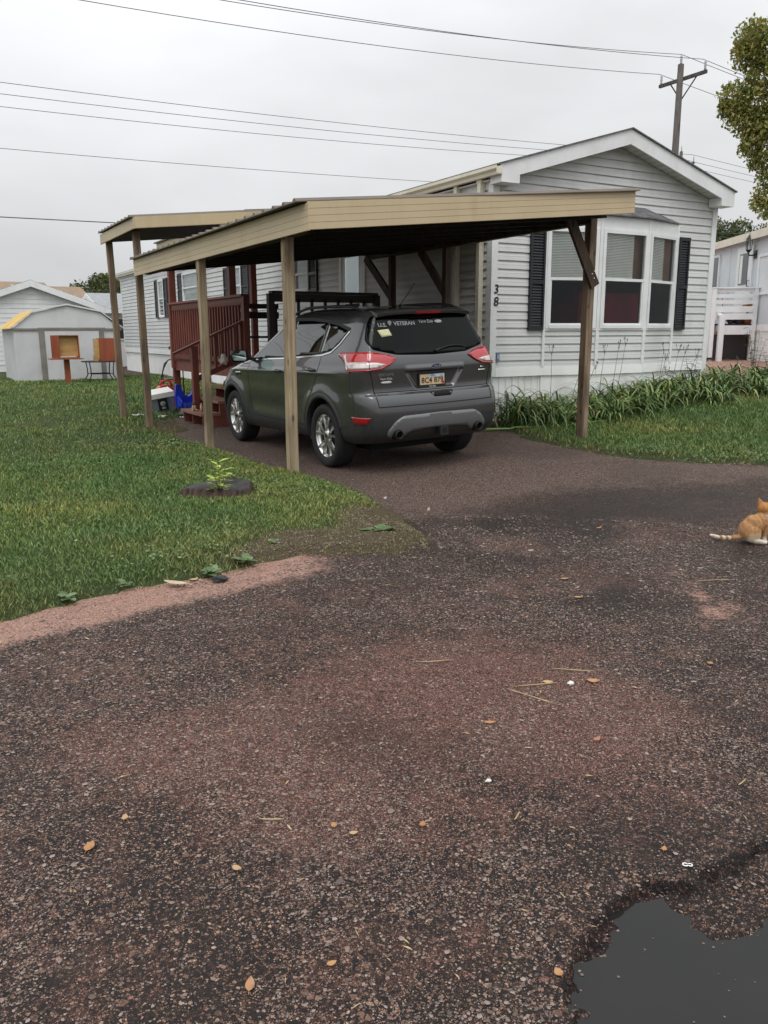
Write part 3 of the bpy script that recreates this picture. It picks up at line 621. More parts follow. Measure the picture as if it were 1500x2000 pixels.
def window(parent, o, d, nrm, w, z0, z1, proud=.035, double=True, blind='top', back=None, fr=.06, mats=('trim', 'glass'), blindfrac=.5, blindw=1.0, nm='window'):
    """o=(x,y) lower left seen from outside, d along, nrm outward. Frame mesh with pane / blind children."""
    def P(s_, off, z): return (o[0]+d[0]*s_+nrm[0]*off, o[1]+d[1]*s_+nrm[1]*off, z)
    def slab(mb, s0, s1, a, b, off0, off1): mb.hexa([P(s0, off0, a), P(s1, off0, a), P(s1, off1, a), P(s0, off1, a), P(s0, off0, b), P(s1, off0, b), P(s1, off1, b), P(s0, off1, b)])
    mb = MB(); zm = (z0+z1)/2
    slab(mb, 0, fr, z0, z1, -.02, proud); slab(mb, w-fr, w, z0, z1, -.02, proud)
    slab(mb, fr, w-fr, z0, z0+fr*.9, -.02, proud+.012); slab(mb, fr, w-fr, z1-fr, z1, -.02, proud+.001)
    if double:
        slab(mb, fr, w-fr, zm-.022, zm+.022, -.01, proud-.006)
        for s0 in (fr, w-fr-.028): slab(mb, s0, s0+.028, z0+fr*.9, zm-.022, -.012, proud-.011)
        slab(mb, fr+.028, w-fr-.028, z0+fr*.9, z0+fr*.9+.03, -.012, proud-.011)
    f = mb.build(nm, M[mats[0]], parent)
    mb = MB(); mb.add([P(fr, .006, z0+fr*.9), P(w-fr, .006, z0+fr*.9), P(w-fr, .006, zm), P(fr, .006, zm)], [(0, 1, 2, 3)])
    mb.add([P(fr, .012, zm), P(w-fr, .012, zm), P(w-fr, .012, z1-fr), P(fr, .012, z1-fr)], [(0, 1, 2, 3)])
    mb.build('pane', M[mats[1]], f, recalc=False)
    if blind == 'top':
        bw = fr+.01+(w-2*fr-.02)*blindw; mb = MB(); z = z1-fr; zb = z1-fr-(z1-z0-2*fr)*blindfrac
        while z > zb:
            mb.add([P(fr+.01, -.034, z), P(bw, -.034, z), P(bw, -.016, z-.0215), P(fr+.01, -.016, z-.0215)], [(0, 1, 2, 3)]); z -= .0245
        slab(mb, fr+.01, bw, zb-.03, zb-.008, -.038, -.014)
        mb.build('blind', M['blind'], f, recalc=False)
    elif blind == 'full':
        mb = MB(); slab(mb, fr, w-fr, z0+fr*.9, z1-fr, -.012, -.004); mb.build('shade', M['curtain_white'], f)
    elif blind == 'half':
        mb = MB(); slab(mb, fr, w-fr, zm, z1-fr, -.012, -.004); mb.build('shade', M['curtain_white'], f)
        mb = MB(); slab(mb, fr, w-fr, z0+fr*.9, zm, -.014, -.008); mb.build('dark_screen', M['roomdark'], f)
    return f
# bay window: three shallow facets, each with a sash window, siding below, white head above
BD = .26; J0, J1 = 9.90, 10.98
bay = sub('bay_window', house)
corners = [(BX0, HY0), (J0, HY0-BD), (J1, HY0-BD), (BX1, HY0)]
for i in range(3):   # the three facets
    a, b = Vector((*corners[i], 0)), Vector((*corners[i+1], 0)); L = (b-a).length; d = (b-a)/L; nrm = Vector((d.y, -d.x, 0))
    mb = MB(); lap(mb, (a.x, a.y), (d.x, d.y), (nrm.x, nrm.y), lambda u, v: [(.03, L-.03, .03, L-.03)], ZB, 1.515)
    mb.build('bay_siding', M['siding'], bay, recalc=False)
    window(bay, (a.x+d.x*.035+nrm.x*.012, a.y+d.y*.035+nrm.y*.012), (d.x, d.y), (nrm.x, nrm.y), L-.07, 1.50, 3.06, blindfrac=.50 if i == 0 else .47, blindw=(1, .76, .62)[i])
    mb = MB(); p = [a-nrm*.01, b-nrm*.01, b+nrm*.036, a+nrm*.036]; mb.hexa([(v.x, v.y, .756) for v in p]+[(v.x, v.y, .894) for v in p]); p = [a-nrm*.01, b-nrm*.01, b+nrm*.005, a+nrm*.005]; mb.hexa([(v.x, v.y, -.1) for v in p]+[(v.x, v.y, .755) for v in p]); mb.build('bay_skirting', M['skirt'], bay)
    mb = MB(); p = [a+nrm*.0, b+nrm*.0, b+nrm*.03, a+nrm*.03]
    mb.hexa([(v.x, v.y, 3.06) for v in p]+[(v.x, v.y, 3.275) for v in p])
    mb.build('head_board', M['trim'], bay); mb = MB(); p = [a-nrm*.01, b-nrm*.01, b+nrm*.038, a+nrm*.038]
    mb.hexa([(v.x, v.y, 1.468) for v in p]+[(v.x, v.y, 1.498) for v in p])
    mb.build('sill_board', M['trim'], bay)
mb = MB()
for (cx, cy, w) in ((BX0, HY0-.012, .05), (J0, HY0-BD, .065), (J1, HY0-BD, .065), (BX1, HY0-.012, .05)):
    mb.box(cx-w/2, cx+w/2, cy-.034, cy+.03, .896, 3.27)
mb.build('corner_post', M['trim'], bay)
mb = MB(); ev = [(BX0-.06, HY0-.03), (J0-.03, HY0-BD-.10), (J1+.03, HY0-BD-.10), (BX1+.06, HY0-.03)]
tp = [(9.75, HY0+.005), (11.12, HY0+.005)]
mb.add([(*ev[0], 3.285), (*ev[1], 3.285), (*ev[2], 3.285), (*ev[3], 3.285), (*tp[0], 3.50), (*tp[1], 3.50)], [(0, 1, 4), (1, 2, 5, 4), (2, 3, 5)])
mb.add([(*e, 3.285) for e in ev]+[(*e, 3.265) for e in ev], [(0, 1, 5, 4), (1, 2, 6, 5), (2, 3, 7, 6), (4, 5, 6, 7)])
mb.build('bay_roof', M['shingle'], bay, recalc=False)
mb = MB()   # the dark room seen through the glass
for (P, m_) in (([(8.6, 12.6, .9), (12.5, 12.6, .9), (12.5, 12.6, 3.3), (8.6, 12.6, 3.3)], 0), ([(8.6, HY0+.03, .9), (8.6, 12.6, .9), (8.6, 12.6, 3.3), (8.6, HY0+.03, 3.3)], 0), ([(12.5, HY0+.03, .9), (12.5, 12.6, .9), (12.5, 12.6, 3.3), (12.5, HY0+.03, 3.3)], 1),
                ([(8.6, HY0+.03, .9), (12.5, HY0+.03, .9), (12.5, 12.6, .9), (8.6, 12.6, .9)], 0), ([(8.6, HY0+.03, 3.3), (12.5, HY0+.03, 3.3), (12.5, 12.6, 3.3), (8.6, 12.6, 3.3)], 0)):
    mb.add(P, [(0, 1, 2, 3)], m_)
mb.add([(*c, 3.27) for c in corners], [(0, 1, 2, 3)], 0); mb.add([(*c, 1.497) for c in corners], [(0, 1, 2, 3)], 0)
mb.build('room', [M['roomdark'], M['roombrown']], house, recalc=False)
mb = MB(); mb.box(10.55, 11.05, HY0-.16, HY0-.13, 2.26, 3.25); mb.build('curtain', M['roombrown'], house)
mb = MB(); mb.box(11.40, 11.80, HY0-.02, HY0+.01, 2.26, 3.25); mb.build('curtain', M['roombrown'], house)
mb = MB(); mb.box(9.9, 11.3, 10.75, 11.3, 1.2, 1.95); mb.box(9.9, 11.3, 10.62, 10.78, 1.2, 2.1); mb.build('sofa_back', M['maroon'], house)
def shutter(o, d, nrm, w, z0, z1):
    def P(s_, off, z): return (o[0]+d[0]*s_+nrm[0]*off, o[1]+d[1]*s_+nrm[1]*off, z)
    def slab(s0, s1, a, b, f0, f1): mb.hexa([P(s0, f0, a), P(s1, f0, a), P(s1, f1, a), P(s0, f1, a), P(s0, f0, b), P(s1, f0, b), P(s1, f1, b), P(s0, f1, b)])
    mb = MB(); e = .035 if w > .25 else .025
    slab(0, e, z0, z1, 0, .045); slab(w-e, w, z0, z1, 0, .045); slab(e, w-e, z0, z0+.06, 0, .0445); slab(e, w-e, z1-.06, z1, 0, .0445); zm = z0+(z1-z0)*.47; slab(e, w-e, zm-.03, zm+.03, 0, .0443)
    n = int((z1-z0-.12)/.042)
    for i in range(n):
        z = z0+.065+i*(z1-z0-.13)/n
        mb.add([P(e, .036, z), P(w-e, .036, z), P(w-e, .014, z+.038), P(e, .014, z+.038)], [(0, 1, 2, 3)]); mb.add([P(e, .014, z), P(w-e, .014, z), P(w-e, .036, z), P(e, .036, z)], [(0, 1, 2, 3)])
    mb.build('shutter', M['shutter'], house, recalc=False)
shutter((8.64, HY0-.024), (1, 0), (0, -1), .30, 1.475, 3.06); shutter((11.985, HY0-.024), (1, 0), (0, -1), .26, 1.475, 3.06)
for (ch, z) in (('3', 2.03), ('8', 1.845)):
    mb = MB(); text_mb(mb, ch, .19, (HX0+.012, HY0-.041, z), (1, 0, 0), (.1, 0, 1), .004, bold=.004); mb.build('house_number', M['black'], house, recalc=False)
mb = MB(); mb.box(HX0+.09, HX0+.155, HY0-.045, HY0-.012, .99, 1.135); mb.build('outlet_box', M['coolergrey'], house)
mb = MB(); mb.box(HX0+.106, HX0+.139, HY0-.052, HY0-.045, 1.03, 1.10); mb.build('outlet_cover', simple('pale_blue_label', (.35, .45, .62), .5, .05, 5, bump=0), house)
# side wall windows (X = 7.93), facing the driveway
Wd, Wn = (0, -1), (-1, 0)
def sw(y_far, y_near, z0, z1, blind='full', sh=None):
    window(house, (HX0-.022, y_far), Wd, Wn, y_far-y_near, z0, z1, blind=blind, proud=.05)
    if sh:
        shutter((HX0-.026, y_far+sh+.02), Wd, Wn, sh, z0-.02, z1+.02); shutter((HX0-.026, y_near-.02), Wd, Wn, sh, z0-.02, z1+.02)
sw(29.45, 28.75, 2.02, 3.28, 'half', .42); sw(26.5, 24.85, 2.40, 3.32, 'full', .50); sw(22.05, 21.2, 2.2, 3.2, 'full', .5)
sw(17.75, 17.0, 2.35, 3.14, 'full', .42)
# storm door onto the deck
mb = MB(); mb.box(HX0-.05, HX0-.004, 14.42, 14.54, .95, 3.12); mb.box(HX0-.05, HX0-.004, 15.40, 15.52, .95, 3.12); mb.box(HX0-.05, HX0-.004, 14.54, 15.40, 3.02, 3.12)
door = mb.build('storm_door_frame', M['trim'], house)
mb = MB(); mb.box(HX0-.035, HX0-.008, 14.54, 15.40, .95, 3.02); mb.build('door_panel', M['trim'], door)
mb = MB(); mb.box(HX0-.045, HX0-.0352, 14.68, 15.26, 2.10, 2.92); mb.build('door_pane', M['glass'], door)
mb = MB(); mb.box(HX0-.040, HX0-.0351, 14.66, 15.28, 1.15, 2.02); mb.build('door_screen', M['roomdark'], door)
mb = MB(); mb.tube([(HX0-.02, 28.2, 1.02), (HX0-.12, 28.2, 1.02), (HX0-.12, 28.2, .94)], .03, 8); mb.build('hose_tap', M['iron'], house)

# ------------------------------------------------------------------ carport
CP = thing('carport', 'tan metal carport on wooden posts sheltering the grey SUV', 'carport', (3.3, 7.1, 0))
# roof sheet: low on the lawn side, higher towards the house; ribs run down the slope
CXL, CXR, CYN, CYF = 3.20, 7.53, 6.99, 12.62
def croof(x): return 2.585 + (x-3.28)*.102
FH = .235
def ribbed(mb, x0, x1, y0, y1, zf, step=.23):
    ys = []; y = y0
    while y < y1: ys += [(y, 0), (y+.025, .026), (y+.055, .026), (y+.08, 0)]; y += step
    ys.append((y1, 0))
    ys = [t for t in ys if t[0] <= y1]
    vs = []
    for yy, h in ys: vs += [(x0, yy, zf(x0)+.012+h), (x1, yy, zf(x1)+.012+h), (x0, yy, zf(x0)+.004), (x1, yy, zf(x1)+.004)]
    fs = []
    for i in range(len(ys)-1):
        a, b = i*4, i*4+4
        fs += [(a, a+1, b+1, b), (a+2, b+2, b+3, a+3), (a, b, b+2, a+2), (a+1, a+3, b+3, b+1)]
    fs += [(0, 2, 3, 1), (len(vs)-4, len(vs)-3, len(vs)-1, len(vs)-2)]
    mb.add(vs, fs)
def rotz_pts(mb, c, a):
    ca, sa = math.cos(a), math.sin(a)
    mb.v = [(c[0]+(x-c[0])*ca-(y-c[1])*sa, c[1]+(x-c[0])*sa+(y-c[1])*ca, z) for x, y, z in mb.v]
LA = R(1.9)      # the left side runs slightly towards the lawn
mb = MB(); ribbed(mb, CXL-.06, CXR-.02, CYN+.02, CYF, croof); rotz_pts(mb, (3.3, 7.1), R(1.6)); mb.v = [(x, y, z-.07*max(0, (y-7)/5.6)*max(0, (6-x)/2.8)) for x, y, z in mb.v]; mb.build('roof_sheet', M['roofmetal'], CP)
mb = MB(); mb.box(7.40, 7.90, 10.47, 13.0, 3.0, 3.03); mb.build('roof_gap_light_block', M['roofmetal'], CP)  # unseen sheet added over the gap to keep light off the side wall
def fascia(mb, a, b, za, zb, h, n=4, t=.018, nrm=(0, -1)):
    """vertical ribbed strip from a to b (x,y); top za..zb, n shallow boards"""
    a, b = Vector((*a, 0)), Vector((*b, 0)); N = Vector((*nrm, 0))
    for i in range(n):
        u0, u1 = i/n, (i+1)/n
        for (p0, p1, o0, o1) in ((u0, u0+.94/n, .0, .0015), (u0+.94/n, u1, .0015, -.001)):
            q0 = [a+N*o0, b+N*o0, b+N*o1, a+N*o1]
            mb.add([(q0[0].x, q0[0].y, za-h*p0), (q0[1].x, q0[1].y, zb-h*p0), (q0[2].x, q0[2].y, zb-h*p1), (q0[3].x, q0[3].y, za-h*p1)], [(0, 1, 2, 3)])
    c = [a-N*t, b-N*t]
    mb.add([(a.x, a.y, za), (b.x, b.y, zb), (c[1].x, c[1].y, zb), (c[0].x, c[0].y, za)], [(0, 1, 2, 3)])
    mb.add([(a.x, a.y, za-h), (b.x, b.y, zb-h), (c[1].x, c[1].y, zb-h), (c[0].x, c[0].y, za-h)], [(0, 1, 2, 3)])
    mb.add([(c[0].x, c[0].y, za-h), (c[1].x, c[1].y, zb-h), (c[1].x, c[1].y, zb), (c[0].x, c[0].y, za)], [(0, 1, 2, 3)])
    mb.add([(a.x, a.y, za-h), (c[0].x, c[0].y, za-h), (c[0].x, c[0].y, za), (a.x, a.y, za)], [(0, 1, 2, 3)]); mb.add([(b.x, b.y, zb-h), (c[1].x, c[1].y, zb-h), (c[1].x, c[1].y, zb), (b.x, b.y, zb)], [(0, 1, 2, 3)])
CFL, CFR, CBL = (3.24, 6.97), (7.49, 7.18), (3.04, 12.62)
mb = MB(); fascia(mb, CFL, CFR, 2.58, 3.02, FH+.005, 4); mb.build('front_fascia', M['fascia'], CP, recalc=False)
mb = MB(); fascia(mb, CBL, CFL, 2.505, 2.57, FH, nrm=(-1, 0)); mb.build('side_fascia', M['fascia'], CP, recalc=False)
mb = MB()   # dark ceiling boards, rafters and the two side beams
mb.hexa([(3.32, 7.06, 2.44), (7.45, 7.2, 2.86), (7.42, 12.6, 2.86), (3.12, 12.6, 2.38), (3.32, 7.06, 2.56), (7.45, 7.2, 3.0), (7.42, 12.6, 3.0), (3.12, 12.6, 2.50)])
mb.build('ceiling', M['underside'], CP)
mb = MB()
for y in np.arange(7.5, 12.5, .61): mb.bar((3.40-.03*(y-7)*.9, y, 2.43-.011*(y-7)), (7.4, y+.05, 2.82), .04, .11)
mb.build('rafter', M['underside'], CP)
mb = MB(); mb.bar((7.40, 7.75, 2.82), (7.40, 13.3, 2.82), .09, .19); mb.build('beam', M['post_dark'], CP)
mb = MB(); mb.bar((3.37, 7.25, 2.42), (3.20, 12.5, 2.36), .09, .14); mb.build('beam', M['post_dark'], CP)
def post(parent, x, y, top, m, w=.14, d=.14, base=None, lean=(0, 0), rz=0.0):
    z0 = gz1(x, y)-.25; mb = MB(); e = .006; ca, sa = math.cos(rz), math.sin(rz)
    n = 14; ring = []
    pr = [(-w/2+e, -d/2), (w/2-e, -d/2), (w/2, -d/2+e), (w/2, d/2-e), (w/2-e, d/2), (-w/2+e, d/2), (-w/2, d/2-e), (-w/2, -d/2+e)]
    vs = []
    for i in range(n+1):
        t = i/n; z = z0+(top-z0)*t; ox, oy = lean[0]*t, lean[1]*t
        j = random.uniform(-.0025, .0025); k_ = random.uniform(-.0025, .0025)
        vs += [(x+ox+j+px*ca-py*sa, y+oy+k_+px*sa+py*ca, z) for px, py in pr]
    fs = [(i*8+k, i*8+(k+1) % 8, (i+1)*8+(k+1) % 8, (i+1)*8+k) for i in range(n) for k in range(8)]+[tuple(range(7, -1, -1)), tuple(range(n*8, n*8+8))]
    mb.add(vs, fs); return mb.build('post', m, parent)
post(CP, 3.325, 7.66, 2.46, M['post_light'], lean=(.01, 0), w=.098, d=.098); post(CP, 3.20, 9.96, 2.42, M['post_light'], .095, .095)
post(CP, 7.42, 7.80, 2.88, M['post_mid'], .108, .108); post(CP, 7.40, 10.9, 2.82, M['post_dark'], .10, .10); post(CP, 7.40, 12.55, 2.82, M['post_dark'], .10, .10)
def brace(a, b, m, w=.045, h=.19):
    mb = MB(); mb.bar(a, b, w, h, upv=(0, 1, 0) if abs(a[1]-b[1]) < .01 else (0, 0, 1)); return mb.build('brace', m, CP)
mb = MB(); mb.bar((6.93, 7.72, 2.88), (7.445, 7.72, 1.99), .13, .042, upv=(0, 1, 0)); fb = mb.build('brace', M['post_dark'], CP)
mb = MB()
for (x, z) in ((7.415, 2.165), (7.415, 2.08), (7.38, 2.13)): mb.lathe([(0, -.004), (.010, -.003), (.010, 0)], 10, 'y', c=(x-.005, 7.698, z))
mb.build('bolt', M['rim'], fb)
mb = MB(); mb.bar((7.46, 11.75, 2.75), (7.46, 10.95, 1.98), .045, .14); mb.build('brace', M['post_dark'], CP)
mb = MB(); mb.bar((7.46, 13.6, 2.78), (7.46, 12.62, 2.0), .045, .14); mb.build('brace', M['post_dark'], CP)

# ------------------------------------------------------------------ roof over the steps and porch roof behind it
PR = thing('patio_cover', 'small tan roof on two tall weathered posts over the steps, behind the carport', 'patio cover', (2.95, 12.3, 0))
def proof(x): return 3.055+(x-3.0)*.105
mb = MB(); ribbed(mb, 2.95, 7.90, 12.32, 14.5, proof); mb.build('roof_sheet', M['roofmetal'], PR)
mb = MB(); fascia(mb, (3.02, 12.30), (7.88, 12.30), 3.065, 3.57, .158, 1); mb.build('front_fascia', M['fascia'], PR, recalc=False)
mb = MB(); fascia(mb, (2.97, 14.45), (3.0, 12.30), 3.03, 3.055, .152, 1, nrm=(-1, 0)); mb.build('side_fascia', M['fascia'], PR, recalc=False)
mb = MB(); mb.hexa([(3.05, 12.33, 2.91), (7.89, 12.33, 3.40), (7.89, 14.4, 3.40), (3.05, 14.4, 2.91), (3.05, 12.33, 3.03), (7.89, 12.33, 3.54), (7.89, 14.4, 3.54), (3.05, 14.4, 3.03)]); mb.build('ceiling', M['underside'], PR)
post(PR, 3.155, 12.74, 2.95, M['post_mid'], .095, .095, lean=(-.02, 0)); post(PR, 3.10, 14.25, 2.94, M['post_mid'], .095, .095, lean=(-.035, .0))

DX = 5.05
DK = thing('deck', 'red brown wooden entry deck with baluster railings, stairs and its own tan roof', 'deck', (DX, 12.3, 0))
mb = MB(); fascia(mb, (4.95, 18.4), (4.95, 12.9), 3.36, 3.34, .16, 1, nrm=(-1, 0)); fascia(mb, (4.95, 12.9), (7.7, 12.9), 3.34, 3.60, .16, 1); mb.build('porch_fascia', M['fascia'], DK, recalc=False)
mb = MB(); mb.hexa([(4.9, 12.88, 3.335), (7.85, 12.88, 3.61), (7.85, 18.45, 3.61), (4.9, 18.45, 3.345), (4.9, 12.88, 3.36), (7.85, 12.88, 3.635), (7.85, 18.45, 3.635), (4.9, 18.45, 3.37)]); mb.build('porch_roof', M['roofmetal'], DK)
for (x, y, t) in ((5.10, 17.95, 3.3), (5.10, 14.2, 3.3), (6.35, 16.4, 3.4)):
    post(DK, x, y, t, M['deckred'], .14 if y > 17 else .12, .12)
mb = MB(); n = 20
for i in range(n):
    y0 = 12.3+i*.28; mb.box(DX, HX0-.03, y0, y0+.272, .93, .968)
mb.build('deck_floor', M['decktop'], DK)
mb = MB(); mb.box(DX+.001, DX+.04, 12.35, 17.845, .68, .926); mb.box(DX, HX0-.05, 12.305, 12.345, .70, .926); mb.box(DX, HX0-.05, 17.85, 17.89, .70, .926)
for (x, y) in ((5.15, 12.42), (5.15, 14.4), (5.15, 16.1), (6.6, 12.42), (6.6, 15), (7.7, 12.42)): mb.box(x-.05, x+.05, y-.05, y+.05, -.1, .70)
mb.build('deck_frame', M['deckred'], DK)
mb = MB(); [mb.box(5.08+i*.19, 5.255+i*.19, 12.36, 12.385, -.05, .69) for i in range(14)]; mb.build('under_deck_shade_boards', M['darkwood'], DK)  # added dark boards standing in for the shade beneath the deck
def railing(nm, a, b, zt, zb, m, parent, gap=.145, posts=True, bw=.04, topw=.14):
    a, b = Vector((*a, 0)), Vector((*b, 0)); d = (b-a); L = d.length; d /= L; mb = MB()
    mb.bar(a+Vector((0, 0, zt)), b+Vector((0, 0, zt)), topw, .04); mb.bar(a+Vector((0, 0, zt-.085)), b+Vector((0, 0, zt-.085)), .04, .12)
    mb.bar(a+Vector((0, 0, zb)), b+Vector((0, 0, zb)), .04, .09)
    o = mb.build(nm, m, parent); mb = MB(); n = int(L/gap)
    for i in range(1, n):
        p = a+d*(L*i/n); mb.bar((p.x, p.y, zb-.10), (p.x, p.y, zt-.10), bw, bw, upv=d)
    mb.build('balusters', m, o)
    if posts:
        for p in (a, b):
            mb = MB(); mb.box(p.x-.05, p.x+.05, p.y-.05, p.y+.05, zb-.25, zt-.02); mb.build('newel_post', m, o)
    return o
railing('side_railing', (DX-.02, 17.85), (DX-.02, 13.38), 2.07, .98, M['deckred'], DK, .15)
railing('front_railing', (DX, 12.32), (6.95, 12.32), 2.075, 1.10, M['darkwood'], DK, .22)
# stairs rising towards the house, closed near stringer, open front with three stringers
st = sub('stairs', DK); SY0, SY1 = 12.55, 13.6
treads = [(3.93, .215), (4.22, .40), (4.51, .585), (4.79, .77)]
mb = MB()
for i, (x, z) in enumerate(treads): mb.box(x-.03, x+.30, SY0-.02, SY1+.02, z-.04, z)
mb.build('tread', M['decktop'], st)
for y in (SY0, (SY0+SY1)/2, SY1-.04):
    pts = [(3.95, -.05)]
    for x, z in treads: pts += [(x+.005, z-.042), (x+.285, z-.042)]
    pts += [(5.04, .72), (5.04, -.05)]
    mb = MB(); mb.prism(pts, 'y', y, y+.04); mb.build('stringer', M['deckred'], st)
mb = MB(); mb.bar((3.78, 13.45, 1.12), (5.02, 13.45, 1.66), .09, .04); mb.bar((4.14, 13.45, .70), (5.02, 13.45, 1.06), .04, .09); hr = mb.build('handrail', M['deckred'], st)
mb = MB(); mb.box(4.08, 4.18, 13.40, 13.50, -.1, 1.24); mb.build('newel_post', M['deckred'], hr)
mb = MB()
for i in range(7):
    x = 4.27+i*.115; zt = 1.12+(x-3.78)*.435; mb.box(x-.02, x+.02, 13.43, 13.47, zt-.58, zt-.02)
mb.build('balusters', M['deckred'], hr)
# ------------------------------------------------------------------ the SUV (car frame: x right, y forward from the rear bumper, z up)
CX, CY = 4.74, 7.03
car = thing('parked_suv', 'dark grey SUV parked rear-out under the tan carport', 'car', (CX+.005, CY, .034))
car.rotation_euler = (0, -R(1.9), R(.7))       # the driveway rises a little towards the house
def catmull(t, K):   # K: (n, m) keys, t in [0, n-1]
    n = len(K); i = np.clip(np.floor(t).astype(int), 0, n-2); f = (t-i)[:, None]
    p0, p1, p2, p3 = K[np.maximum(i-1, 0)], K[i], K[i+1], K[np.minimum(i+2, n-1)]
    m1, m2 = (p2-p0)*.5*.8, (p3-p1)*.5*.8
    return (2*f**3-3*f**2+1)*p1+(f**3-2*f**2+f)*m1+(-2*f**3+3*f**2)*p2+(f**3-f**2)*m2
# zr   zf    yr    yf    w     rxr  ryr  crr  rxf  ryf  crf
KEYS = np.array([
 [.300, .22, .30, 4.20, .780, .25, .25, .04, .30, .30, .10],
 [.325, .23, .13, 4.36, .850, .24, .22, .05, .34, .34, .12],
 [.405, .32, .045, 4.45, .893, .22, .26, .05, .36, .40, .14],
 [.500, .45, .010, 4.50, .905, .20, .28, .055, .36, .44, .16],
 [.620, .58, .000, 4.515, .912, .19, .28, .055, .36, .46, .16],
 [.730, .70, .012, 4.505, .917, .19, .28, .055, .36, .46, .16],
 [.800, .79, .045, 4.48, .917, .18, .27, .055, .36, .48, .16],
 [.835, .84, .085, 4.44, .917, .17, .26, .055, .36, .50, .17],
 [.900, .88, .092, 4.40, .920, .17, .26, .055, .36, .52, .18],
 [1.00, .93, .085, 4.34, .925, .17, .27, .055, .36, .55, .20],
 [1.065, .965, .080, 4.28, .922, .17, .28, .055, .36, .58, .22],
 [1.115, .995, .085, 4.20, .905, .17, .30, .055, .36, .60, .24],
 [1.175, 1.035, .105, 4.00, .890, .17, .32, .055, .34, .60, .24],
 [1.215, 1.075, .125, 3.72, .878, .17, .33, .055, .32, .55, .22],
 [1.245, 1.115, .140, 3.46, .866, .17, .34, .055, .28, .40, .18],
 [1.30, 1.20, .165, 3.24, .838, .16, .34, .05, .26, .34, .16],
 [1.40, 1.34, .210, 2.92, .786, .15, .34, .05, .25, .32, .15],
 [1.50, 1.475, .255, 2.60, .728, .14, .33, .045, .24, .30, .14],
 [1.560, 1.565, .285, 2.34, .690, .14, .30, .04, .22, .28, .13],
 [1.598, 1.612, .320, 2.14, .645, .14, .26, .03, .20, .26, .12],
 [1.622, 1.640, .420, 1.95, .560, .14, .24, .02, .18, .24, .10],
 [1.640, 1.655, .70, 1.70, .38, .12, .2, .01, .12, .16, .05],
 [1.650, 1.662, 1.0, 1.4, .15, .06, .1, .0, .06, .08, .0]])
KEYS[:, 4] *= .972; KEYS[:, :2] += .035*sstep((KEYS[:, :2]-1.2)/.4)
NR, NCc, NS, NF = 56, 18, 90, 30
def loop(k):
    zr, zf, yr, yf, w, rxr, ryr, crr, rxf, ryf, crf = k
    P = []
    xs = np.linspace(0, w-rxr, NR); P += [(x, yr+crr*(x/(w-rxr+1e-6))**2) for x in xs]
    for a in np.linspace(0, math.pi/2, NCc+2)[1:-1]: P.append((w-rxr+rxr*math.sin(a), yr+crr+ryr*(1-math.cos(a))))
    ya, yb = yr+crr+ryr, yf-crf-ryf
    for t in np.linspace(0, 1, NS): P.append((w, ya+(yb-ya)*t))
    for a in np.linspace(0, math.pi/2, NCc+2)[1:-1]: P.append((w-rxf+rxf*math.cos(a), yb+ryf*math.sin(a)))
    for x in np.linspace(w-rxf, 0, NF): P.append((x, yf-crf*(x/(w-rxf+1e-6))**2))
    P = np.array(P); t = np.clip((P[:, 1]-yr)/(yf-yr), 0, 1)
    z = zr+(zf-zr)*t
    if zr > 1.5: z = z+.012*np.sin(np.pi*t)
    P[:, 0] *= 1-.018*((P[:, 1]-2.2)/2.3)**2
    return np.column_stack([P, z])
NT_ = 150
tt = np.linspace(0, len(KEYS)-1, NT_); KK = catmull(tt, KEYS)
G3 = np.array([loop(k) for k in KK])               # rings x halfloop x 3
AX_R, AX_F, WR = .945, 3.635, .346
def displace(G):
    x, y, z = G[..., 0].copy(), G[..., 1].copy(), G[..., 2].copy()
    side = sstep((x-.80)/.06)
    for ay in (AX_R, AX_F):                                   # swollen wheel arches
        r = np.hypot(y-ay, z-WR); x = x+side*.022*np.exp(-((r-.46)/.10)**2)*(z < .98)
    x = x-side*.018*np.exp(-((z-.58)/.11)**2)*sstep((y-1.45)/.2)*sstep((3.15-y)/.2)      # scooped lower doors
    x = x+side*.008*np.exp(-((z-(1.0+.03*(2.2-y)/2))/.022)**2)*sstep((y-.5)/.3)*sstep((3.9-y)/.4)   # shoulder crease
    rear = (y < .5)
    hw = .245+.115*np.clip((z-.86)/.17, 0, 1)                      # number plate recess
    m = sstep((hw-x)/.035)*sstep((z-.845)/.03)*sstep((1.035-z)/.012)*rear; y = y+.032*m
    m = sstep((.375-x)/.05)*sstep((z-1.030)/.010)*sstep((1.105-z)/.045)*rear; y = y-.020*m
    return np.stack([x, y, z], -1)
G3 = displace(G3)
ring_z = KK[:, 0]; split = int(np.argmin(np.abs(tt-2.75)))
def car_mesh(name, i0, i1, mat, cap_top=False, cap_bot=False):
    n = G3.shape[1]; full = []
    for i in range(i0, i1+1):
        h = G3[i]; left = h[1:-1][::-1].copy(); left[:, 0] *= -1
        full.append(np.concatenate([h, left]))
    A = np.array(full); m = A.shape[1]; V = A.reshape(-1, 3); k = i1-i0+1
    ii = np.arange(k-1)[:, None]*m; jj = np.arange(m)[None]; j2 = (jj+1) % m
    Fq = np.stack([ii+jj, ii+j2, ii+m+j2, ii+m+jj], -1).reshape(-1, 4)
    mb = MB(); mb.v = [tuple(v) for v in V]; mb.f = [tuple(f) for f in Fq]; mb.mi = [0]*len(Fq); mb.sm = [True]*len(Fq)
    if cap_top: mb.f.append(tuple(range((k-1)*m, k*m))); mb.mi.append(0); mb.sm.append(True)
    if cap_bot: mb.f.append(tuple(range(m-1, -1, -1))); mb.mi.append(0); mb.sm.append(False)
    return mb
allmb = car_mesh('all', 0, NT_-1, None, True, True)
bvh = BVHTree.FromPolygons([Vector(v) for v in allmb.v], allmb.f)
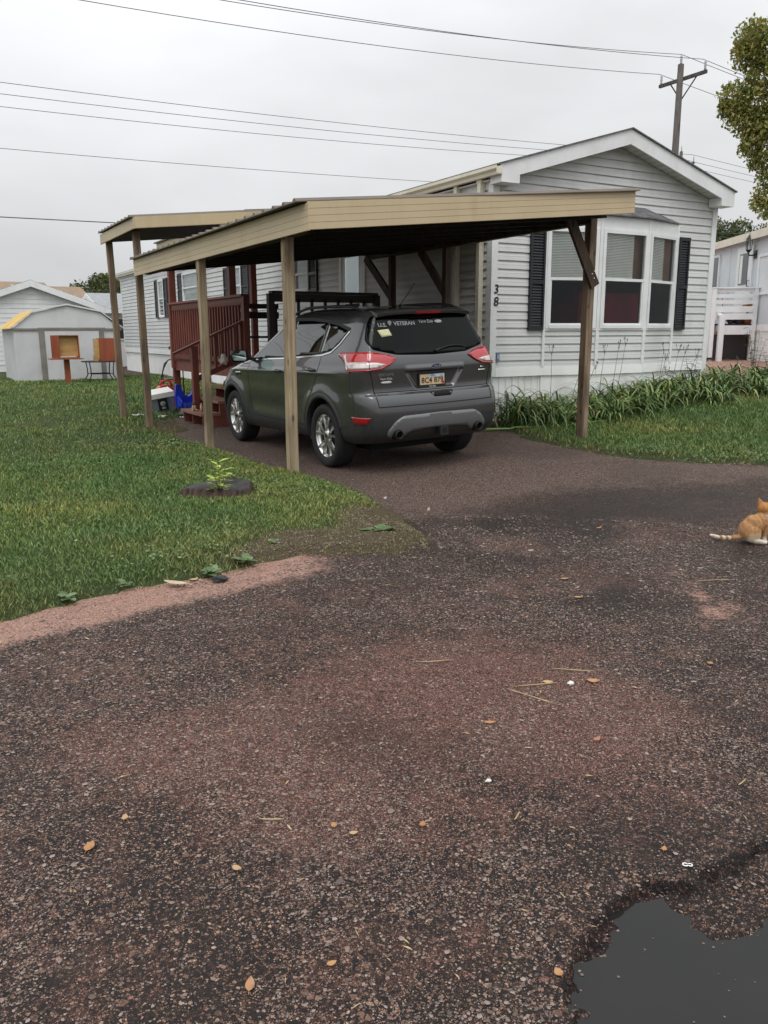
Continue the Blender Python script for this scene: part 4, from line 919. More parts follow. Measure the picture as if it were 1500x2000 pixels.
def cut_arches(o, rad, mat):
    bm = MB()
    for s in (-1, 1):
        for ay in (AX_R, AX_F):
            c = [(rad*math.cos(2*math.pi*i/48), rad*math.sin(2*math.pi*i/48)) for i in range(48)]
            bm.prism([(ay+a, WR+.012+b) for a, b in c], 'x', s*.58, s*1.2)
    cut = bm.build('cutter', mat); md = o.modifiers.new('b', 'BOOLEAN'); md.operation = 'DIFFERENCE'; md.object = cut; md.solver = 'EXACT'
    bpy.context.view_layer.update(); dg = bpy.context.evaluated_depsgraph_get()
    me = bpy.data.meshes.new_from_object(o.evaluated_get(dg)); o.modifiers.clear(); o.data = me; bpy.data.objects.remove(cut)
    return o
# closed shell, cut, then split into painted body and charcoal cladding by height of the ring
body_all = allmb.build('body', M['paint']); body_all.data.materials.append(M['cladding']); body_all.data.materials.append(M['dark'])
cut_arches(body_all, .402, M['dark'])
me = body_all.data
bmA = bmesh.new(); bmA.from_mesh(me)
zs = float(KK[split, 0])
def is_clad(f):
    c = f.calc_center_median(); zlim = .455+.10*float(sstep((.62-c.y)/.35)) if c.y < 2 else .455
    r = min(math.hypot(c.y-AX_R, c.z-WR), math.hypot(c.y-AX_F, c.z-WR))
    inside = abs(c.x) < .82 and r < .41 and c.y < 4.2
    return c.z < zlim or (inside and c.z < .80) 
cladset = [is_clad(f) for f in bmA.faces]
def part_from(bm, sel, name, mat, parent):
    b2 = bm.copy(); b2.faces.ensure_lookup_table()
    bmesh.ops.delete(b2, geom=[f for f, s in zip(b2.faces, sel) if not s], context='FACES')
    m_ = bpy.data.meshes.new(name); b2.to_mesh(m_); b2.free(); m_.materials.clear(); m_.materials.append(mat)
    m_.polygons.foreach_set('material_index', [0]*len(m_.polygons))
    o = bpy.data.objects.new(name, m_); COL.objects.link(o); o.parent = parent
    return o
def autosmooth(o, ang=35):
    b = bmesh.new(); b.from_mesh(o.data)
    for f in b.faces: f.smooth = True
    for e in b.edges:
        if len(e.link_faces) == 2 and e.calc_face_angle(0) > R(ang): e.smooth = False
    b.to_mesh(o.data); b.free()
body = part_from(bmA, [not s for s in cladset], 'body', M['paint'], car); clad = part_from(bmA, cladset, 'lower_cladding', M['cladding'], car)
bmA.free(); bpy.data.objects.remove(body_all); autosmooth(body, 45); autosmooth(clad, 45)

def shoot(o, d):
    h = bvh.ray_cast(Vector(o), Vector(d)); return h[0], h[1]
iref = int(np.argmin(np.abs(ring_z-1.115))); PERIM = G3[iref][:, :2]
PS = np.concatenate([[0], np.cumsum(np.hypot(*np.diff(PERIM, axis=0).T))])
def project(mode, u, v, side=1):
    if mode == 'side': p, n = shoot((side*2.5, u, v), (-side, 0, 0)); d = Vector((-side, 0, 0))
    elif mode == 'rear': p, n = shoot((u, -2, v), (0, 1, 0)); d = Vector((0, 1, 0))
    else:   # around the perimeter: u = arc length from the rear centre line
        a = abs(u); s = 1 if u >= 0 else -1
        x, y = np.interp(a, PS, PERIM[:, 0]), np.interp(a, PS, PERIM[:, 1]); x2, y2 = np.interp(a+.02, PS, PERIM[:, 0]), np.interp(a+.02, PS, PERIM[:, 1])
        t = Vector((x2-x, y2-y, 0)).normalized(); nn = Vector((t.y, -t.x, 0)); o = Vector((x, y, v))+nn*.5
        d = -nn
        if s < 0: o.x *= -1; d = Vector((-d.x, d.y, 0))
        p, n = shoot(o, d)
    return p, d
def densify(poly, e):
    out = []
    for i in range(len(poly)):
        a, b = poly[i], poly[(i+1) % len(poly)]; L = math.hypot(b[0]-a[0], b[1]-a[1]); n = max(1, int(L/e))
        out += [(a[0]+(b[0]-a[0])*k/n, a[1]+(b[1]-a[1])*k/n) for k in range(n)]
    return out
def roundpoly(poly, r, n=4):
    out = []; m = len(poly)
    for i in range(m):
        p0, p1, p2 = Vector(poly[i-1]), Vector(poly[i]), Vector(poly[(i+1) % m])
        a = p1+(p0-p1).normalized()*min(r, (p0-p1).length*.45); b = p1+(p2-p1).normalized()*min(r, (p2-p1).length*.45)
        for k in range(n+1):
            t = k/n; q_ = a*(1-t)**2+p1*2*t*(1-t)+b*t*t; out.append((q_.x, q_.y))
    return out
def decal(name, poly, mode, mat, parent, off=.004, side=1, e=.03, label=None, edge=.012):
    bp = densify(poly, e); nb_ = len(bp); pts = [Vector(p) for p in bp]
    xs = [p[0] for p in bp]; ys = [p[1] for p in bp]
    X, Y = np.meshgrid(np.arange(min(xs), max(xs), e), np.arange(min(ys), max(ys), e)); X, Y = X.ravel(), Y.ravel()
    k = inpoly(X, Y, bp) & (pdist(X, Y, bp) > e*.4); pts += [Vector(p) for p in zip(X[k].tolist(), Y[k].tolist())]
    v, _, f, _, _, _ = delaunay_2d_cdt(pts, [], [list(range(nb_))], 1, 1e-6)
    vs = []; ds = []
    for p in v:
        h, d = project(mode, p.x, p.y, side)
        if h is None: h = Vector((0, .2, p.y)) if mode != 'side' else Vector((side*.8, p.x, p.y))
        vs.append(h-d*off); ds.append(d)
    mb = MB(); mb.add(vs, f, 0, True)
    cnt = {}
    for t in f:
        for i in range(len(t)):
            a, b = t[i], t[(i+1) % len(t)]; cnt[(a, b)] = cnt.get((a, b), 0)+1
    bd = [(a, b) for (a, b) in cnt if (b, a) not in cnt]
    o = len(mb.v); mp = {}
    for a, b in bd:
        for i in (a, b):
            if i not in mp: mp[i] = len(mb.v); mb.v.append(tuple(vs[i]+ds[i]*(off+edge)))
        mb.f.append((b, a, mp[a], mp[b])); mb.mi.append(0); mb.sm.append(False)
    return mb.build(name, mat, parent, local=True, label=label)
def ribbon(mb, pts, mode, w=.006, off=.002, side=1, e=.03):
    P = []
    for a, b in zip(pts[:-1], pts[1:]):
        L = math.hypot(b[0]-a[0], b[1]-a[1]); n = max(1, int(L/e)); P += [(a[0]+(b[0]-a[0])*k/n, a[1]+(b[1]-a[1])*k/n) for k in range(n)]
    P.append(pts[-1]); L_, R_ = [], []
    for i, p in enumerate(P):
        a, b = P[max(0, i-1)], P[min(len(P)-1, i+1)]; d = Vector((b[0]-a[0], b[1]-a[1])).normalized(); n = Vector((-d.y, d.x))*w/2
        for lst, s in ((L_, 1), (R_, -1)):
            h, dd = project(mode, p[0]+n.x*s, p[1]+n.y*s, side)
            lst.append((h-dd*off) if h is not None else (lst[-1] if lst else Vector((0, 0, 0))))
    n = len(P); mb.add(L_+R_, [(i, i+1, n+i+1, n+i) for i in range(n-1)], 0, True)

# glazing, left and right; each door glass is one pane
DLO_F = [(3.02, 1.115), (2.95, 1.190), (2.62, 1.401), (2.40, 1.513), (2.20, 1.554), (1.90, 1.568), (1.90, 1.165)]
DLO_R = [(1.86, 1.165), (1.86, 1.568), (1.45, 1.562), (1.06, 1.535), (1.06, 1.215)]
DLO_Q = [(1.03, 1.218), (1.03, 1.532), (.80, 1.502), (.56, 1.451), (.66, 1.344), (.80, 1.257)]
for s in (-1, 1):
    for nm, pl in (('front_door_window', DLO_F), ('rear_door_window', DLO_R), ('quarter_window', DLO_Q)):
        decal(nm, roundpoly(pl, .03), 'side', M['tint'], body, .004, s)
    mb = MB(); ribbon(mb, [(1.90, 1.150), (1.90, 1.573)], 'side', .07, .003, s); ribbon(mb, [(1.045, 1.200), (1.045, 1.546)], 'side', .05, .003, s)
    ribbon(mb, [(.54, 1.463), (.8, 1.515), (1.06, 1.547), (1.5, 1.578), (1.95, 1.586), (2.24, 1.568), (2.45, 1.530), (2.68, 1.417)], 'side', .035, .003, s)
    mb.build('window_pillar_trim', M['black'], body, local=True)
    mb = MB(); ribbon(mb, [(3.06, 1.102), (2.4, 1.135), (1.9, 1.152), (1.3, 1.185), (.98, 1.205), (.80, 1.236), (.655, 1.322), (.53, 1.446)], 'side', .016, .007, s)
    mb.build('chrome_belt_strip', M['chrome'], body, local=True, recalc=False)
    mb = MB()
    for ln in ([(1.885, 1.14), (1.885, .80), (1.90, .42)], [(3.03, 1.09), (3.05, .9), (3.06, .62), (3.0, .42)], [(1.0, 1.20), (1.03, 1.0), (1.20, .80), (1.34, .62), (1.43, .44)], [(3.0, .42), (1.43, .42)], [(3.06, 1.06), (3.5, 1.06), (4.0, .98)]):
        ribbon(mb, ln, 'side', .007, .0016, s)
    mb.build('door_seam', M['seam'], body, local=True, recalc=False)
    for (y, z) in ((2.05, 1.005), (1.17, 1.045)):
        p, d = project('side', y, z, s)
        mb = MB(); mb.tube([(p.x-s*.004, y-.09, z), (p.x+s*.03, y-.06, z+.004), (p.x+s*.034, y, z+.006), (p.x+s*.03, y+.06, z+.004), (p.x-s*.004, y+.09, z)], [.012, .015, .016, .015, .012], 8); mb.build('door_handle', M['paint'], car, local=True)
    p, d = project('side', 3.44, .93, s)
    decal('fender_vent', roundpoly([(3.30, .955), (3.49, .945), (3.47, .895), (3.33, .905)], .015), 'side', M['chrome'], car, .006, s)
    decal('vent_insert', roundpoly([(3.33, .945), (3.475, .937), (3.46, .905), (3.35, .913)], .01), 'side', M['black'], car, .009, s)
    # charcoal wheel arch lips
    for ay in (AX_R, AX_F):
        mb = MB()
        vs = []; n = 44
        for i in range(n+1):
            a = R(-12)+R(176 if ay == AX_R else 204)*i/n; c, sn = math.cos(a), math.sin(a)
            for (r, ox) in ((.400, -.05), (.398, .004), (.408, .010), (.445, .008), (.456, -.008)):
                yy, zz = ay+r*c, WR+.012+r*sn; h, d = project('side', ay+.43*c, max(.28, WR+.012+.43*sn), s)
                xx = abs(h.x) if h is not None else .9
                vs.append((s*(min(max(xx, .84), .925)+ox), yy, zz))
        mb.add(vs, [(i*5+k, i*5+k+1, i*5+k+6, i*5+k+5) for i in range(n) for k in range(4)], 0, True)
        mb.build('wheel_arch_lip', M['cladding'], car, local=True, recalc=False)
    # mirror
    mm = MB(); x0 = .90
    prof = []
    for (t, ry, rz) in ((0, .035, .045), (.06, .075, .078), (.14, .085, .085), (.20, .07, .07), (.225, .02, .02)):
        prof.append((t, ry, rz))
    vs = []; k = 18
    for (t, ry, rz) in prof:
        for i in range(k):
            a = 2*math.pi*i/k; vs.append((s*(x0+.02+t), 2.93+.03+ry*math.cos(a)*(1.0 if math.cos(a) > 0 else .45), 1.165+rz*math.sin(a)))
    mm.add(vs, [(i*k+j, i*k+(j+1) % k, (i+1)*k+(j+1) % k, (i+1)*k+j) for i in range(len(prof)-1) for j in range(k)], 0, True)
    mm.bar((s*.84, 2.96, 1.115), (s*.95, 2.96, 1.13), .05, .035)
    mo = mm.build('side_mirror', M['black'], car, local=True)
    mm = MB(); g_ = roundpoly([(x0+.055, 1.105), (x0+.23, 1.115), (x0+.235, 1.20), (x0+.19, 1.235), (x0+.055, 1.225)], .03)
    mm.add([(s*a, 2.917, b) for a, b in g_], [tuple(range(len(g_)))]); mm.build('mirror_glass', M['mirror'], mo, local=True, recalc=False)
    # roof rail
    mm = MB(); pr = []
    for y in np.linspace(.50, 2.55, 19):
        h, d = bvh.ray_cast(Vector((s*.585, y, 3)), Vector((0, 0, -1)))[:2]
        t = (y-.50)/2.05; pr.append((s*.595, y, h.z+.034*min(1, 7*t, 7*(1-t))+.004))
    mm.tube(pr, .0155, 8); mm.build('roof_rail', M['black'], car, local=True)
# windscreen and rear window
decal('rear_window', roundpoly([(-.60, 1.591), (0, 1.601), (.60, 1.591), (.665, 1.474), (.715, 1.344), (.675, 1.264), (.42, 1.205), (0, 1.190), (-.42, 1.205), (-.675, 1.264), (-.715, 1.344), (-.665, 1.474)], .035), 'rear', M['tint2'], body, .005, e=.035)
wmb = MB(); vs = []; n = 14; m = 8
for i in range(n+1):
    for j in range(m+1):
        u = -1+2*i/n; zz = 1.13+.43*j/m; h = bvh.ray_cast(Vector((u*(.74-.16*j/m), 7, zz)), Vector((0, -1, 0)))[0]; vs.append(h+Vector((0, .006, .002)))
wmb.add(vs, [(i*(m+1)+j, i*(m+1)+j+1, (i+1)*(m+1)+j+1, (i+1)*(m+1)+j) for i in range(n) for j in range(m)], 0, True); wmb.build('windscreen', M['tint'], body, local=True)
# spoiler over the rear window, high brake lamp under its lip
mb = MB(); vs = []; n = 24
for i in range(n+1):
    u = -1+2*i/n; x = u*.565; c = .07*u*u
    hz = bvh.ray_cast(Vector((x, .42, 3)), Vector((0, 0, -1)))[0].z
    vs += [(x, .44, hz-.01), (x, .32+c, hz+.002), (x, .205+c, 1.638-.025*u**4), (x, .190+c, 1.625-.025*u**4), (x, .205+c, 1.601-.025*u**4), (x, .36+c, 1.590-.025*u**4)]
mb.add(vs, [(i*6+k, i*6+k+1, i*6+k+7, i*6+k+6) for i in range(n) for k in range(5)]+[tuple(range(6)), tuple(range(n*6+5, n*6-1, -1))], 0, True)
sp = mb.build('rear_spoiler', M['paint'], car, local=True); autosmooth(sp, 40)
mb = MB(); mb.hexa([(-.15, .195, 1.602), (.15, .195, 1.602), (.15, .25, 1.602), (-.15, .25, 1.602), (-.15, .186, 1.625), (.15, .186, 1.625), (.15, .25, 1.592), (-.15, .25, 1.592)]); mb.build('high_brake_light', M['redlens2'], car, local=True)
# tail lamps wrap the corner: red shell, clear lower lens, reversing strip
LAMP = [(.445, 1.172), (.53, 1.207), (.64, 1.232), (.78, 1.243), (1.02, 1.240), (1.21, 1.237), (1.24, 1.207), (1.15, 1.178), (1.09, 1.145), (1.03, 1.09), (.97, 1.050), (.76, 1.058), (.62, 1.070), (.53, 1.108)]
CLEAR = [(.57, 1.118), (.66, 1.138), (.78, 1.148), (1.0, 1.147), (1.04, 1.135), (.99, 1.085), (.96, 1.073), (.78, 1.080), (.64, 1.090)]
STRIP = [(1.085, 1.228), (1.12, 1.228), (1.10, 1.18), (1.07, 1.15), (1.02, 1.070), (.99, 1.070), (1.02, 1.145), (1.065, 1.185)]
for s in (-1, 1):
    f = lambda P: [(s*a, b) for a, b in P]
    lm = decal('tail_light', roundpoly(f(LAMP), .02), 'perim', M['redlens'], car, .012, e=.025, edge=.02)
    decal('clear_lens', roundpoly(f(CLEAR), .015), 'perim', M['clearlens'], lm, .0155, e=.025)
    decal('clear_strip', roundpoly(f(STRIP), .01), 'perim', M['clearlens'], lm, .0158, e=.025)
    decal('red_rim', roundpoly(f([(.445, 1.172), (.53, 1.108), (.62, 1.070), (.76, 1.058), (.97, 1.050), (1.0, 1.058), (.95, 1.068), (.76, 1.074), (.64, 1.085), (.545, 1.125)]), .006), 'perim', M['redlens2'], lm, .0162, e=.02)
    mb = MB(); ribbon(mb, [(s*.755, 1.245), (s*.745, 1.05)], 'perim', .006, .0165); mb.build('lamp_seam', M['seam'], lm, local=True, recalc=False)
    decal('reflector', roundpoly(f([(.745, .600), (.97, .603), (.92, .528), (.78, .530)]), .012), 'perim', M['redlens2'], car, .006, e=.03)
# tailgate seams
mb = MB()
for s in (-1, 1):
    ribbon(mb, [(s*.745, 1.05), (s*.725, .97), (s*.71, .86), (s*.69, .70)], 'perim', .009, .0022)
    ribbon(mb, [(s*.755, 1.245), (s*.745, 1.30)], 'perim', .008, .0022)
ribbon(mb, [(-.69, .70), (.69, .70)], 'perim', .010, .0022); ribbon(mb, [(-.71, .84), (.71, .84)], 'perim', .007, .0022)
mb.build('tailgate_seam', M['seam'], body, local=True, recalc=False)
decal('tailgate_grip', roundpoly([(-.10, .815), (.20, .815), (.15, .768), (-.05, .768)], .012), 'rear', M['dark'], body, .003, e=.03)
# silver lower trim with two exhaust holes painted dark, tow hitch
decal('skid_plate', roundpoly([(-.60, .385), (-.61, .45), (-.53, .55), (-.44, .60), (0, .61), (.44, .60), (.53, .55), (.61, .45), (.60, .385), (.42, .385), (.36, .435), (.18, .455), (-.18, .455), (-.36, .435), (-.42, .385)], .03), 'rear', M['silverplastic'], car, .016, e=.03, edge=.05)
for s in (-1, 1):
    mb = MB(); mb.lathe([(.036, .24), (.036, .01), (.041, .004), (.043, .02), (.043, .24)], 24, 'y', c=(s*.50, -.004, .415)); mb.lathe([(.0, .10), (.036, .10)], 24, 'y', c=(s*.50, -.004, .415), mi=1)
    mb.build('exhaust_tip', [M['iron'], M['dark']], car, local=True)
    decal('exhaust_hole_shade', [(s*.50+.054*math.cos(a), .412+.054*math.sin(a)) for a in np.linspace(0, 6.283, 25)[:-1]], 'rear', M['dark'], car, .019, e=.03)  # black disc on the trim, the shade inside the hole put in as colour
mb = MB(); mb.box(-.035, .035, -.055, .25, .385, .455); mb.box(-.05, .05, -.062, -.045, .375, .465); mb.box(-.028, .028, -.0625, -.061, .392, .448, 1); mb.box(-.52, .52, .15, .21, .37, .43); mb.build('tow_hitch', [M['iron'], M['dark']], car, local=True)
# number plate, badges, stickers
PX0, PX1, PZ0, PZ1, PY = -.185, .125, .862, .995, .085
q = NT('plate_face'); C = q.coord(); n1 = q.noise(C, 14, 4); sx = q.node('ShaderNodeSeparateXYZ'); q.l.new(C, sx.inputs[0])
sk = q.sm(q.math('ADD', sx.outputs['Z'], q.math('MULTIPLY', n1, .04)), .972, .995); skx = q.math('MULTIPLY', sk, q.sm(sx.outputs['X'], -.11, -.02))
q.set(base=q.mix(skx, q.mix(n1, (.50, .36, .19), (.66, .52, .33)), q.mix(q.sm(n1, .4, .6), (.10, .28, .55), (.55, .60, .62))), rough=.4); M['plate'] = q.m
yv = PY; h = bvh.ray_cast(Vector((0, -2, .93)), Vector((0, 1, 0)))[0]; yv = h.y-.012
mb = MB(); mb.box(PX0-.012, PX1+.012, yv-.008, yv+.01, PZ0-.014, PZ1+.012); pf = mb.build('plate_frame', M['black'], car, local=True)
mb = MB(); mb.box(PX0+.004, PX1-.004, yv-.0095, yv-.0081, PZ0+.024, PZ1-.003); mb.build('number_plate', M['plate'], pf, local=True)
mb = MB(); text_mb(mb, '8C4 879', .078, ((PX0+PX1)/2, yv-.0100, PZ0+.042), (1, 0, 0), (0, 0, 1), .001, 'CENTER', bold=.0016)
mb.build('plate_lettering', M['black'], pf, local=True, recalc=False)
mb = MB(); mb.box(PX1-.036, PX1-.008, yv-.0105, yv-.0095, PZ0+.028, PZ0+.052); mb.build('plate_sticker', M['redlens'], pf, local=True)
mb = MB(); text_mb(mb, 'Vern Eide', .022, ((PX0+PX1)/2, yv-.0088, PZ0-.001), (1, 0, 0), (0, 0, 1), .001, 'CENTER'); mb.build('frame_lettering', M['trim'], pf, local=True, recalc=False)
EX, EZ = -.005, 1.075; h = bvh.ray_cast(Vector((EX, -2, EZ)), Vector((0, 1, 0)))[0]; ey = h.y-.004
mb = MB(); c = [(EX+.062*math.cos(a), EZ+.027*math.sin(a)) for a in np.linspace(0, 6.283, 33)[:-1]]; mb.prism(c, 'y', ey-.006, ey+.01)
em = mb.build('oval_badge', M['chrome'], car, local=True)
q = NT('badge_blue'); M['badge'] = q.set(base=(.010, .020, .075), rough=.15, coat=1)
mb = MB(); c = [(EX+.056*math.cos(a), EZ+.022*math.sin(a)) for a in np.linspace(0, 6.283, 33)[:-1]]; mb.prism(c, 'y', ey-.008, ey-.005); mb.build('badge_field', M['badge'], em, local=True)
mb = MB(); text_mb(mb, 'Ford', .038, (EX, ey-.0085, EZ-.011), (1, 0, 0), (0, 0, 1), .0006, 'CENTER', shear=.3, bold=.0008); mb.build('badge_lettering', M['chrome'], em, local=True, recalc=False)
def surf_text(nm, s, size, x, z, mat, parent, mode='rear', off=.004, bold=.0, sx=1.0, shear=0):
    mb = MB(); text_mb(mb, s, size, (0, 0, 0), (1, 0, 0), (0, 0, 1), 0, bold=bold, shear=shear)
    vs = []
    for v in mb.v:
        h, d = project('rear', x+v[0]*sx, z+v[2]); vs.append(tuple(h-d*off))
    mb.v = vs; return mb.build(nm, mat, parent, local=True, recalc=False)
M['decalwhite'] = simple('white_vinyl_decal', (.45, .46, .45), .6, .05, 5, bump=0); M['decalgrey'] = simple('grey_vinyl_decal', (.22, .225, .23), .6, .05, 5, bump=0)
surf_text('window_lettering', 'U.S.', .052, -.560, 1.482, M['decalgrey'], car, off=.012, bold=.002, sx=1.15)
surf_text('window_lettering', 'VETERAN', .052, -.385, 1.492, M['decalgrey'], car, off=.012, bold=.002, sx=1.1)
decal('window_emblem', roundpoly([(-.435, 1.484), (-.415, 1.496), (-.40, 1.530), (-.42, 1.543), (-.448, 1.526)], .01), 'rear', M['decalgrey'], car, .0118, e=.02)
surf_text('window_lettering', 'Vern Eide', .045, -.095, 1.508, M['decalwhite'], car, off=.012, sx=1.0, shear=.15)
decal('window_oval', [(.150+.045*math.cos(a), 1.518+.018*math.sin(a)) for a in np.linspace(0, 6.283, 21)[:-1]], 'rear', M['decalwhite'], car, .0118, e=.02)
M['sticker'] = simple('pale_yellow_paper', (.60, .60, .36), .7, .12, 60, bump=0)
decal('window_sticker', [(-.575, 1.449), (-.455, 1.458), (-.43, 1.394), (-.545, 1.379)], 'rear', M['sticker'], car, .0118, e=.03)
surf_text('badge_lettering', 'ESCAPE', .036, -.655, 1.003, M['chrome'], car, off=.004, sx=1.35, bold=.001)
surf_text('dealer_lettering', 'Vern Eide', .034, -.640, .963, M['decalwhite'], car, off=.004, sx=1.0)
decal('dealer_mark', roundpoly([(-.61, .948), (-.53, .950), (-.505, .937), (-.535, .925), (-.605, .925), (-.635, .937)], .008), 'rear', M['decalwhite'], car, .004, e=.02)
decal('trim_badge', [(.60, 1.035), (.655, 1.035), (.655, 1.025), (.60, 1.025)], 'rear', M['chrome'], car, .004, e=.02); decal('trim_badge', [(.575, 1.005), (.675, 1.005), (.675, .990), (.575, .990)], 'rear', M['chrome'], car, .004, e=.02)
mb = MB(); wp = []
for t in np.linspace(0, 1, 9): h, d = project('rear', .02+.42*t, 1.225+.045*math.sin(math.pi*t*.8)); wp.append(h-d*.022)
mb.tube(wp, [.016, .013, .010, .009, .008, .008, .007, .006, .004], 6); mb.build('rear_wiper', M['black'], car, local=True)
h = bvh.ray_cast(Vector((.0, .75, 3)), Vector((0, 0, -1)))[0]
mb = MB(); mb.tube([h, h+Vector((0, -.015, .03))], .012, 8); mb.tube([h+Vector((0, -.01, .02)), h+Vector((.10, -.16, .24))], .004, 6); mb.build('antenna', M['black'], car, local=True)
# headlamps at the far front
for s in (-1, 1): decal('headlight', roundpoly([(4.05, .93), (3.72, .985), (3.66, .965), (3.9, .885), (4.1, .875)], .02), 'side', M['clearlens'], car, .006, s, e=.04)
# wheels
def wheel_parts(ay, s):
    wmp = sub('wheel', car); x = s*.772; t = MB()
    prof = [(.232, -.10), (.25, -.112), (.30, -.118), (.328, -.112), (.343, -.09), (.346, -.05), (.346, .05), (.343, .09), (.328, .112), (.30, .118), (.25, .112), (.232, .10)]
    t.lathe(prof, 56, 'x', c=(x, ay, WR))
    for k in (-.055, -.018, .018, .055): t.lathe([(.3468, k-.004), (.3472, k), (.3468, k+.004)], 56, 'x', c=(x, ay, WR))
    t.build('tyre', M['tyre'], wmp, local=True)
    rm = MB(); rm.lathe([(.232, -.10), (.222, -.09), (.205, -.06), (.200, .06), (.222, .094), (.238, .106), (.243, .104), (.240, .096)], 48, 'x', c=(x, ay, WR))
    rm2 = rm
    def P(r, a, d): return (x+s*d, ay+r*math.cos(a), WR+r*math.sin(a))
    for k in range(5):
        a0 = R(90+72*k)
        for sg in (-1, 1):
            ai, ao = a0+sg*.16, a0+sg*.27
            hw_i, hw_o = .19, .085
            rm.hexa([P(.045, ai-sg*.1-hw_i, .06), P(.228, ao-hw_o, .075), P(.228, ao+hw_o, .075), P(.045, ai-sg*.1+hw_i, .06),
                     P(.045, ai-sg*.1-hw_i*.8, .086), P(.232, ao-hw_o*.62, .100), P(.232, ao+hw_o*.62, .100), P(.045, ai-sg*.1+hw_i*.8, .086)])
    rm.lathe([(.0, .092), (.03, .092), (.06, .084), (.066, .06)] if s > 0 else [(.0, -.092), (.03, -.092), (.06, -.084), (.066, -.06)], 24, 'x', c=(x, ay, WR))
    rm.build('rim', M['rim'], wmp, local=True)
    dk = MB(); dk.lathe([(0, s*.02), (.205, s*.02)], 32, 'x', c=(x, ay, WR)); dk.lathe([(.05, s*.045), (.15, s*.045), (.15, s*.02)], 32, 'x', c=(x, ay, WR), mi=1); dk.build('brake_disc', [M['dark'], M['iron']], wmp, local=True)
    dk = MB(); dk.lathe([(0, s*.098), (.022, s*.098), (.026, s*.09)], 20, 'x', c=(x, ay, WR)); dk.build('hub_cap', M['black'], wmp, local=True)
for ay in (AX_R, AX_F):
    for s in (-1, 1): wheel_parts(ay, s)
mb = MB(); mb.box(-.55, .55, .5, 4.1, .20, .34); mb.build('underbody', M['dark'], car, local=True)
# ------------------------------------------------------------------ storage shed, boxes on stand and table
SHY = 27.6
shed = thing('storage_shed', 'grey white metal shed with gambrel roof, one roof side yellow', 'shed', (2.9, SHY, 0))
GAM = [(2.80, 1.62), (3.50, 2.13), (4.50, 2.34), (5.50, 2.14), (6.18, 1.62)]
SD = 3.4
mb = MB(); mb.prism([(2.92, -.1), (6.06, -.1), (6.06, 1.64), (2.92, 1.64)], 'y', SHY, SHY+SD-.1)
n = 46
for i in range(n):   # ribs of the side wall
    y = SHY+.05+i*(SD-.2)/n; mb.box(2.906, 2.92, y, y+.02, -.1, 1.62)
for i in range(60): x = 2.95+i*3.08/60; mb.box(x, x+.014, SHY-.008, SHY, -.1, 1.60)
mb.build('wall', M['metalwhite'], shed)
mb = MB(); mb.prism([(GAM[0][0]+.1, 1.64)]+[(a, b-.02) for a, b in GAM[1:4]]+[(GAM[4][0]-.1, 1.64)], 'y', SHY-.03, SHY+.02); mb.build('gable', M['metalwhite'], shed)
for i, (nm, m) in enumerate((('yellow_roof_panel', 'yellow'), ('roof_panel', 'metalwhite'), ('roof_panel', 'metalwhite'), ('roof_panel', 'metalwhite'))):
    (a, b), (c, d) = GAM[i], GAM[i+1]; mb = MB()
    mb.hexa([(a, SHY-.10, b), (c, SHY-.10, d), (c, SHY+SD, d), (a, SHY+SD, b), (a, SHY-.10, b+.03), (c, SHY-.10, d+.03), (c, SHY+SD, d+.03), (a, SHY+SD, b+.03)])
    for k in range(12): y = SHY-.06+k*.29; mb.hexa([(a, y, b+.03), (c, y, d+.03), (c, y+.03, d+.03), (a, y+.03, b+.03), (a, y, b+.045), (c, y, d+.045), (c, y+.03, d+.045), (a, y+.03, b+.045)])
    mb.build(nm, M[m], shed)
mb = MB(); mb.box(2.86, 6.12, SHY-.045, SHY-.0305, 1.575, 1.64); mb.box(3.60, 5.62, SHY-.05, SHY-.046, 1.60, 1.66); mb.build('eave_trim', M['greytrim'], shed)
for (x0, x1) in ((3.62, 3.78), (5.42, 5.56)): mb = MB(); mb.box(x0, x1, SHY-.046, SHY-.009, -.1, 1.574); mb.build('door_post', M['greytrim'], shed)
mb = MB(); mb.box(3.79, 5.41, SHY-.03, SHY-.010, -.05, 1.57); mb.box(4.595, 4.605, SHY-.033, SHY-.03, 0, 1.57); mb.build('sliding_door', M['metalwhite'], shed)

bp = thing('wooden_box', 'open red brown wooden box with honey coloured inside, on a single post', 'box', (4.06, 25.8, .74))
mb = MB(); mb.box(3.62, 4.52, 25.5, 26.15, .735, .765); mb.build('tray', M['redwood'], bp)
mb = MB(); t = .02
mb.box(3.88, 4.44, 25.60, 26.05, .766, .79); mb.box(3.88, 4.44, 25.60, 26.05, 1.41, 1.43); mb.box(3.88, 3.90, 25.60, 26.05, .79, 1.41); mb.box(4.42, 4.44, 25.60, 26.05, .79, 1.41); mb.build('case', M['redwood'], bp)
mb = MB(); mb.box(3.90, 4.42, 25.76, 25.79, .83, 1.41); mb.build('back_board', M['honeywood'], bp)
mb = MB(); mb.bar((3.66, 25.58, 1.10), (3.87, 25.61, 1.10), .65, .018, upv=(0, 1, 0)); mb.build('door', M['redwood'], bp)
pp = thing('box_post', 'red painted post carrying the open wooden box', 'post', (4.08, 25.8, 0)); post(pp, 4.09, 25.82, .734, M['redwood'], .15, .15)
tb = thing('patio_table', 'black metal table with curved legs beside the shed door', 'table', (5.15, 26.5, 0))
mb = MB(); mb.lathe([(0, .655), (.54, .655), (.55, .645), (.55, .625), (.53, .62), (0, .62)], 40, c=(5.16, 26.5, 0)); mb.build('table_top', M['iron'], tb)
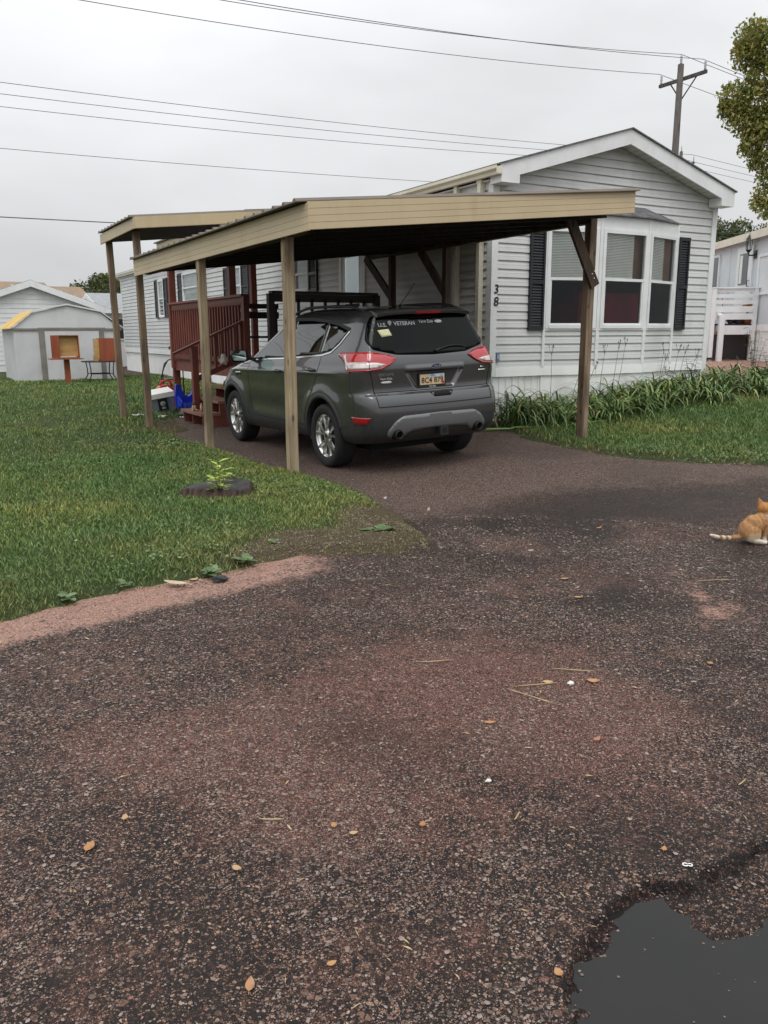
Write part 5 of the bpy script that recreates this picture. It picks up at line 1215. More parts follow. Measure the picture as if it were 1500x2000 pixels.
for (sx_, sy_) in ((-1, -1), (1, -1), (1, 1), (-1, 1)):
    mb = MB(); mb.tube([(5.16+sx_*.36, 26.5+sy_*.3, .62), (5.16+sx_*.33, 26.5+sy_*.28, .40), (5.16+sx_*.33, 26.5+sy_*.28, .22), (5.16+sx_*.42, 26.5+sy_*.34, .07), (5.16+sx_*.50, 26.5+sy_*.40, -.02)], .016, 7); mb.build('leg', M['iron'], tb)
mb = MB(); mb.tube([(5.16-.33, 26.22, .27), (5.16+.33, 26.22, .27)], .014, 6); mb.build('stretcher', M['iron'], tb); mb = MB(); mb.tube([(5.16-.33, 26.78, .27), (5.16+.33, 26.78, .27)], .014, 6); mb.build('stretcher', M['iron'], tb)
b2 = thing('wooden_box', 'closed red brown wooden box standing on the black table', 'box', (5.35, 26.45, .655))
mb = MB(); mb.box(5.13, 5.66, 26.25, 26.65, .657, 1.335); mb.build('case', M['redwood'], b2)
mb = MB(); mb.box(5.03, 5.129, 26.27, 26.63, .70, 1.32); mb.build('inner_side', M['honeywood'], b2)
b3 = MB(); b3.box(4.92, 5.05, 26.05, 26.2, .657, .83); tag(b3.build('block', M['honeywood']), 'small tan wooden block on the left of the black table', 'block')

# ------------------------------------------------------------------ clutter by the steps
cool = thing('cooler', 'tilted cooler with white lid and blue grey body by the carport post', 'cooler', (4.05, 15.3, .04), rotz=R(-8))
cool.rotation_euler = (R(4), R(-9), R(-6))
mb = MB(); mb.hexa([(-.19, -.17, 0), (.19, -.17, 0), (.19, .17, 0), (-.19, .17, 0), (-.215, -.19, .27), (.215, -.19, .27), (.215, .19, .27), (-.215, .19, .27)]); mb.build('cooler_body', M['coolergrey'], cool, local=True)
mb = MB(); mb.hexa([(-.24, -.21, .271), (.24, -.21, .271), (.24, .21, .271), (-.24, .21, .271), (-.235, -.205, .36), (.235, -.205, .36), (.20, .17, .40), (-.20, .17, .40)]); mb.box(-.242, .242, -.212, .212, .275, .285); mb.build('lid', M['coolerwhite'], cool, local=True)
mb = MB(); mb.box(-.085, .085, -.197, -.18, .05, .26); mb.build('front_panel', M['iron'], cool, local=True)
mb = MB(); mb.lathe([(0, -.203), (.045, -.203), (.05, -.197)], 18, 'y', c=(0, 0, .165)); mb.box(-.035, .035, -.204, -.198, .07, .105); mb.build('pale_mark', simple('faded_grey_mark', (.30, .32, .30), .7, .3, 40, bump=0), cool, local=True)
gas = thing('gas_can', 'red plastic fuel can behind the white cooler lid', 'gas can', (4.27, 15.95, 0))
mb = MB(); mb.prism(roundpoly([(4.12, 0), (4.44, 0), (4.44, .42), (4.36, .48), (4.20, .48), (4.12, .40)], .05), 'y', 15.86, 16.06); mb.build('can_body', M['redplastic'], gas)
mb = MB(); mb.tube([(4.20, 15.96, .46), (4.22, 15.96, .545), (4.30, 15.96, .565), (4.40, 15.96, .555), (4.425, 15.96, .44)], .022, 8); mb.build('handle', M['redplastic'], gas)
toy = thing('toy_seat', 'bright blue plastic toy car seat with two raised sides beside the steps', 'toy', (4.42, 14.9, 0))
mb = MB(); mb.prism(roundpoly([(4.22, .10), (4.62, .10), (4.64, .52), (4.56, .55), (4.51, .36), (4.44, .31), (4.36, .36), (4.30, .53), (4.22, .55), (4.20, .30)], .03), 'y', 14.95, 15.02)
mb.build('backrest', M['blue'], toy)
mb = MB(); mb.box(4.23, 4.62, 14.66, 14.945, .12, .19); mb.prism(roundpoly([(14.66, .12), (14.95, .12), (14.95, .34), (14.8, .30), (14.66, .24)], .03), 'x', 4.22, 4.25); mb.prism(roundpoly([(14.66, .12), (14.95, .12), (14.95, .34), (14.8, .30), (14.66, .24)], .03), 'x', 4.60, 4.63); mb.build('seat', M['blue'], toy)
mb = MB(); [mb.box(4.26+i*.085, 4.31+i*.085, 14.652, 14.659, .04, .23) for i in range(4)]; mb.build('grille', simple('light_blue_plastic', (.06, .13, .62), .4, .1, 5, bump=0), toy)
for x in (4.25, 4.60): mb = MB(); mb.lathe([(0, -.03), (.075, -.03), (.085, 0), (.075, .03), (0, .03)], 18, 'x', c=(x, 14.75, .085)); mb.build('wheel', M['black'], toy)
def lump(name, label, cat, c, r, m, seed=0, group=None):
    rr = np.random.default_rng(seed); bm = bmesh.new(); bmesh.ops.create_icosphere(bm, subdivisions=3, radius=1)
    k = rr.normal(0, 1, (6, 3))
    for v in bm.verts:
        d = 1+sum(.10*math.sin(3.1*(v.co.x*a+v.co.y*b+v.co.z*c_)+a*4) for a, b, c_ in k)
        v.co = Vector((v.co.x*r[0]*d, v.co.y*r[1]*d, max(v.co.z, -.75)*r[2]*d))
    for f in bm.faces: f.smooth = True
    me = bpy.data.meshes.new(name); bm.to_mesh(me); bm.free(); me.materials.append(m)
    o = bpy.data.objects.new(name, me); o.location = c; COL.objects.link(o); return tag(o, label, cat, group)
lump('black_bag', 'crumpled black bag lying in front of the blue toy seat', 'bag', (4.28, 14.35, .05), (.26, .14, .075), M['black'], 3)
lump('black_bag', 'black bundle tucked under the stair tread beside the front wheel', 'bag', (4.42, 12.52, .62), (.12, .06, .13), M['black'], 5)
lump('cloth_bundle', 'pale cloth bundle hanging on the stair balusters', 'cloth', (4.60, 13.37, 1.01), (.06, .05, .09), M['cloth'], 6)
tb_ = thing('tan_figure', 'small tan doll sitting on the lowest stair tread', 'doll', (4.0, 13.15, .216))
mb = MB(); mb.tube([(4.0, 13.15, .22), (4.0, 13.16, .30)], [.035, .028], 10); mb.tube([(3.99, 13.13, .228), (3.94, 13.06, .235)], .016, 7); mb.tube([(4.02, 13.13, .228), (3.99, 13.03, .235)], .016, 7); mb.tube([(3.97, 13.15, .295), (3.945, 13.10, .24)], .012, 7); mb.build('doll_body', M['skin'], tb_)
mb = MB(); mb.lathe([(0, .30), (.022, .305), (.034, .33), (.03, .36), (.012, .375), (0, .376)], 14, c=(4.0, 13.16, 0)); mb.build('doll_head', M['roombrown'], tb_)
mb = MB(); mb.lathe([(0, .217), (.022, .217), (.024, .30), (.012, .32), (.012, .345), (0, .345)], 14, c=(4.06, 12.98, 0)); tag(mb.build('plastic_bottle', M['skin']), 'small tan bottle standing on the lowest stair tread', 'bottle')
q = NT('paper_scrap'); M['scrap'] = q.set(base=q.mix(q.noise(q.coord(), 60, 3), (.50, .48, .44), (.80, .79, .76)), rough=.8)
def scrap(c, w, l, a, label, m='scrap', cat='paper scrap', nm='paper_scrap', group=None):
    mb = MB(); n = 5; ca, sa = math.cos(a), math.sin(a)
    vs = []
    for i in range(n+1):
        for j in range(n+1):
            u, v = (i/n-.5)*w, (j/n-.5)*l; vs.append((u*ca-v*sa, u*sa+v*ca, .012+.02*math.sin(i*2.1+c[0]*9)*math.cos(j*1.7+c[1]*5)))
    mb.add(vs, [(i*(n+1)+j, i*(n+1)+j+1, (i+1)*(n+1)+j+1, (i+1)*(n+1)+j) for i in range(n) for j in range(n)], 0, True)
    o = mb.build(nm, M[m], recalc=False); o.location = (c[0], c[1], c[2] if len(c) > 2 else gz1(c[0], c[1])+.045); return tag(o, label, cat, group)
scrap((3.42, 14.6), .22, .12, .4, 'crumpled white scrap on the grass left of the tall post'); scrap((3.72, 14.1), .18, .10, 1.0, 'crumpled white scrap on the grass between tall post and cooler'); scrap((3.98, 13.75), .10, .09, 2.0, 'white crumpled scrap at the foot of the lowest step')
# bent iron garden chair behind the red post
ch = thing('garden_chair', 'black iron garden chair with arched back standing behind the red deck post', 'chair', (5.1, 18.6, 0))
def T(pts, r, nm): mb = MB(); mb.tube(pts, r, 6); mb.build(nm, M['iron'], ch)
T([(4.90, 18.35, 0), (4.90, 18.35, .62), (4.95, 18.36, .80), (5.05, 18.37, .88), (5.18, 18.38, .90), (5.32, 18.37, .84), (5.36, 18.36, .62), (5.36, 18.35, 0)], .014, 'frame')
T([(4.98, 18.8, 0), (4.98, 18.8, .46), (5.00, 18.6, .7), (5.04, 18.42, .86)], .013, 'leg'); T([(5.30, 18.8, 0), (5.30, 18.8, .46)], .013, 'leg')
mb = MB(); mb.box(4.92, 5.34, 18.36, 18.82, .44, .465); mb.build('seat', M['iron'], ch)
bn = thing('deck_bench', 'dark plank bench standing on the deck behind the stair opening', 'bench', (5.6, 14.9, .968))
mb = MB(); mb.box(5.42, 6.25, 14.85, 14.89, 1.72, 1.84); mb.build('back_slat', M['darkwood'], bn); mb = MB(); mb.box(5.42, 6.25, 14.86, 14.90, 1.90, 1.99); mb.build('back_slat', M['darkwood'], bn)
mb = MB(); mb.box(5.42, 6.25, 14.5, 14.95, 1.36, 1.40); mb.build('seat', M['darkwood'], bn)
for x in (5.46, 6.2):
    for y in (14.52, 14.91): mb = MB(); mb.box(x-.03, x+.03, y-.03, y+.03, .969, 1.92 if y > 14.7 else 1.359); mb.build('leg', M['darkwood'], bn)

# ------------------------------------------------------------------ houses behind
def gable_house(name, label, x0, x1, y0, y1, ze, zp, wallm, roofm, axis='y', oh=.25, windows=()):
    t = thing(name, label, 'house', ((x0+x1)/2, y0, 0))
    z0 = -.2; xm, ym = (x0+x1)/2, (y0+y1)/2; mb = MB()
    if axis == 'y': pr = [(x0, z0), (x1, z0), (x1, ze), (xm, zp), (x0, ze)]; mb.prism(pr, 'y', y0, y1)
    else: pr = [(y0, z0), (y1, z0), (y1, ze), (ym, zp), (y0, ze)]; mb.prism(pr, 'x', x0, x1)
    if axis == 'y':      # siding grooves
        z = .3
        while z < zp-.1:
            a = max(x0, x0 if z < ze else x0+(z-ze)/(zp-ze)*(xm-x0)); b = x1-(a-x0); mb.hexa([(a, y0-.02, z), (b, y0-.02, z), (b, y0, z), (a, y0, z), (a, y0-.004, z+.17), (b, y0-.004, z+.17), (b, y0, z+.17), (a, y0, z+.17)]); z += .18
    mb.build('wall', wallm, t); mb = MB(); sl = (zp-ze)/((x1-x0)/2 if axis == 'y' else (y1-y0)/2)
    for s in (-1, 1):
        if axis == 'y':
            e = x0-oh if s < 0 else x1+oh; z_ = ze-oh*sl
            a = [(xm, y0-oh, zp+.02), (e, y0-oh, z_+.02), (e, y1+oh, z_+.02), (xm, y1+oh, zp+.02)]
        else:
            e = y0-oh if s < 0 else y1+oh; z_ = ze-oh*sl
            a = [(x0-oh, ym, zp+.02), (x0-oh, e, z_+.02), (x1+oh, e, z_+.02), (x1+oh, ym, zp+.02)]
        mb.hexa(a+[(p[0], p[1], p[2]+.10) for p in a])
    mb.build('roof', roofm, t); mb = MB()
    for s in (-1, 1):
        if axis == 'y':
            e = x0-oh if s < 0 else x1+oh; z_ = ze-oh*sl; mb.hexa([(xm, y0-oh-.03, zp-.14), (e, y0-oh-.03, z_-.14), (e, y0-oh-.002, z_-.14), (xm, y0-oh-.002, zp-.14), (xm, y0-oh-.03, zp+.10), (e, y0-oh-.03, z_+.10), (e, y0-oh-.002, z_+.10), (xm, y0-oh-.002, zp+.10)])
        else:
            e = y0-oh if s < 0 else y1+oh; z_ = ze-oh*sl; mb.hexa([(x0-oh-.03, ym, zp-.14), (x0-oh-.03, e, z_-.14), (x0-oh-.002, e, z_-.14), (x0-oh-.002, ym, zp-.14), (x0-oh-.03, ym, zp+.10), (x0-oh-.03, e, z_+.10), (x0-oh-.002, e, z_+.10), (x0-oh-.002, ym, zp+.10)])
    if axis == 'x': mb.box(x0-oh, x1+oh, y0-oh-.03, y0-oh-.002, ze-oh*sl-.10, ze-oh*sl+.10)
    mb.build('fascia', M['trim'], t)
    for (a, b, c, d) in windows:
        mb = MB(); mb.box(a, b, y0-.04, y0-.025, c, d); w = mb.build('window', M['trim'], t); mb = MB(); mb.box(a+.07, b-.07, y0-.046, y0-.041, c+.07, d-.07); mb.build('pane', M['tint'], w)
    return t
gable_house('white_house', 'white sided house with low gable end rising behind the shed', 1.98, 7.02, 35.5, 46, 2.52, 3.42, M['siding_white'], M['greyroof'])
gable_house('grey_roof_house', 'small house with light grey roof half hidden behind the tall posts', 7.95, 14, 38.6, 44, 2.55, 3.25, M['siding_white'], M['greyroof'], 'x', .3, ((8.3, 8.9, 1.2, 2.2),))
gable_house('brown_roof_house', 'long house with brown shingle roof showing above the white gable', -9, 8.3, 58, 66, 3.9, 4.85, M['siding_white'], M['browntile'], 'x', .5, ((5.0, 6.2, 1.5, 2.6),))
gable_house('brown_wing_house', 'lower brown roofed wing just right of the white gable peak', 7.4, 10.1, 56, 62, 3.75, 4.45, M['siding_white'], M['browntile'], 'x', .5, ((9.6, 10.6, 1.5, 2.6),))

# ------------------------------------------------------------------ the neighbour's home on the right
NW, ND, NN = Vector((19.86, 15.18, 0)), Vector((.53, .848, 0)), Vector((-.848, .53, 0))
nb_ = thing('neighbour_home', 'pale blue mobile home with white trim beyond the grey house', 'mobile home', (19.86, 15.18, .72))
def NP(s, n, z): p = NW+ND*s+NN*n; return (p.x, p.y, z)
def nbox(mb, s0, s1, n0, n1, z0, z1, mi=0): mb.hexa([NP(s0, n0, z0), NP(s1, n0, z0), NP(s1, n1, z0), NP(s0, n1, z0), NP(s0, n0, z1), NP(s1, n0, z1), NP(s1, n1, z1), NP(s0, n1, z1)], mi)
mb = MB(); nbox(mb, -9, 12, -4.2, 0, 1.5, 3.80); mb.build('wall', M['paleblue'], nb_)
mb = MB(); [nbox(mb, s, s+.02, .001, .012, 1.6, 3.78) for s in (-6.3, -5.1, -3.9, -2.7, .56, 2.0, 3.2, 4.4)]; mb.build('wall_batten', M['paleblue'], nb_)
mb = MB(); nbox(mb, -9.01, 12.01, -4.21, .01, .3, 1.50); [nbox(mb, -9+i*.3, -8.96+i*.3, .011, .022, .3, 1.5) for i in range(60)]; mb.build('skirting', M['skirt'], nb_)
mb = MB(); nbox(mb, -9.02, 12.02, .012, .035, 1.45, 1.62); mb.build('skirt_band', M['skirt'], nb_)
mb = MB(); nbox(mb, -9.2, 12.2, -4.4, .16, 3.80, 3.86); mb.hexa([NP(-9.2, .16, 3.861), NP(12.2, .16, 3.861), NP(12.2, -4.4, 3.861), NP(-9.2, -4.4, 3.861), NP(-9.2, -2.0, 4.25), NP(12.2, -2.0, 4.25), NP(12.2, -2.2, 4.25), NP(-9.2, -2.2, 4.25)]); mb.build('roof', M['greyroof'], nb_)
mb = MB(); nbox(mb, -9.2, 12.2, .161, .20, 3.74, 3.93); mb.build('eave_fascia', M['gutter'], nb_)
def nwin(nm, s0, s1, z0, z1, dark='tint'):
    mb = MB(); e = .07
    nbox(mb, s0, s1, .002, .05, z0, z0+e); nbox(mb, s0, s1, .002, .05, z1-e, z1); nbox(mb, s0, s0+e, .002, .05, z0+e, z1-e); nbox(mb, s1-e, s1, .002, .05, z0+e, z1-e); w = mb.build(nm, M['whitepaint'], nb_)
    mb = MB(); nbox(mb, s0+e, s1-e, .003, .02, z0+e, z1-e); mb.build('pane', M[dark], w); return w
nwin('window', 1.30, 2.05, 2.4, 3.60); nwin('window', -2.6, -1.45, 2.35, 3.35, 'curtain_white'); nwin('window', -5.4, -4.2, 2.35, 3.35)
mb = MB(); nbox(mb, -1.06, -.02, .002, .045, 1.62, 3.64); dr = mb.build('door', M['whitepaint'], nb_)
mb = MB(); nbox(mb, -.80, -.22, .046, .055, 2.66, 3.46); mb.build('door_pane', M['tint'], dr); mb = MB(); nbox(mb, -.44, -.26, .056, .058, 2.70, 3.42); mb.build('door_curtain', M['blind'], dr)
mb = MB(); mb.tube([NP(-.94, .05, 2.6), NP(-.94, .10, 2.6), NP(-.94, .10, 2.75), NP(-.94, .05, 2.75)], .012, 6); mb.build('handle', M['iron'], dr)
lp = sub('wall_lantern', nb_); c = NW+ND*(-1.15)+NN*.20
mb = MB(); mb.lathe([(0, 3.42), (.03, 3.43), (.055, 3.47), (.075, 3.49), (.07, 3.50), (0, 3.50)], 12, c=(c.x, c.y, 0)); mb.lathe([(.09, 3.76), (.06, 3.80), (.03, 3.85), (.012, 3.87), (.01, 3.92), (0, 3.92)], 12, c=(c.x, c.y, 0)); mb.lathe([(0, 3.757), (.09, 3.757)], 12, c=(c.x, c.y, 0))
for k in range(6): a = k*math.pi/3; mb.tube([(c.x+.066*math.cos(a), c.y+.066*math.sin(a), 3.49), (c.x+.082*math.cos(a), c.y+.082*math.sin(a), 3.76)], .007, 4)
mb.tube([NP(-1.15, .20, 3.42), NP(-1.15, .18, 3.36), NP(-1.15, .08, 3.36), NP(-1.15, .02, 3.38)], .02, 6); nbox(mb, -1.22, -1.08, .002, .03, 3.28, 3.48); mb.build('lantern_frame', M['iron'], lp)
mb = MB(); mb.lathe([(.06, 3.50), (.076, 3.75)], 12, c=(c.x, c.y, 0)); mb.build('lantern_glass', M['glass'], lp, recalc=False)
ndk = thing('neighbour_deck', 'white painted porch with plank rails and stairs in front of the blue home', 'deck', (19.0, 14.5, .72))
S0, S1, NWID = -1.62, 1.9, 1.15
mb = MB(); nbox(mb, S0, S1, .05, NWID, 1.60, 1.64); mb.build('deck_floor', M['darkwood'], ndk)
mb = MB(); nbox(mb, S0-.02, S0+.02, .06, .92, 1.37, 1.598); nbox(mb, S0, S1, NWID-.02, NWID+.02, 1.37, 1.598); mb.build('rim_board', M['whitepaint'], ndk)
mb = MB()
for (z, h) in ((2.48, .07), (2.33, .09), (2.18, .09), (2.00, .15), (1.82, .15)): nbox(mb, S0-.015, S0+.015, .04, NWID, z-h/2, z+h/2); nbox(mb, S0, S1, NWID-.015, NWID+.014, z-h/2, z+h/2)
nbox(mb, S0-.06, S0+.05, .02, NWID+.06, 2.515, 2.545); nbox(mb, S0, S1, NWID-.05, NWID+.06, 2.514, 2.544); mb.build('rail_boards', M['whitepaint'], ndk)
for (s, n) in ((S0, .10), (S0, NWID), (S1, NWID), (.1, NWID)): mb = MB(); nbox(mb, s-.05, s+.05, n-.05, n+.05, .5, 2.51); mb.build('post', M['whitepaint'], ndk)
mb = MB(); mb.bar(NP(.6, 1.35, 2.58), NP(-1.75, .98, 1.84), .11, .05); mb.bar(NP(.6, 1.35, 2.30), NP(-1.75, .98, 1.50), .04, .12); mb.build('handrail', M['whitepaint'], ndk)
mb = MB(); nbox(mb, -1.82, -1.70, .90, 1.02, .5, 1.83); mb.build('newel_post', M['whitepaint'], ndk)
for k in range(4): mb = MB(); nbox(mb, -1.7+k*.42, -1.25+k*.42, 1.06, 1.75, .74+k*.21, .79+k*.21); mb.build('tread', M['darkwood'], ndk)
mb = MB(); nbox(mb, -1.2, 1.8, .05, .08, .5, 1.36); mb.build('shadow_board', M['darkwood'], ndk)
pt = thing('terracotta_planter', 'rusty orange planter shaped like a seat on the white porch', 'planter', NP(-1.45, .22, 1.64))
mb = MB(); mb.prism([(-.16, .30), (.20, .34), (.20, .50), (-.10, .48), (-.18, .42)], 'y', -.06, .06); mb.build('upper_block', M['terracotta'], pt, local=True)
mb = MB(); mb.lathe([(0, 0), (.10, 0), (.13, .10), (.15, .20), (.0, .20)], 14); mb.build('pot', M['terracotta'], pt, local=True)
mb = MB(); mb.tube([(0, 0, .2), (.02, 0, .32)], .03, 8); mb.build('stem', M['terracotta'], pt, local=True)
lump('shoe', 'black shoe on the white porch floor, the one near its steps', 'shoe', NP(-1.5, .62, 1.70), (.12, .09, .075), M['black'], 8); lump('shoe', 'black shoe on the white porch floor, the one beside the orange planter', 'shoe', NP(-1.5, .42, 1.70), (.12, .09, .08), M['black'], 9)
rk = MB(); rk.tube([NP(-1.3, .75, 1.65), NP(-1.15, .78, 2.42)], .013, 6); tag(rk.build('broom_handle', M['terracotta']), 'thin reddish broom handle leaning on the white porch rail', 'broom')

# ------------------------------------------------------------------ utility poles and wires
def pole(x, y, zt, arm, half, label, up_=.35):
    t = thing('utility_pole', label, 'utility pole', (x, y, 0)); g = gz1(x, y)
    mb = MB(); mb.tube([(x, y, g-.5), (x, y, zt*.5), (x, y, zt)], [.17, .145, .115], 14); mb.build('pole_shaft', M['polewood'], t)
    mb = MB(); mb.bar((x+.13, y-half, arm), (x+.13, y+half, arm), .10, .12); mb.build('crossarm', M['polewood'], t)
    for s in (-1, 1): mb = MB(); mb.bar((x+.19, y+s*half*.55, arm-.04), (x+.12, y+s*.03, arm-.72), .03, .04); mb.build('arm_brace', M['polewood'], t)
    for (yy, zz, xx) in ((y-half*.93, arm+.06, x+.13), (y+half*.93, arm+.06, x+.13), (y, zt, x)):
        mb = MB(); mb.lathe([(0, zz), (.035, zz), (.05, zz+.05), (.035, zz+.1), (.055, zz+.15), (.035, zz+.2), (.05, zz+.26), (.03, zz+.32), (0, zz+up_)], 10, c=(xx, yy, 0)); mb.build('insulator', M['insul'], t)
    return t
pole(26.95, 23.9, 11.45, 10.95, 1.12, 'tall grey utility pole with crossarm rising behind the grey gable roof')
pole(51.4, 45.0, 14.5, 13.55, 1.15, 'distant utility pole whose crossarm tip shows above the roof slope', .5)
pole(-25.0, 23.9, 11.45, 10.95, 1.12, 'utility pole standing out of view along the near power line'); pole(-50, 45, 14.5, 13.55, 1.15, 'utility pole standing out of view along the far power line', .5)
def wire(y, xa, za, xb, zb, sag, label, r=.012, name='power_line', cat='power line', yb=None):
    pts = []; yb = y if yb is None else yb
    for i in range(41):
        t = i/40; pts.append((xa+(xb-xa)*t, y+(yb-y)*t, za+(zb-za)*t-4*sag*t*(1-t)))
    mb = MB(); mb.tube(pts, r, 5); tag(mb.build(name, M['wire']), label, cat, 'power lines')
for (y, z, sg, l) in ((22.86, 11.36, 1.33, 'near power line from the crossarm end facing the road'), (24.94, 11.36, 1.24, 'lowest near power line, from the far crossarm end'), (23.9, 11.8, 1.48, 'near power line tied to the very top of the tall pole')):
    wire(y, -25, z, 26.95, z, sg, l, .011)
    wire(y, 26.95, z, 85, z-.2, 1.5, l.replace('near power line', 'power line')+', running on to the right', .011)
for (y, z, sg, l) in ((43.97, 14.1, 1.36, 'upper wire of the three parallel far power lines'), (45.0, 14.0, 1.50, 'middle wire of the three parallel far power lines'), (46.03, 13.9, 1.72, 'lower wire of the three parallel far power lines')):
    wire(y, -50, z, 51.4, z, sg, l, .015); wire(y, 51.4, z, 150, z-.4, 1.5, l.replace('the three parallel', 'the')+', running on to the right', .015)
wire(45.1, -50, 11.3, 51.4, 11.6, 1.35, 'single thin cable below the three far power lines', .014)
wire(45.1, -50, 7.3, 51.4, 7.9, .62, 'thick low cable meeting the small tan roof', .026, 'cable', 'cable')
for k, (z, y) in enumerate(((9.3, 40.6), (9.05, 40.9), (8.8, 41.2), (8.55, 41.5))):
    wire(y, 40, z-.6, 70, z+.5, .25, 'thin wire of the bundle in front of the far hedge trees', .012)

# ------------------------------------------------------------------ trees
def leafmat(name, stops):
    q = NT(name); gi = q.node('ShaderNodeNewGeometry').outputs['Random Per Island']; n1 = q.noise(q.coord(), .9, 4)
    c = q.ramp(q.math('ADD', q.math('MULTIPLY', gi, .6), q.math('MULTIPLY', n1, .45)), stops)
    tr = q.node('ShaderNodeBsdfTranslucent'); q.put(tr.inputs[0], q.mix(.5, c, (.20, .24, .04))); ms = q.node('ShaderNodeMixShader'); ms.inputs[0].default_value = .28
    q.set(base=c, rough=.5, spec=.35); q.l.new(q.p.outputs[0], ms.inputs[1]); q.l.new(tr.outputs[0], ms.inputs[2]); q.l.new(ms.outputs[0], q.out.inputs[0]); return q.m
M['maple'] = leafmat('maple_leaves', [(.12, (.045, .075, .020)), (.34, (.105, .145, .034)), (.50, (.22, .24, .058)), (.68, (.38, .35, .10)), (.95, (.48, .36, .15))])
M['hedge'] = leafmat('far_leaves', [(.15, (.030, .045, .020)), (.5, (.065, .090, .035)), (.8, (.13, .15, .06)), (.95, (.20, .18, .09))])
M['rusthedge'] = leafmat('far_rust_leaves', [(.15, (.05, .045, .025)), (.5, (.10, .085, .05)), (.8, (.18, .11, .07)), (.95, (.25, .13, .09))])
M['bark'] = wood('tree_bark', (.13, .10, .08), (.05, .038, .03), knots=False)
def leaves(clumps, per, size, rng, out=.5):
    Vs = []
    for (cx, cy, cz, r) in clumps:
        n = int(per*r*r); d = rng.normal(0, 1, (n, 3)); d /= np.linalg.norm(d, axis=1)[:, None]
        rad = r*(out+(1-out)*rng.uniform(0, 1, n)**.5)*rng.uniform(.75, 1.12, n)
        c = np.array([cx, cy, cz])+d*rad[:, None]*np.array([1, 1, .9])
        a = rng.normal(0, 1, (n, 3)); a[:, 2] -= .5; a /= np.linalg.norm(a, axis=1)[:, None]; b = np.cross(a, rng.normal(0, 1, (n, 3))); b /= np.linalg.norm(b, axis=1)[:, None]
        s = size*rng.uniform(.6, 1.4, n)[:, None]
        Vs.append(np.stack([c-a*s, c+b*s*.55-a*s*.1, c+a*s, c-b*s*.55-a*s*.1], 1))
    V = np.concatenate(Vs); n = len(V); return V.reshape(-1, 3), np.arange(n*4).reshape(n, 4)
def tree(name, label, base, limbs, clumps, mat, per, size, seed, group=None, out=.5, tr_=.25):
    rng = np.random.default_rng(seed); t = thing(name, label, 'tree', base, group)
    V, Fq = leaves(clumps, per, size, rng, out); o = npmesh('crown', V, Fq, M[mat], False, parent=t)
    mb = MB(); top = Vector(base)+Vector((0, 0, limbs)); mb.tube([Vector(base)-Vector((0, 0, .3)), Vector(base)+Vector((.05, .02, limbs*.5)), top], [tr_*1.25, tr_, tr_*.7], 10)
    for (cx, cy, cz, r) in clumps[::2]:
        e = Vector((cx, cy, cz)); m_ = top.lerp(e, .5)+Vector((0, 0, .2)); mb.tube([top, m_, e], [tr_*.5, tr_*.22, tr_*.06], 6)
    for k in range(min(90, len(clumps)*2)):      # twigs that show in the gaps
        cx, cy, cz, r = clumps[k % len(clumps)]; d = rng.normal(0, 1, 3); d /= np.linalg.norm(d); mb.tube([(cx, cy, cz), (cx+d[0]*r*.6, cy+d[1]*r*.6, cz+d[2]*r*.5), (cx+d[0]*r*1.1, cy+d[1]*r*1.1, cz+d[2]*r*.8)], [.02, .012, .005], 5)
    mb.build('trunk', M['bark'], t); return t
CL = [(23.8, 18.27, 10.28, .68), (23.69, 18.41, 9.8, .54), (24.03, 17.96, 10.02, .9), (23.56, 18.57, 8.65, .61), (23.44, 18.72, 8.29, .39), (23.89, 18.15, 8.44, .72), (24.07, 17.9, 9.14, .72), (23.69, 18.41, 7.96, .54), (23.98, 18.03, 7.54, .61), (24.14, 17.81, 7.81, .72), (23.87, 18.17, 7.1, .39), (24.11, 17.85, 6.77, .43), (23.98, 18.02, 6.63, .25), (24.22, 17.7, 6.22, .39), (24.18, 17.76, 5.69, .39), (24.09, 17.88, 5.4, .29), (24.27, 17.63, 5.22, .36), (23.63, 18.48, 10.03, .36), (23.31, 18.88, 8.46, .18)]
rr = np.random.default_rng(5)
for i in range(46):
    a, h_ = rr.uniform(0, 6.283), rr.uniform(-1, 1); rad = 3.0*math.sqrt(max(0, 1-h_*h_))*rr.uniform(.55, 1)
    p = (26.4+rad*math.cos(a), 15.2+rad*math.sin(a), 9.3+3.6*h_)
    if math.degrees(math.atan2(p[0], p[1]))-math.degrees(1.0/math.hypot(p[0], p[1])) > 54.0: CL.append((*p, rr.uniform(.6, 1.05)))
tree('maple_tree', 'tall maple with yellowing leaves hanging over the blue home', (26.6, 14.9, gz1(26.6, 14.9)), 6.5, CL, 'maple', 2300, .062, 21, tr_=.24, out=.35)
def blob(cx, cy, cz, R_, n, seed, rs=.45):
    g = np.random.default_rng(seed); out = []
    for i in range(n):
        d = g.normal(0, 1, 3); d /= np.linalg.norm(d); q_ = R_*g.uniform(.3, .95); out.append((cx+d[0]*q_, cy+d[1]*q_, max(.8, cz+d[2]*q_*.85), R_*rs*g.uniform(.7, 1.2)))
    return out
for i, (x, y, z, r, m, l) in enumerate(((54.9, 44.2, 7.6, 2.6, 'hedge', 'yellow green tree top just right of the grey gable'), (58.3, 43.5, 7.4, 2.3, 'hedge', 'darker green tree behind the blue home roof'), (58.2, 39.8, 7.0, 2.2, 'rusthedge', 'brownish bushy tree low above the blue home roof'), (55.2, 43.0, 5.9, 2.0, 'rusthedge', 'rust tinted bush at the corner of the grey house'), (62.0, 38.0, 8.2, 3.0, 'hedge', 'green tree far beyond the blue home'))):
    tree('far_tree', l, (x, y, gz1(x, y)), z*.6, blob(x, y, z, r, 26, 50+i), m, 420, .12, 60+i, 'trees beyond the homes', tr_=.2)
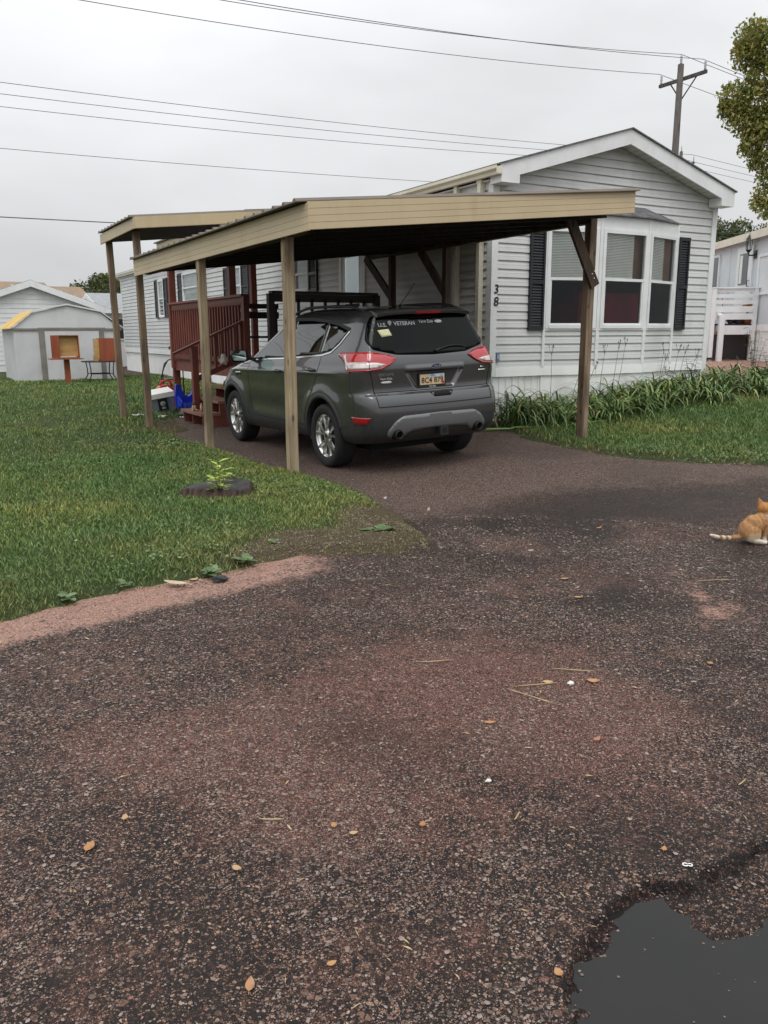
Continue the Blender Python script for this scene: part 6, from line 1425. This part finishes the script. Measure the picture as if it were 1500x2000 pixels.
for i, (x, y, z, r, l) in enumerate(((13.6, 72, 4.0, 1.9, 'rounded green tree left of the tall carport posts'), (15.6, 72.6, 4.6, 2.2, 'taller green tree touching the tall carport posts'), (18.6, 72, 3.6, 2.2, 'green tree behind the tall posts and grey roof'))):
    tree('far_tree', l, (x, y, gz1(x, y)), z*.6, blob(x, y, z, r, 26, 80+i), 'hedge', 420, .12, 90+i, 'trees beyond the homes', tr_=.2)

# ------------------------------------------------------------------ flower bed plants
q = NT('daylily_leaf'); gi = q.node('ShaderNodeNewGeometry').outputs['Random Per Island']
M['lily'] = q.set(base=q.ramp(gi, [(0, (.040, .084, .024)), (.45, (.105, .180, .048)), (.75, (.175, .25, .072)), (.92, (.26, .28, .085)), (1, (.45, .32, .12))]), rough=.42, spec=.45)
q = NT('dry_stalk'); M['stalk'] = q.set(base=(.13, .10, .07), rough=.8)
def ribbonleaf(mb, p0, a, L, lift, w, n=7, twist=0):
    pts = []; p = Vector(p0); el_ = lift; dl = L/n
    for i in range(n+1):
        pts.append(p.copy()); p = p+Vector((math.cos(a)*math.cos(el_), math.sin(a)*math.cos(el_), math.sin(el_)))*dl; el_ -= random.uniform(.26, .52)*(.5+1.1*i/n)
        a += random.uniform(-.1, .1)
        if p.z < p0[2]+.02: el_ = max(el_, 0); p.z = p0[2]+.02
    sd = Vector((-math.sin(a), math.cos(a), 0)); vs = []
    for i, q_ in enumerate(pts):
        t = i/n; ww = w*(.55+1.2*t*(1-t))*(1-t**3); vs += [q_-sd*ww/2+Vector((0, 0, ww*.18)), q_, q_+sd*ww/2+Vector((0, 0, ww*.18))]
    mb.add(vs, [(i*3+k, i*3+k+1, i*3+k+4, i*3+k+3) for i in range(n) for k in range(2)], 0, True)
BED = [(7.75, 9.55, .62, 1.15), (8.15, 9.15, .5, .95), (8.25, 9.8, .55, 1.0), (8.65, 9.3, .5, .9), (8.75, 9.95, .55, .95), (9.15, 9.0, .45, .8), (9.25, 9.65, .5, .9), (9.7, 9.15, .45, .8), (9.8, 9.8, .55, .95), (10.25, 9.1, .45, .85), (10.4, 9.75, .55, .9), (10.8, 9.2, .45, .85), (11.0, 9.75, .55, .9), (11.35, 9.15, .5, .85), (11.6, 9.7, .5, .85), (11.9, 9.15, .5, .8), (12.3, 9.6, .5, .85), (12.5, 9.0, .45, .8), (12.95, 9.4, .5, .85), (13.2, 8.9, .45, .75), (13.45, 9.5, .5, .8), (13.8, 9.0, .45, .75), (13.2, 10.2, .5, .8), (13.9, 9.8, .45, .75), (12.2, 8.75, .4, .7), (11.2, 8.75, .38, .7)]
for (x, y, r, hh) in BED:
    mb = MB(); z = gz1(x, y)
    for k in range(int(84*r/.5)):
        a = random.uniform(0, 6.283); q_ = r*.55*math.sqrt(random.random()); px, py = x+q_*math.cos(a), y+q_*math.sin(a)*.7
        if py > 10.2 and px < 12.95: py = 10.2
        ribbonleaf(mb, (px, py, gz1(px, py)), random.uniform(0, 6.283), random.uniform(.5, 1.05)*hh, random.uniform(.75, 1.4), random.uniform(.026, .046))
    tag(mb.build('daylily_clump', M['lily'], recalc=False), 'arching strap leaved daylily clump in the bed along the white skirting', 'plant', 'daylily clumps in the flower bed')
q = NT('bed_litter'); M['mulch'] = q.set(base=q.mix(q.noise(q.coord(), 30, 4), (.03, .024, .018), (.12, .09, .055)), rough=.95)
def stalk(x, y, top, label, n=4, head=True):
    mb = MB(); z = gz1(x, y); t = Vector(top)
    mid = Vector((x, y, z)).lerp(t, .55)+Vector((random.uniform(-.02, .02), 0, .03)); mb.tube([(x, y, z), mid, t], [.005, .004, .003], 5)
    if head:
        for k in range(n):
            a = random.uniform(0, 6.283); e = t+Vector((.05*math.cos(a), .04*math.sin(a), random.uniform(.02, .09))); mb.tube([t-Vector((0, 0, .06)), e], .0025, 4); mb.tube([e, e+Vector((0, 0, .035))], [.006, .004], 5)
    tag(mb.build('dry_stalk', M['stalk']), label, 'plant stalk', 'dry flower stalks in the bed')
for (x, y, t) in ((8.72, 9.9, (8.76, 9.95, 1.14)), (9.0, 9.8, (9.3, 9.8, .98)), (9.75, 9.9, (9.84, 9.9, 1.15)), (9.95, 9.85, (10.1, 9.85, 1.22)), (10.1, 9.9, (10.3, 9.9, 1.27)), (11.0, 9.8, (11.1, 9.8, 1.16)), (11.05, 9.85, (11.22, 9.85, 1.02)), (11.4, 9.9, (11.58, 9.9, 1.14)), (11.6, 9.9, (11.75, 9.9, 1.12)), (11.7, 9.8, (11.92, 9.8, 1.05)), (10.0, 9.6, (10.75, 9.4, .80)), (9.1, 9.7, (9.45, 9.7, .92)), (12.9, 9.8, (13.05, 9.8, .9))):
    stalk(x, y, t, 'thin dry flower stalk standing above the daylilies')
q = NT('shrub_leaf'); gi = q.node('ShaderNodeNewGeometry').outputs['Random Per Island']; M['shrubleaf'] = q.set(base=q.ramp(gi, [(0, (.025, .055, .025)), (.7, (.06, .11, .05)), (1, (.11, .16, .07))]), rough=.45)
def leafy(name, label, x, y, H, n, spread, seed, size=.05):
    rng = np.random.default_rng(seed); z = gz1(x, y); t = thing(name, label, 'plant', (x, y, z)); mb = MB(); lm = MB()
    for k in range(n):
        a = rng.uniform(0, 6.283); tip = Vector((x+spread*math.cos(a)*rng.uniform(.3, 1), y+spread*math.sin(a)*rng.uniform(.3, 1), z+H*rng.uniform(.75, 1))); mid = Vector((x, y, z)).lerp(tip, .5)+Vector((0, 0, .08*H)); mb.tube([(x, y, z), mid, tip], [.006, .005, .002], 5)
        for i in range(11):
            u = .25+.75*i/10; p = (Vector((x, y, z)).lerp(mid, u*2) if u < .5 else mid.lerp(tip, u*2-1)); b = a+i*2.4+rng.uniform(-.4, .4); dv = Vector((math.cos(b), math.sin(b), rng.uniform(.0, .5))).normalized(); sd = dv.cross(Vector((0, 0, 1))).normalized(); s = size*rng.uniform(.7, 1.3)*(1.25-.5*u)
            lm.add([p, p+dv*s+sd*s*.38, p+dv*s*2.1-Vector((0, 0, s*.3)), p+dv*s-sd*s*.38], [(0, 1, 2, 3)], 0, True)
    mb.build('stem', M['stalk'], t); lm.build('leaves', M['shrubleaf'], t, recalc=False)
leafy('rose_bush', 'small dark leaved bush in front of the white skirting near the house corner', 11.72, 9.7, .62, 5, .20, 3, .05)
leafy('tall_weed', 'tall leafy weed rising from the bed before the pink gravel', 13.45, 9.75, 1.05, 6, .22, 4, .055)
leafy('tall_weed', 'bushy weed clump under the tall weed at the bed edge', 13.75, 9.6, .62, 6, .3, 6, .05)
mb = MB(); hp = []
for i in range(30): t = i/29; x = 6.6+2.3*t; y = 9.42-.55*t+.05*math.sin(t*9); hp.append((x, y, gz1(x, y)+.035+(.02 if inpoly(np.array([x]), np.array([y]), LAWN_R)[0] else 0)))
mb.tube(hp, .013, 8); tag(mb.build('garden_hose', M['hose']), 'bright green garden hose lying along the front of the flower bed', 'hose')

# ------------------------------------------------------------------ stump with a sapling, weeds
stp = thing('tree_stump', 'low sawn dark tree stump in the lawn by the road', 'tree stump', (2.3, 7.0, 0))
z0 = float(gtop(np.array([2.3]), np.array([7.0]), LAWN_L)[0])-.02
q = NT('stump_bark'); n1 = q.noise(q.coord((30, 30, 4)), 1, 5); M['stumpbark'] = q.set(base=q.ramp(n1, [(.3, (.020, .014, .011)), (.6, (.075, .045, .033)), (.75, (.14, .095, .07))]), rough=.9, normal=q.bump(n1, .8, .02))
q = NT('stump_top'); n1 = q.noise(q.coord((5, 5, 5)), 1.5, 6); n2 = q.noise(q.coord((2, 40, 1)), 1, 4); M['stumptop'] = q.set(base=q.mix(q.sm(n1, .35, .7), (.014, .013, .0125), q.mix(n2, (.030, .026, .023), (.058, .050, .045))), rough=.6, normal=q.bump(n2, .5, .01))
mb = MB(); n = 56; vs = []; prof = [(1.12, -.03), (1.03, .03), (1.0, .075), (.96, .088)]
for (k, h_) in prof:
    for i in range(n):
        a = 2*math.pi*i/n; r = .285*k*(1+.06*math.sin(3*a+1)+.05*math.sin(7*a)+.05*math.sin(17*a)*(k > .97)+random.uniform(-.015, .015)); vs.append((2.3+r*math.cos(a)*1.08, 7.0+r*math.sin(a), z0+h_+.02*math.sin(2*a)))
mb.add(vs, [(j*n+i, j*n+(i+1) % n, (j+1)*n+(i+1) % n, (j+1)*n+i) for j in range(len(prof)-1) for i in range(n)], 0, True); mb.build('bark', M['stumpbark'], stp)
mb = MB(); vs = [(2.3, 7.0, z0+.075)]+[(v[0], v[1], v[2]-.001) for v in vs[-n:]]; mid_ = [((v[0]+2.3)/2, (v[1]+7)/2, z0+.082+random.uniform(-.012, .012)) for v in vs[1:]]
mb.add(vs+mid_, [(0, 1+n+i, 1+n+(i+1) % n) for i in range(n)]+[(1+i, 1+(i+1) % n, 1+n+(i+1) % n, 1+n+i) for i in range(n)], 0, False); mb.build('sawn_top', M['stumptop'], stp)
q = NT('sapling_leaf'); gi = q.node('ShaderNodeNewGeometry').outputs['Random Per Island']; M['sapleaf'] = q.set(base=q.ramp(gi, [(0, (.27, .40, .05)), (1, (.58, .64, .14))]), rough=.5)
sapl = thing('sapling', 'bright yellow green sapling growing from the tree stump', 'sapling', (2.235, 6.77, z0)); sm_ = MB(); lm = MB()
for (tx, ty, tz, n_) in ((2.25, 6.80, .33, 9), (2.30, 6.78, .27, 6), (2.20, 6.74, .21, 6)):
    b = Vector((2.235, 6.77, z0)); t = Vector((tx, ty, z0+tz)); sm_.tube([b, b.lerp(t, .5)+Vector((.005, 0, 0)), t], [.005, .004, .002], 6)
    for i in range(n_):
        u = .35+.65*i/(n_-1); p = b.lerp(t, u)
        for s in (-1, 1):
            a = i*1.2+(0 if s < 0 else math.pi)+random.uniform(-.4, .4); dv = Vector((math.cos(a), math.sin(a)*.8, random.uniform(.05, .5))).normalized(); sd = dv.cross(Vector((0, 0, 1))).normalized(); sz = random.uniform(.045, .07)
            lm.add([p, p+dv*sz*.9+sd*sz*.42, p+dv*sz*2-Vector((0, 0, sz*.25)), p+dv*sz*.9-sd*sz*.42], [(0, 1, 2, 3)], 0, True)
sm_.build('stem', M['shrubleaf'], sapl); lm.build('leaves', M['sapleaf'], sapl, recalc=False)
M['weed'] = leafmat('broad_weed_leaf', [(.15, (.06, .11, .045)), (.6, (.13, .20, .085)), (.95, (.22, .29, .14))])
def weed(x, y, r, label, n=16, seed=0):
    rng = np.random.default_rng(seed); mb = MB(); z = gz1(x, y)+.03
    for k in range(n):
        a = rng.uniform(0, 6.283); L = r*rng.uniform(.5, 1.0); o = Vector((x+rng.uniform(-.3, .3)*r, y+rng.uniform(-.3, .3)*r, z)); dv = Vector((math.cos(a), math.sin(a), rng.uniform(.15, .6))).normalized(); sd = Vector((-math.sin(a), math.cos(a), 0)); w = L*rng.uniform(.22, .36)
        mb.add([o, o+dv*L*.45+sd*w, o+dv*L*.8+sd*w*.7-Vector((0, 0, L*.06)), o+dv*L-Vector((0, 0, L*.16)), o+dv*L*.8-sd*w*.7-Vector((0, 0, L*.06)), o+dv*L*.45-sd*w], [(0, 1, 2, 3, 4, 5)], 0, True)
    tag(mb.build('broadleaf_weed', M['weed'], recalc=False), label, 'weed')
weed(2.85, 5.02, .13, 'largest rosette weed, on the bare dirt corner by the driveway', 22, 1); weed(1.71, 4.72, .11, 'broad leaved weed at the lawn edge above the pink gravel strip', 16, 2); weed(1.45, 4.6, .10, 'flat weed beside the curled brown leaf at the lawn edge', 16, 3)
weed(.40, 5.05, .09, 'dark green broad weed in the lawn, leftmost of the weeds', 12, 4); weed(.62, 4.52, .08, 'small pale weed at the road edge below the leftmost weed', 14, 5); weed(2.05, 5.05, .08, 'pale weed cluster on dirt between stump and road', 14, 6); weed(2.5, 5.35, .07, 'small rosette weed on dirt behind the largest rosette', 12, 7); weed(.95, 4.58, .07, 'low weed at mid length of the pink gravel strip', 12, 8)

# ------------------------------------------------------------------ leaves, straws and the pull tab on the road
q = NT('fallen_leaf'); oi = q.node('ShaderNodeObjectInfo').outputs['Random']; n1 = q.noise(q.coord(), 45, 4)
M['leaf'] = q.set(base=q.mix(q.sm(n1, .5, .75), q.ramp(oi, [(0, (.32, .14, .045)), (.4, (.40, .22, .085)), (.75, (.29, .125, .08)), (1, (.42, .30, .14))]), (.20, .09, .035)), rough=.55)
M['leaftan'] = simple('tan_leaf', (.42, .34, .23), .6, .2, 40, bump=.1)
def leafobj(x, y, L, w, a, label, m='leaf', lift=0):
    L *= .88; w *= .88; mb = MB(); n = 8; c, s = math.cos(a), math.sin(a); vs = []; cu = random.uniform(.1, .35)
    for i in range(n+1):
        t = i/n; ww = w*math.sin(math.pi*t**.85)**.8 if 0 < t < 1 else .0008; u = (t-.5)*L; zc = cu*L*(t-.5)**2*1.6+.002
        for (k, zz) in ((-1, .12), (0, 0), (1, .12)): v = k*ww; vs.append((u*c-v*s, u*s+v*c, zc+zz*ww))
    mb.add(vs, [(i*3+k, i*3+k+1, i*3+k+4, i*3+k+3) for i in range(n) for k in range(2)], 0, True)
    mb.tube([(-.5*L*c, -.5*L*s, cu*L*.4+.002), (-.72*L*c, -.72*L*s, .003)], .0009*(L/.05), 4)
    o = mb.build('fallen_leaf', M[m], recalc=False); o.location = (x, y, gz1(x, y)+.004+lift); tag(o, label, 'leaf', 'fallen leaves on the road and verge')
for (x, y, L, w, a, l) in ((.30, 2.215, .055, .016, 1.0, 'orange oval leaf on dark asphalt, leftmost of the road leaves'), (.42, 2.31, .036, .011, 1.2, 'small orange leaf just beyond the leftmost road leaf'), (1.18, 1.83, .032, .011, .9, 'pinkish brown leaf in the dark asphalt below the reddish patch'), (1.75, 2.25, .055, .012, -.4, 'yellow slender leaf lying on the reddish gravel patch'), (2.18, 2.42, .05, .017, -.5, 'tan broad leaf at the far edge of the reddish patch'), (2.34, 2.32, .062, .022, -.6, 'olive tan leaf beside the crossed straws'), (2.93, 2.21, .035, .015, .5, 'orange leaf on dark stones in the right of the road'), (.95, 1.96, .03, .01, 1.3, 'small orange leaf at the near edge of the reddish patch'), (.98, 1.89, .03, .010, -.2, 'small tan leaf close below the patch edge leaf'), (.63, 1.91, .036, .011, -1.1, 'small tan curled leaf in the middle of the dark road'), (.515, 1.51, .05, .012, 1.1, 'long orange brown leaf nearest to the bottom of the road'), (4.38, 4.37, .06, .02, .2, 'tan leaf on the dark driveway mouth'), (3.06, 3.18, .06, .016, -.5, 'orange leaf on the dark road before the dirt corner'), (3.25, 3.5, .06, .016, -.4, 'orange leaf beyond the reddish patch, nearer the driveway'), (1.33, 4.57, .07, .022, .3, 'yellow leaf on the pink gravel next to the curled leaf'), (1.70, 1.38, .026, .009, .6, 'tiny tan leaf at the broken puddle rim'), (1.135, 1.185, .03, .012, 1.4, 'wet brown leaf at the left tip of the puddle'), (.70, 1.47, .028, .009, 0, 'small tan leaf left of the puddle'), (3.9, 2.45, .05, .015, .1, 'tan leaf at the far right of the road'), (2.0, 1.95, .045, .013, .3, 'olive leaf on dark gravel above the puddle'), (2.6, 5.6, .07, .024, 1.0, 'brown leaf on the grass near the dirt corner'), (1.9, 5.9, .07, .02, .5, 'reddish leaf on the lawn before the stump')):
    leafobj(x, y, L, w, a, l, lift=.04 if inpoly(np.array([x]), np.array([y]), LAWN_L)[0] else 0)
leafobj(1.20, 4.50, .19, .032, 2.2, 'long curled pale brown leaf standing at the lawn edge', 'leaftan', .02)
M['straw'] = simple('dry_straw', (.42, .32, .17), .7, .2, 20, bump=0)
def straw(x, y, a, L, label, bend=.1, r=.0022):
    p = []
    for i in range(6): t = i/5-.5; xx = x+L*t*math.cos(a)-bend*L*t*t*math.sin(a); yy = y+L*t*math.sin(a)+bend*L*t*t*math.cos(a); p.append((xx, yy, gz1(xx, yy)+.007))
    mb = MB(); mb.tube(p, [r*.6, r, r, r, r, r*.5], 5); tag(mb.build('straw', M['straw']), label, 'straw', 'straws on the road')
for (x, y, a, L, l) in ((1.89, 2.84, -.55, .16, 'pale straw beyond the reddish patch'), (2.02, 2.35, -1.25, .22, 'bent straw crossing another on the reddish patch'), (2.12, 2.42, -.3, .19, 'straight straw crossing the bent one on the reddish patch'), (3.96, 3.0, -.5, .20, 'long straw on the road in line with the cat'), (.80, 2.08, -.55, .075, 'short pale straw on the bare mud at mid road'), (2.35, 2.45, -.75, .18, 'thin straw touching the olive tan leaf'), (2.2, 1.5, .2, .05, 'short straw behind the puddle rim'), (1.45, 1.72, .6, .05, 'short straw on dark stones left of the puddle rim')): straw(x, y, a, L, l)
mb = MB(); RNG2 = np.random.default_rng(77)
for i in range(170):
    a = R(29.9)+RNG2.uniform(-.5, .5); d = 1.3+4.6*RNG2.uniform()**1.3; x, y = math.sin(a)*d, math.cos(a)*d
    if inpoly(np.array([x]), np.array([y]), POT)[0] or inpoly(np.array([x]), np.array([y]), LAWN_L)[0]: continue
    b = RNG2.uniform(0, 3.14); L = RNG2.uniform(.004, .014)*(.7+.25*d); w = L*RNG2.uniform(.06, .22); z = gz1(x, y)+.0055
    c, s = math.cos(b), math.sin(b); mb.add([(x-L*c, y-L*s, z), (x+w*s, y-w*c, z+.002), (x+L*c, y+L*s, z+.001), (x-w*s, y+w*c, z+.002)], [(0, 1, 2, 3)])
tag(mb.build('plant_litter', M['straw'], recalc=False), 'tiny tan chaff and needle litter scattered over the road', 'litter', kind='stuff')
mb = MB()
for i in range(46):
    x, y = RNG2.uniform(1.2, 2.0), RNG2.uniform(.75, 1.2); r = RNG2.uniform(.0012, .0042); a = RNG2.uniform(0, 6.28)
    if gz1(x, y) < WATER_Z-.004: mb.add([(x+r*math.cos(a+k*1.2566)*RNG2.uniform(.6, 1.2), y+r*math.sin(a+k*1.2566), WATER_Z+.0012) for k in range(5)], [(0, 1, 2, 3, 4)])
tag(mb.build('floating_specks', M['stalk'], recalc=False), 'tiny specks floating on the puddle', 'litter', kind='stuff')
tabz = gz1(1.70, 1.30)+.004; tab = thing('pull_tab', 'silver can pull tab lying near the puddle', 'pull tab', (1.70, 1.30, tabz), rotz=R(-38))
mb = MB(); n = 28
def ring(mb, cx, rx, ry, t=.0028, z=.0015):
    vs = []
    for i in range(n):
        a = 2*math.pi*i/n
        for (k, h_) in ((1, 0), (1, .0018), (1-.42, .0018), (1-.42, 0)): vs.append((cx+rx*k*math.cos(a), ry*k*math.sin(a), z+h_))
    mb.add(vs, [(i*4+j, ((i+1) % n)*4+j, ((i+1) % n)*4+(j+1) % 4, i*4+(j+1) % 4) for i in range(n) for j in range(4)], 0, True)
q = NT('tab_metal'); M['tabmetal'] = q.set(base=(.82, .82, .80), rough=.35, metal=.3)
ring(mb, -.005, .0085, .0078); ring(mb, .0075, .0072, .0070); mb.build('tab_rings', M['tabmetal'], tab, local=True)
def pebble(x, y, r, label, m): lump('pebble', label, 'stone', (x, y, gz1(x, y)+r*.3), (r, r*.8, r*.55), m, int(x*100))
M['palestone'] = simple('pale_stone', (.62, .60, .57), .6, .1, 40, bump=.2); M['darkstone'] = simple('dark_stone', (.03, .03, .032), .7, .2, 40, bump=.2)
pebble(2.25, 2.36, .016, 'white oval pebble between two fallen leaves', M['palestone']); pebble(1.46, 4.49, .045, 'dark lump of asphalt at the lawn edge', M['darkstone']); pebble(1.5, 1.93, .010, 'pale pebble on the near side of the reddish patch', M['palestone'])
scrap((3.55, 6.15, gz1(3.55, 6.15)-.004), .035, .010, .3, 'white cigarette butt sized scrap at the driveway edge, nearer the car'); scrap((3.62, 5.55, gz1(3.62, 5.55)-.004), .035, .010, .5, 'white scrap on the driveway by the tip of the dirt corner')

# ------------------------------------------------------------------ the ginger kitten (local frame: x forward, y left, z up)
cat = thing('cat', 'ginger kitten with white paws and lilac collar sitting on the road, looking away', 'cat', (4.962, 3.482, gz1(4.962, 3.482)), rotz=R(-24)); cat.scale = (.92, 1, .96)
bm = bmesh.new()
def ell(c, r, rot=(0, 0, 0)):
    m = Matrix.Translation(c) @ Matrix.Rotation(rot[2], 4, 'Z') @ Matrix.Rotation(rot[1], 4, 'Y') @ Matrix.Rotation(rot[0], 4, 'X') @ Matrix.Diagonal((*r, 1))
    bmesh.ops.create_icosphere(bm, subdivisions=3, radius=1, matrix=m)
def limb(pts, rr):
    for (a, b, ra, rb) in zip(pts[:-1], pts[1:], rr[:-1], rr[1:]):
        a, b = Vector(a), Vector(b); n = max(2, int((b-a).length/(min(ra, rb)*.45)))
        for i in range(n+1): t = i/n; r = ra+(rb-ra)*t; bmesh.ops.create_icosphere(bm, subdivisions=2, radius=r, matrix=Matrix.Translation(a.lerp(b, t)))
ell((-.045, 0, .095), (.075, .062, .080)); ell((-.005, 0, .135), (.080, .060, .070), (0, .35, 0)); ell((.050, 0, .155), (.070, .052, .066), (0, .1, 0)); ell((.085, 0, .165), (.045, .045, .055))
for s in (-1, 1):
    ell((-.035, s*.045, .075), (.062, .030, .062)); limb([(-.02, s*.052, .03), (.045, s*.056, .014)], [.021, .015]); ell((.052, s*.056, .012), (.022, .015, .012))
    fx = .055 if s < 0 else .085
    limb([(.075, s*.030, .14), (fx+.012, s*.032, .075), (fx+.008, s*.030, .02)], [.030, .019, .0145]); ell((fx+.018, s*.030, .012), (.022, .0155, .0125))
limb([(.080, .0, .175), (.075, .006, .218)], [.044, .037])
HD = Vector((.075, .012, .250)); ell(HD, (.051, .047, .042)); ell(HD+Vector((.030, .026, -.012)), (.020, .019, .016), (0, 0, .7)); ell(HD+Vector((.016, -.012, -.012)), (.024, .022, .022)); ell(HD+Vector((-.006, .026, -.014)), (.024, .022, .020))
limb([(-.105, .0, .045), (-.16, .035, .030), (-.21, .10, .020), (-.235, .18, .017)], [.021, .016, .0135, .009])
for (o_, tip) in (((-.022, .014, .030), (-.040, .022, .066)), ((.020, -.020, .030), (.036, -.030, .066))):
    b = HD+Vector(o_); t = HD+Vector(tip)
    for i in range(8): u = i/7; p = b.lerp(t, u); bmesh.ops.create_icosphere(bm, subdivisions=1, radius=1, matrix=Matrix.Translation(p) @ Matrix.Rotation(R(-20), 4, 'Z') @ Matrix.Diagonal((.025*(1-u)+.005, .010*(1-u)+.004, .009, 1)))
me = bpy.data.meshes.new('cat_body'); bm.to_mesh(me); bm.free(); co = bpy.data.objects.new('cat_body', me); COL.objects.link(co)
md = co.modifiers.new('r', 'REMESH'); md.mode = 'VOXEL'; md.voxel_size = .0038; md.use_smooth_shade = True
ms = co.modifiers.new('s', 'SMOOTH'); ms.factor = .5; ms.iterations = 6
bpy.context.view_layer.update(); me2 = bpy.data.meshes.new_from_object(co.evaluated_get(bpy.context.evaluated_depsgraph_get())); co.modifiers.clear(); co.data = me2; co.parent = cat
rf = np.random.default_rng(3); tv = np.array([v.co for v in me2.vertices]); tn = np.array([v.normal for v in me2.vertices]); pk = rf.choice(len(tv), min(len(tv), 9000), replace=False); fp = tv[pk]; fn = tn[pk]; fd = fn*.55+np.array([-.75, 0, -.35])+rf.normal(0, .22, fp.shape); fd /= np.linalg.norm(fd, axis=1)[:, None]; fs = np.cross(fd, rf.normal(0, 1, fp.shape)); fs /= np.linalg.norm(fs, axis=1)[:, None]; fl = rf.uniform(.005, .011, len(fp))[:, None]
FV = np.stack([fp-fs*.0007-fn*.001, fp+fs*.0007-fn*.001, fp+fd*fl], 1).reshape(-1, 3); fur = npmesh('fur', FV, np.arange(len(FV)).reshape(-1, 3), M['straw']); fur.parent = cat
for p in me2.polygons: p.use_smooth = True
q = NT('ginger_fur'); C = q.coord(); sx = q.node('ShaderNodeSeparateXYZ'); q.l.new(C, sx.inputs[0]); X, Y, Z = sx.outputs
n1 = q.noise(q.coord((30, 60, 60)), 1.0, 4, .6); n2 = q.noise(q.coord((90, 260, 260)), 1, 3)
w = q.node('ShaderNodeTexWave'); w.inputs['Scale'].default_value = 9; w.inputs['Distortion'].default_value = 11; w.inputs['Detail'].default_value = 2; q.l.new(C, w.inputs[0])
c = q.mix(q.math('MULTIPLY', q.sm(w.outputs[0], .35, .8), .5), (.41, .235, .115), (.27, .125, .05)); c = q.mix(q.sm(n1, .4, .7), c, q.mix(.5, c, (.52, .30, .13)))
head = q.sm(Z, .215, .24); c = q.mix(q.math('MULTIPLY', head, .7), c, (.46, .21, .07))
low = q.math('MULTIPLY', q.sm(Z, .062, .030), q.sm(X, -.10, -.06)); c = q.mix(low, c, (.72, .66, .57))
bel = q.math('MULTIPLY', q.sm(Z, .10, .065), q.sm(X, .07, .01)); c = q.mix(q.math('MULTIPLY', q.math('MULTIPLY', bel, .5), q.sm(X, -.10, -.06)), c, (.62, .52, .38))
tw = q.node('ShaderNodeTexWave'); tw.inputs['Scale'].default_value = 12; q.l.new(C, tw.inputs[0]); tail = q.sm(X, -.15, -.18)
c = q.mix(q.math('MULTIPLY', tail, q.sm(tw.outputs[0], .35, .65)), c, (.72, .63, .48)); c = q.mix(q.sm(X, -.222, -.235), c, (.75, .68, .56))
chin = q.math('MULTIPLY', q.sm(Y, .020, .045), q.sm(Z, .270, .24)); c = q.mix(q.math('MULTIPLY', chin, q.sm(X, .06, .09)), c, (.75, .70, .64))
me2.materials.clear(); me2.materials.append(q.set(base=q.mix(q.math('MULTIPLY', q.sm(n2, .45, .7), .35), c, q.mix(1, c, (.6, .5, .4), 'MULTIPLY')), rough=.85, spec=.15, normal=q.bump(n2, .5, .003)))
fur.data.materials.clear(); fur.data.materials.append(q.m)
cl = MB(); n = 30; vs = []
for i in range(n):
    a = 2*math.pi*i/n
    for (k, h_) in ((1.0, -.006), (1.05, 0), (1.0, .006)): vs.append((.077+.0425*k*math.cos(a), .005+.0425*k*math.sin(a), .204+h_+.006*math.cos(a)))
cl.add(vs, [(i*3+j, ((i+1) % n)*3+j, ((i+1) % n)*3+j+1, i*3+j+1) for i in range(n) for j in range(2)], 0, True)
cl.build('collar', simple('lilac_collar', (.50, .36, .66), .5, .1, 50, bump=0), cat, local=True, recalc=False)
for s in (-1, 1):
    e = MB(); d = Vector((.72*1+s*.5*.7, .72-s*.5*.7, .12)).normalized(); e.lathe([(0, -.006), (.005, -.003), (.006, 0), (.005, .003), (0, .006)], 10, c=tuple(HD+Vector((d.x*.042, d.y*.041, .008)))); e.build('eye', M['tint'], cat, local=True)
e = MB(); e.lathe([(0, -.003), (.004, 0), (0, .003)], 8, c=tuple(HD+Vector((.043, .040, -.006)))); e.build('nose', M['maroon'], cat, local=True)
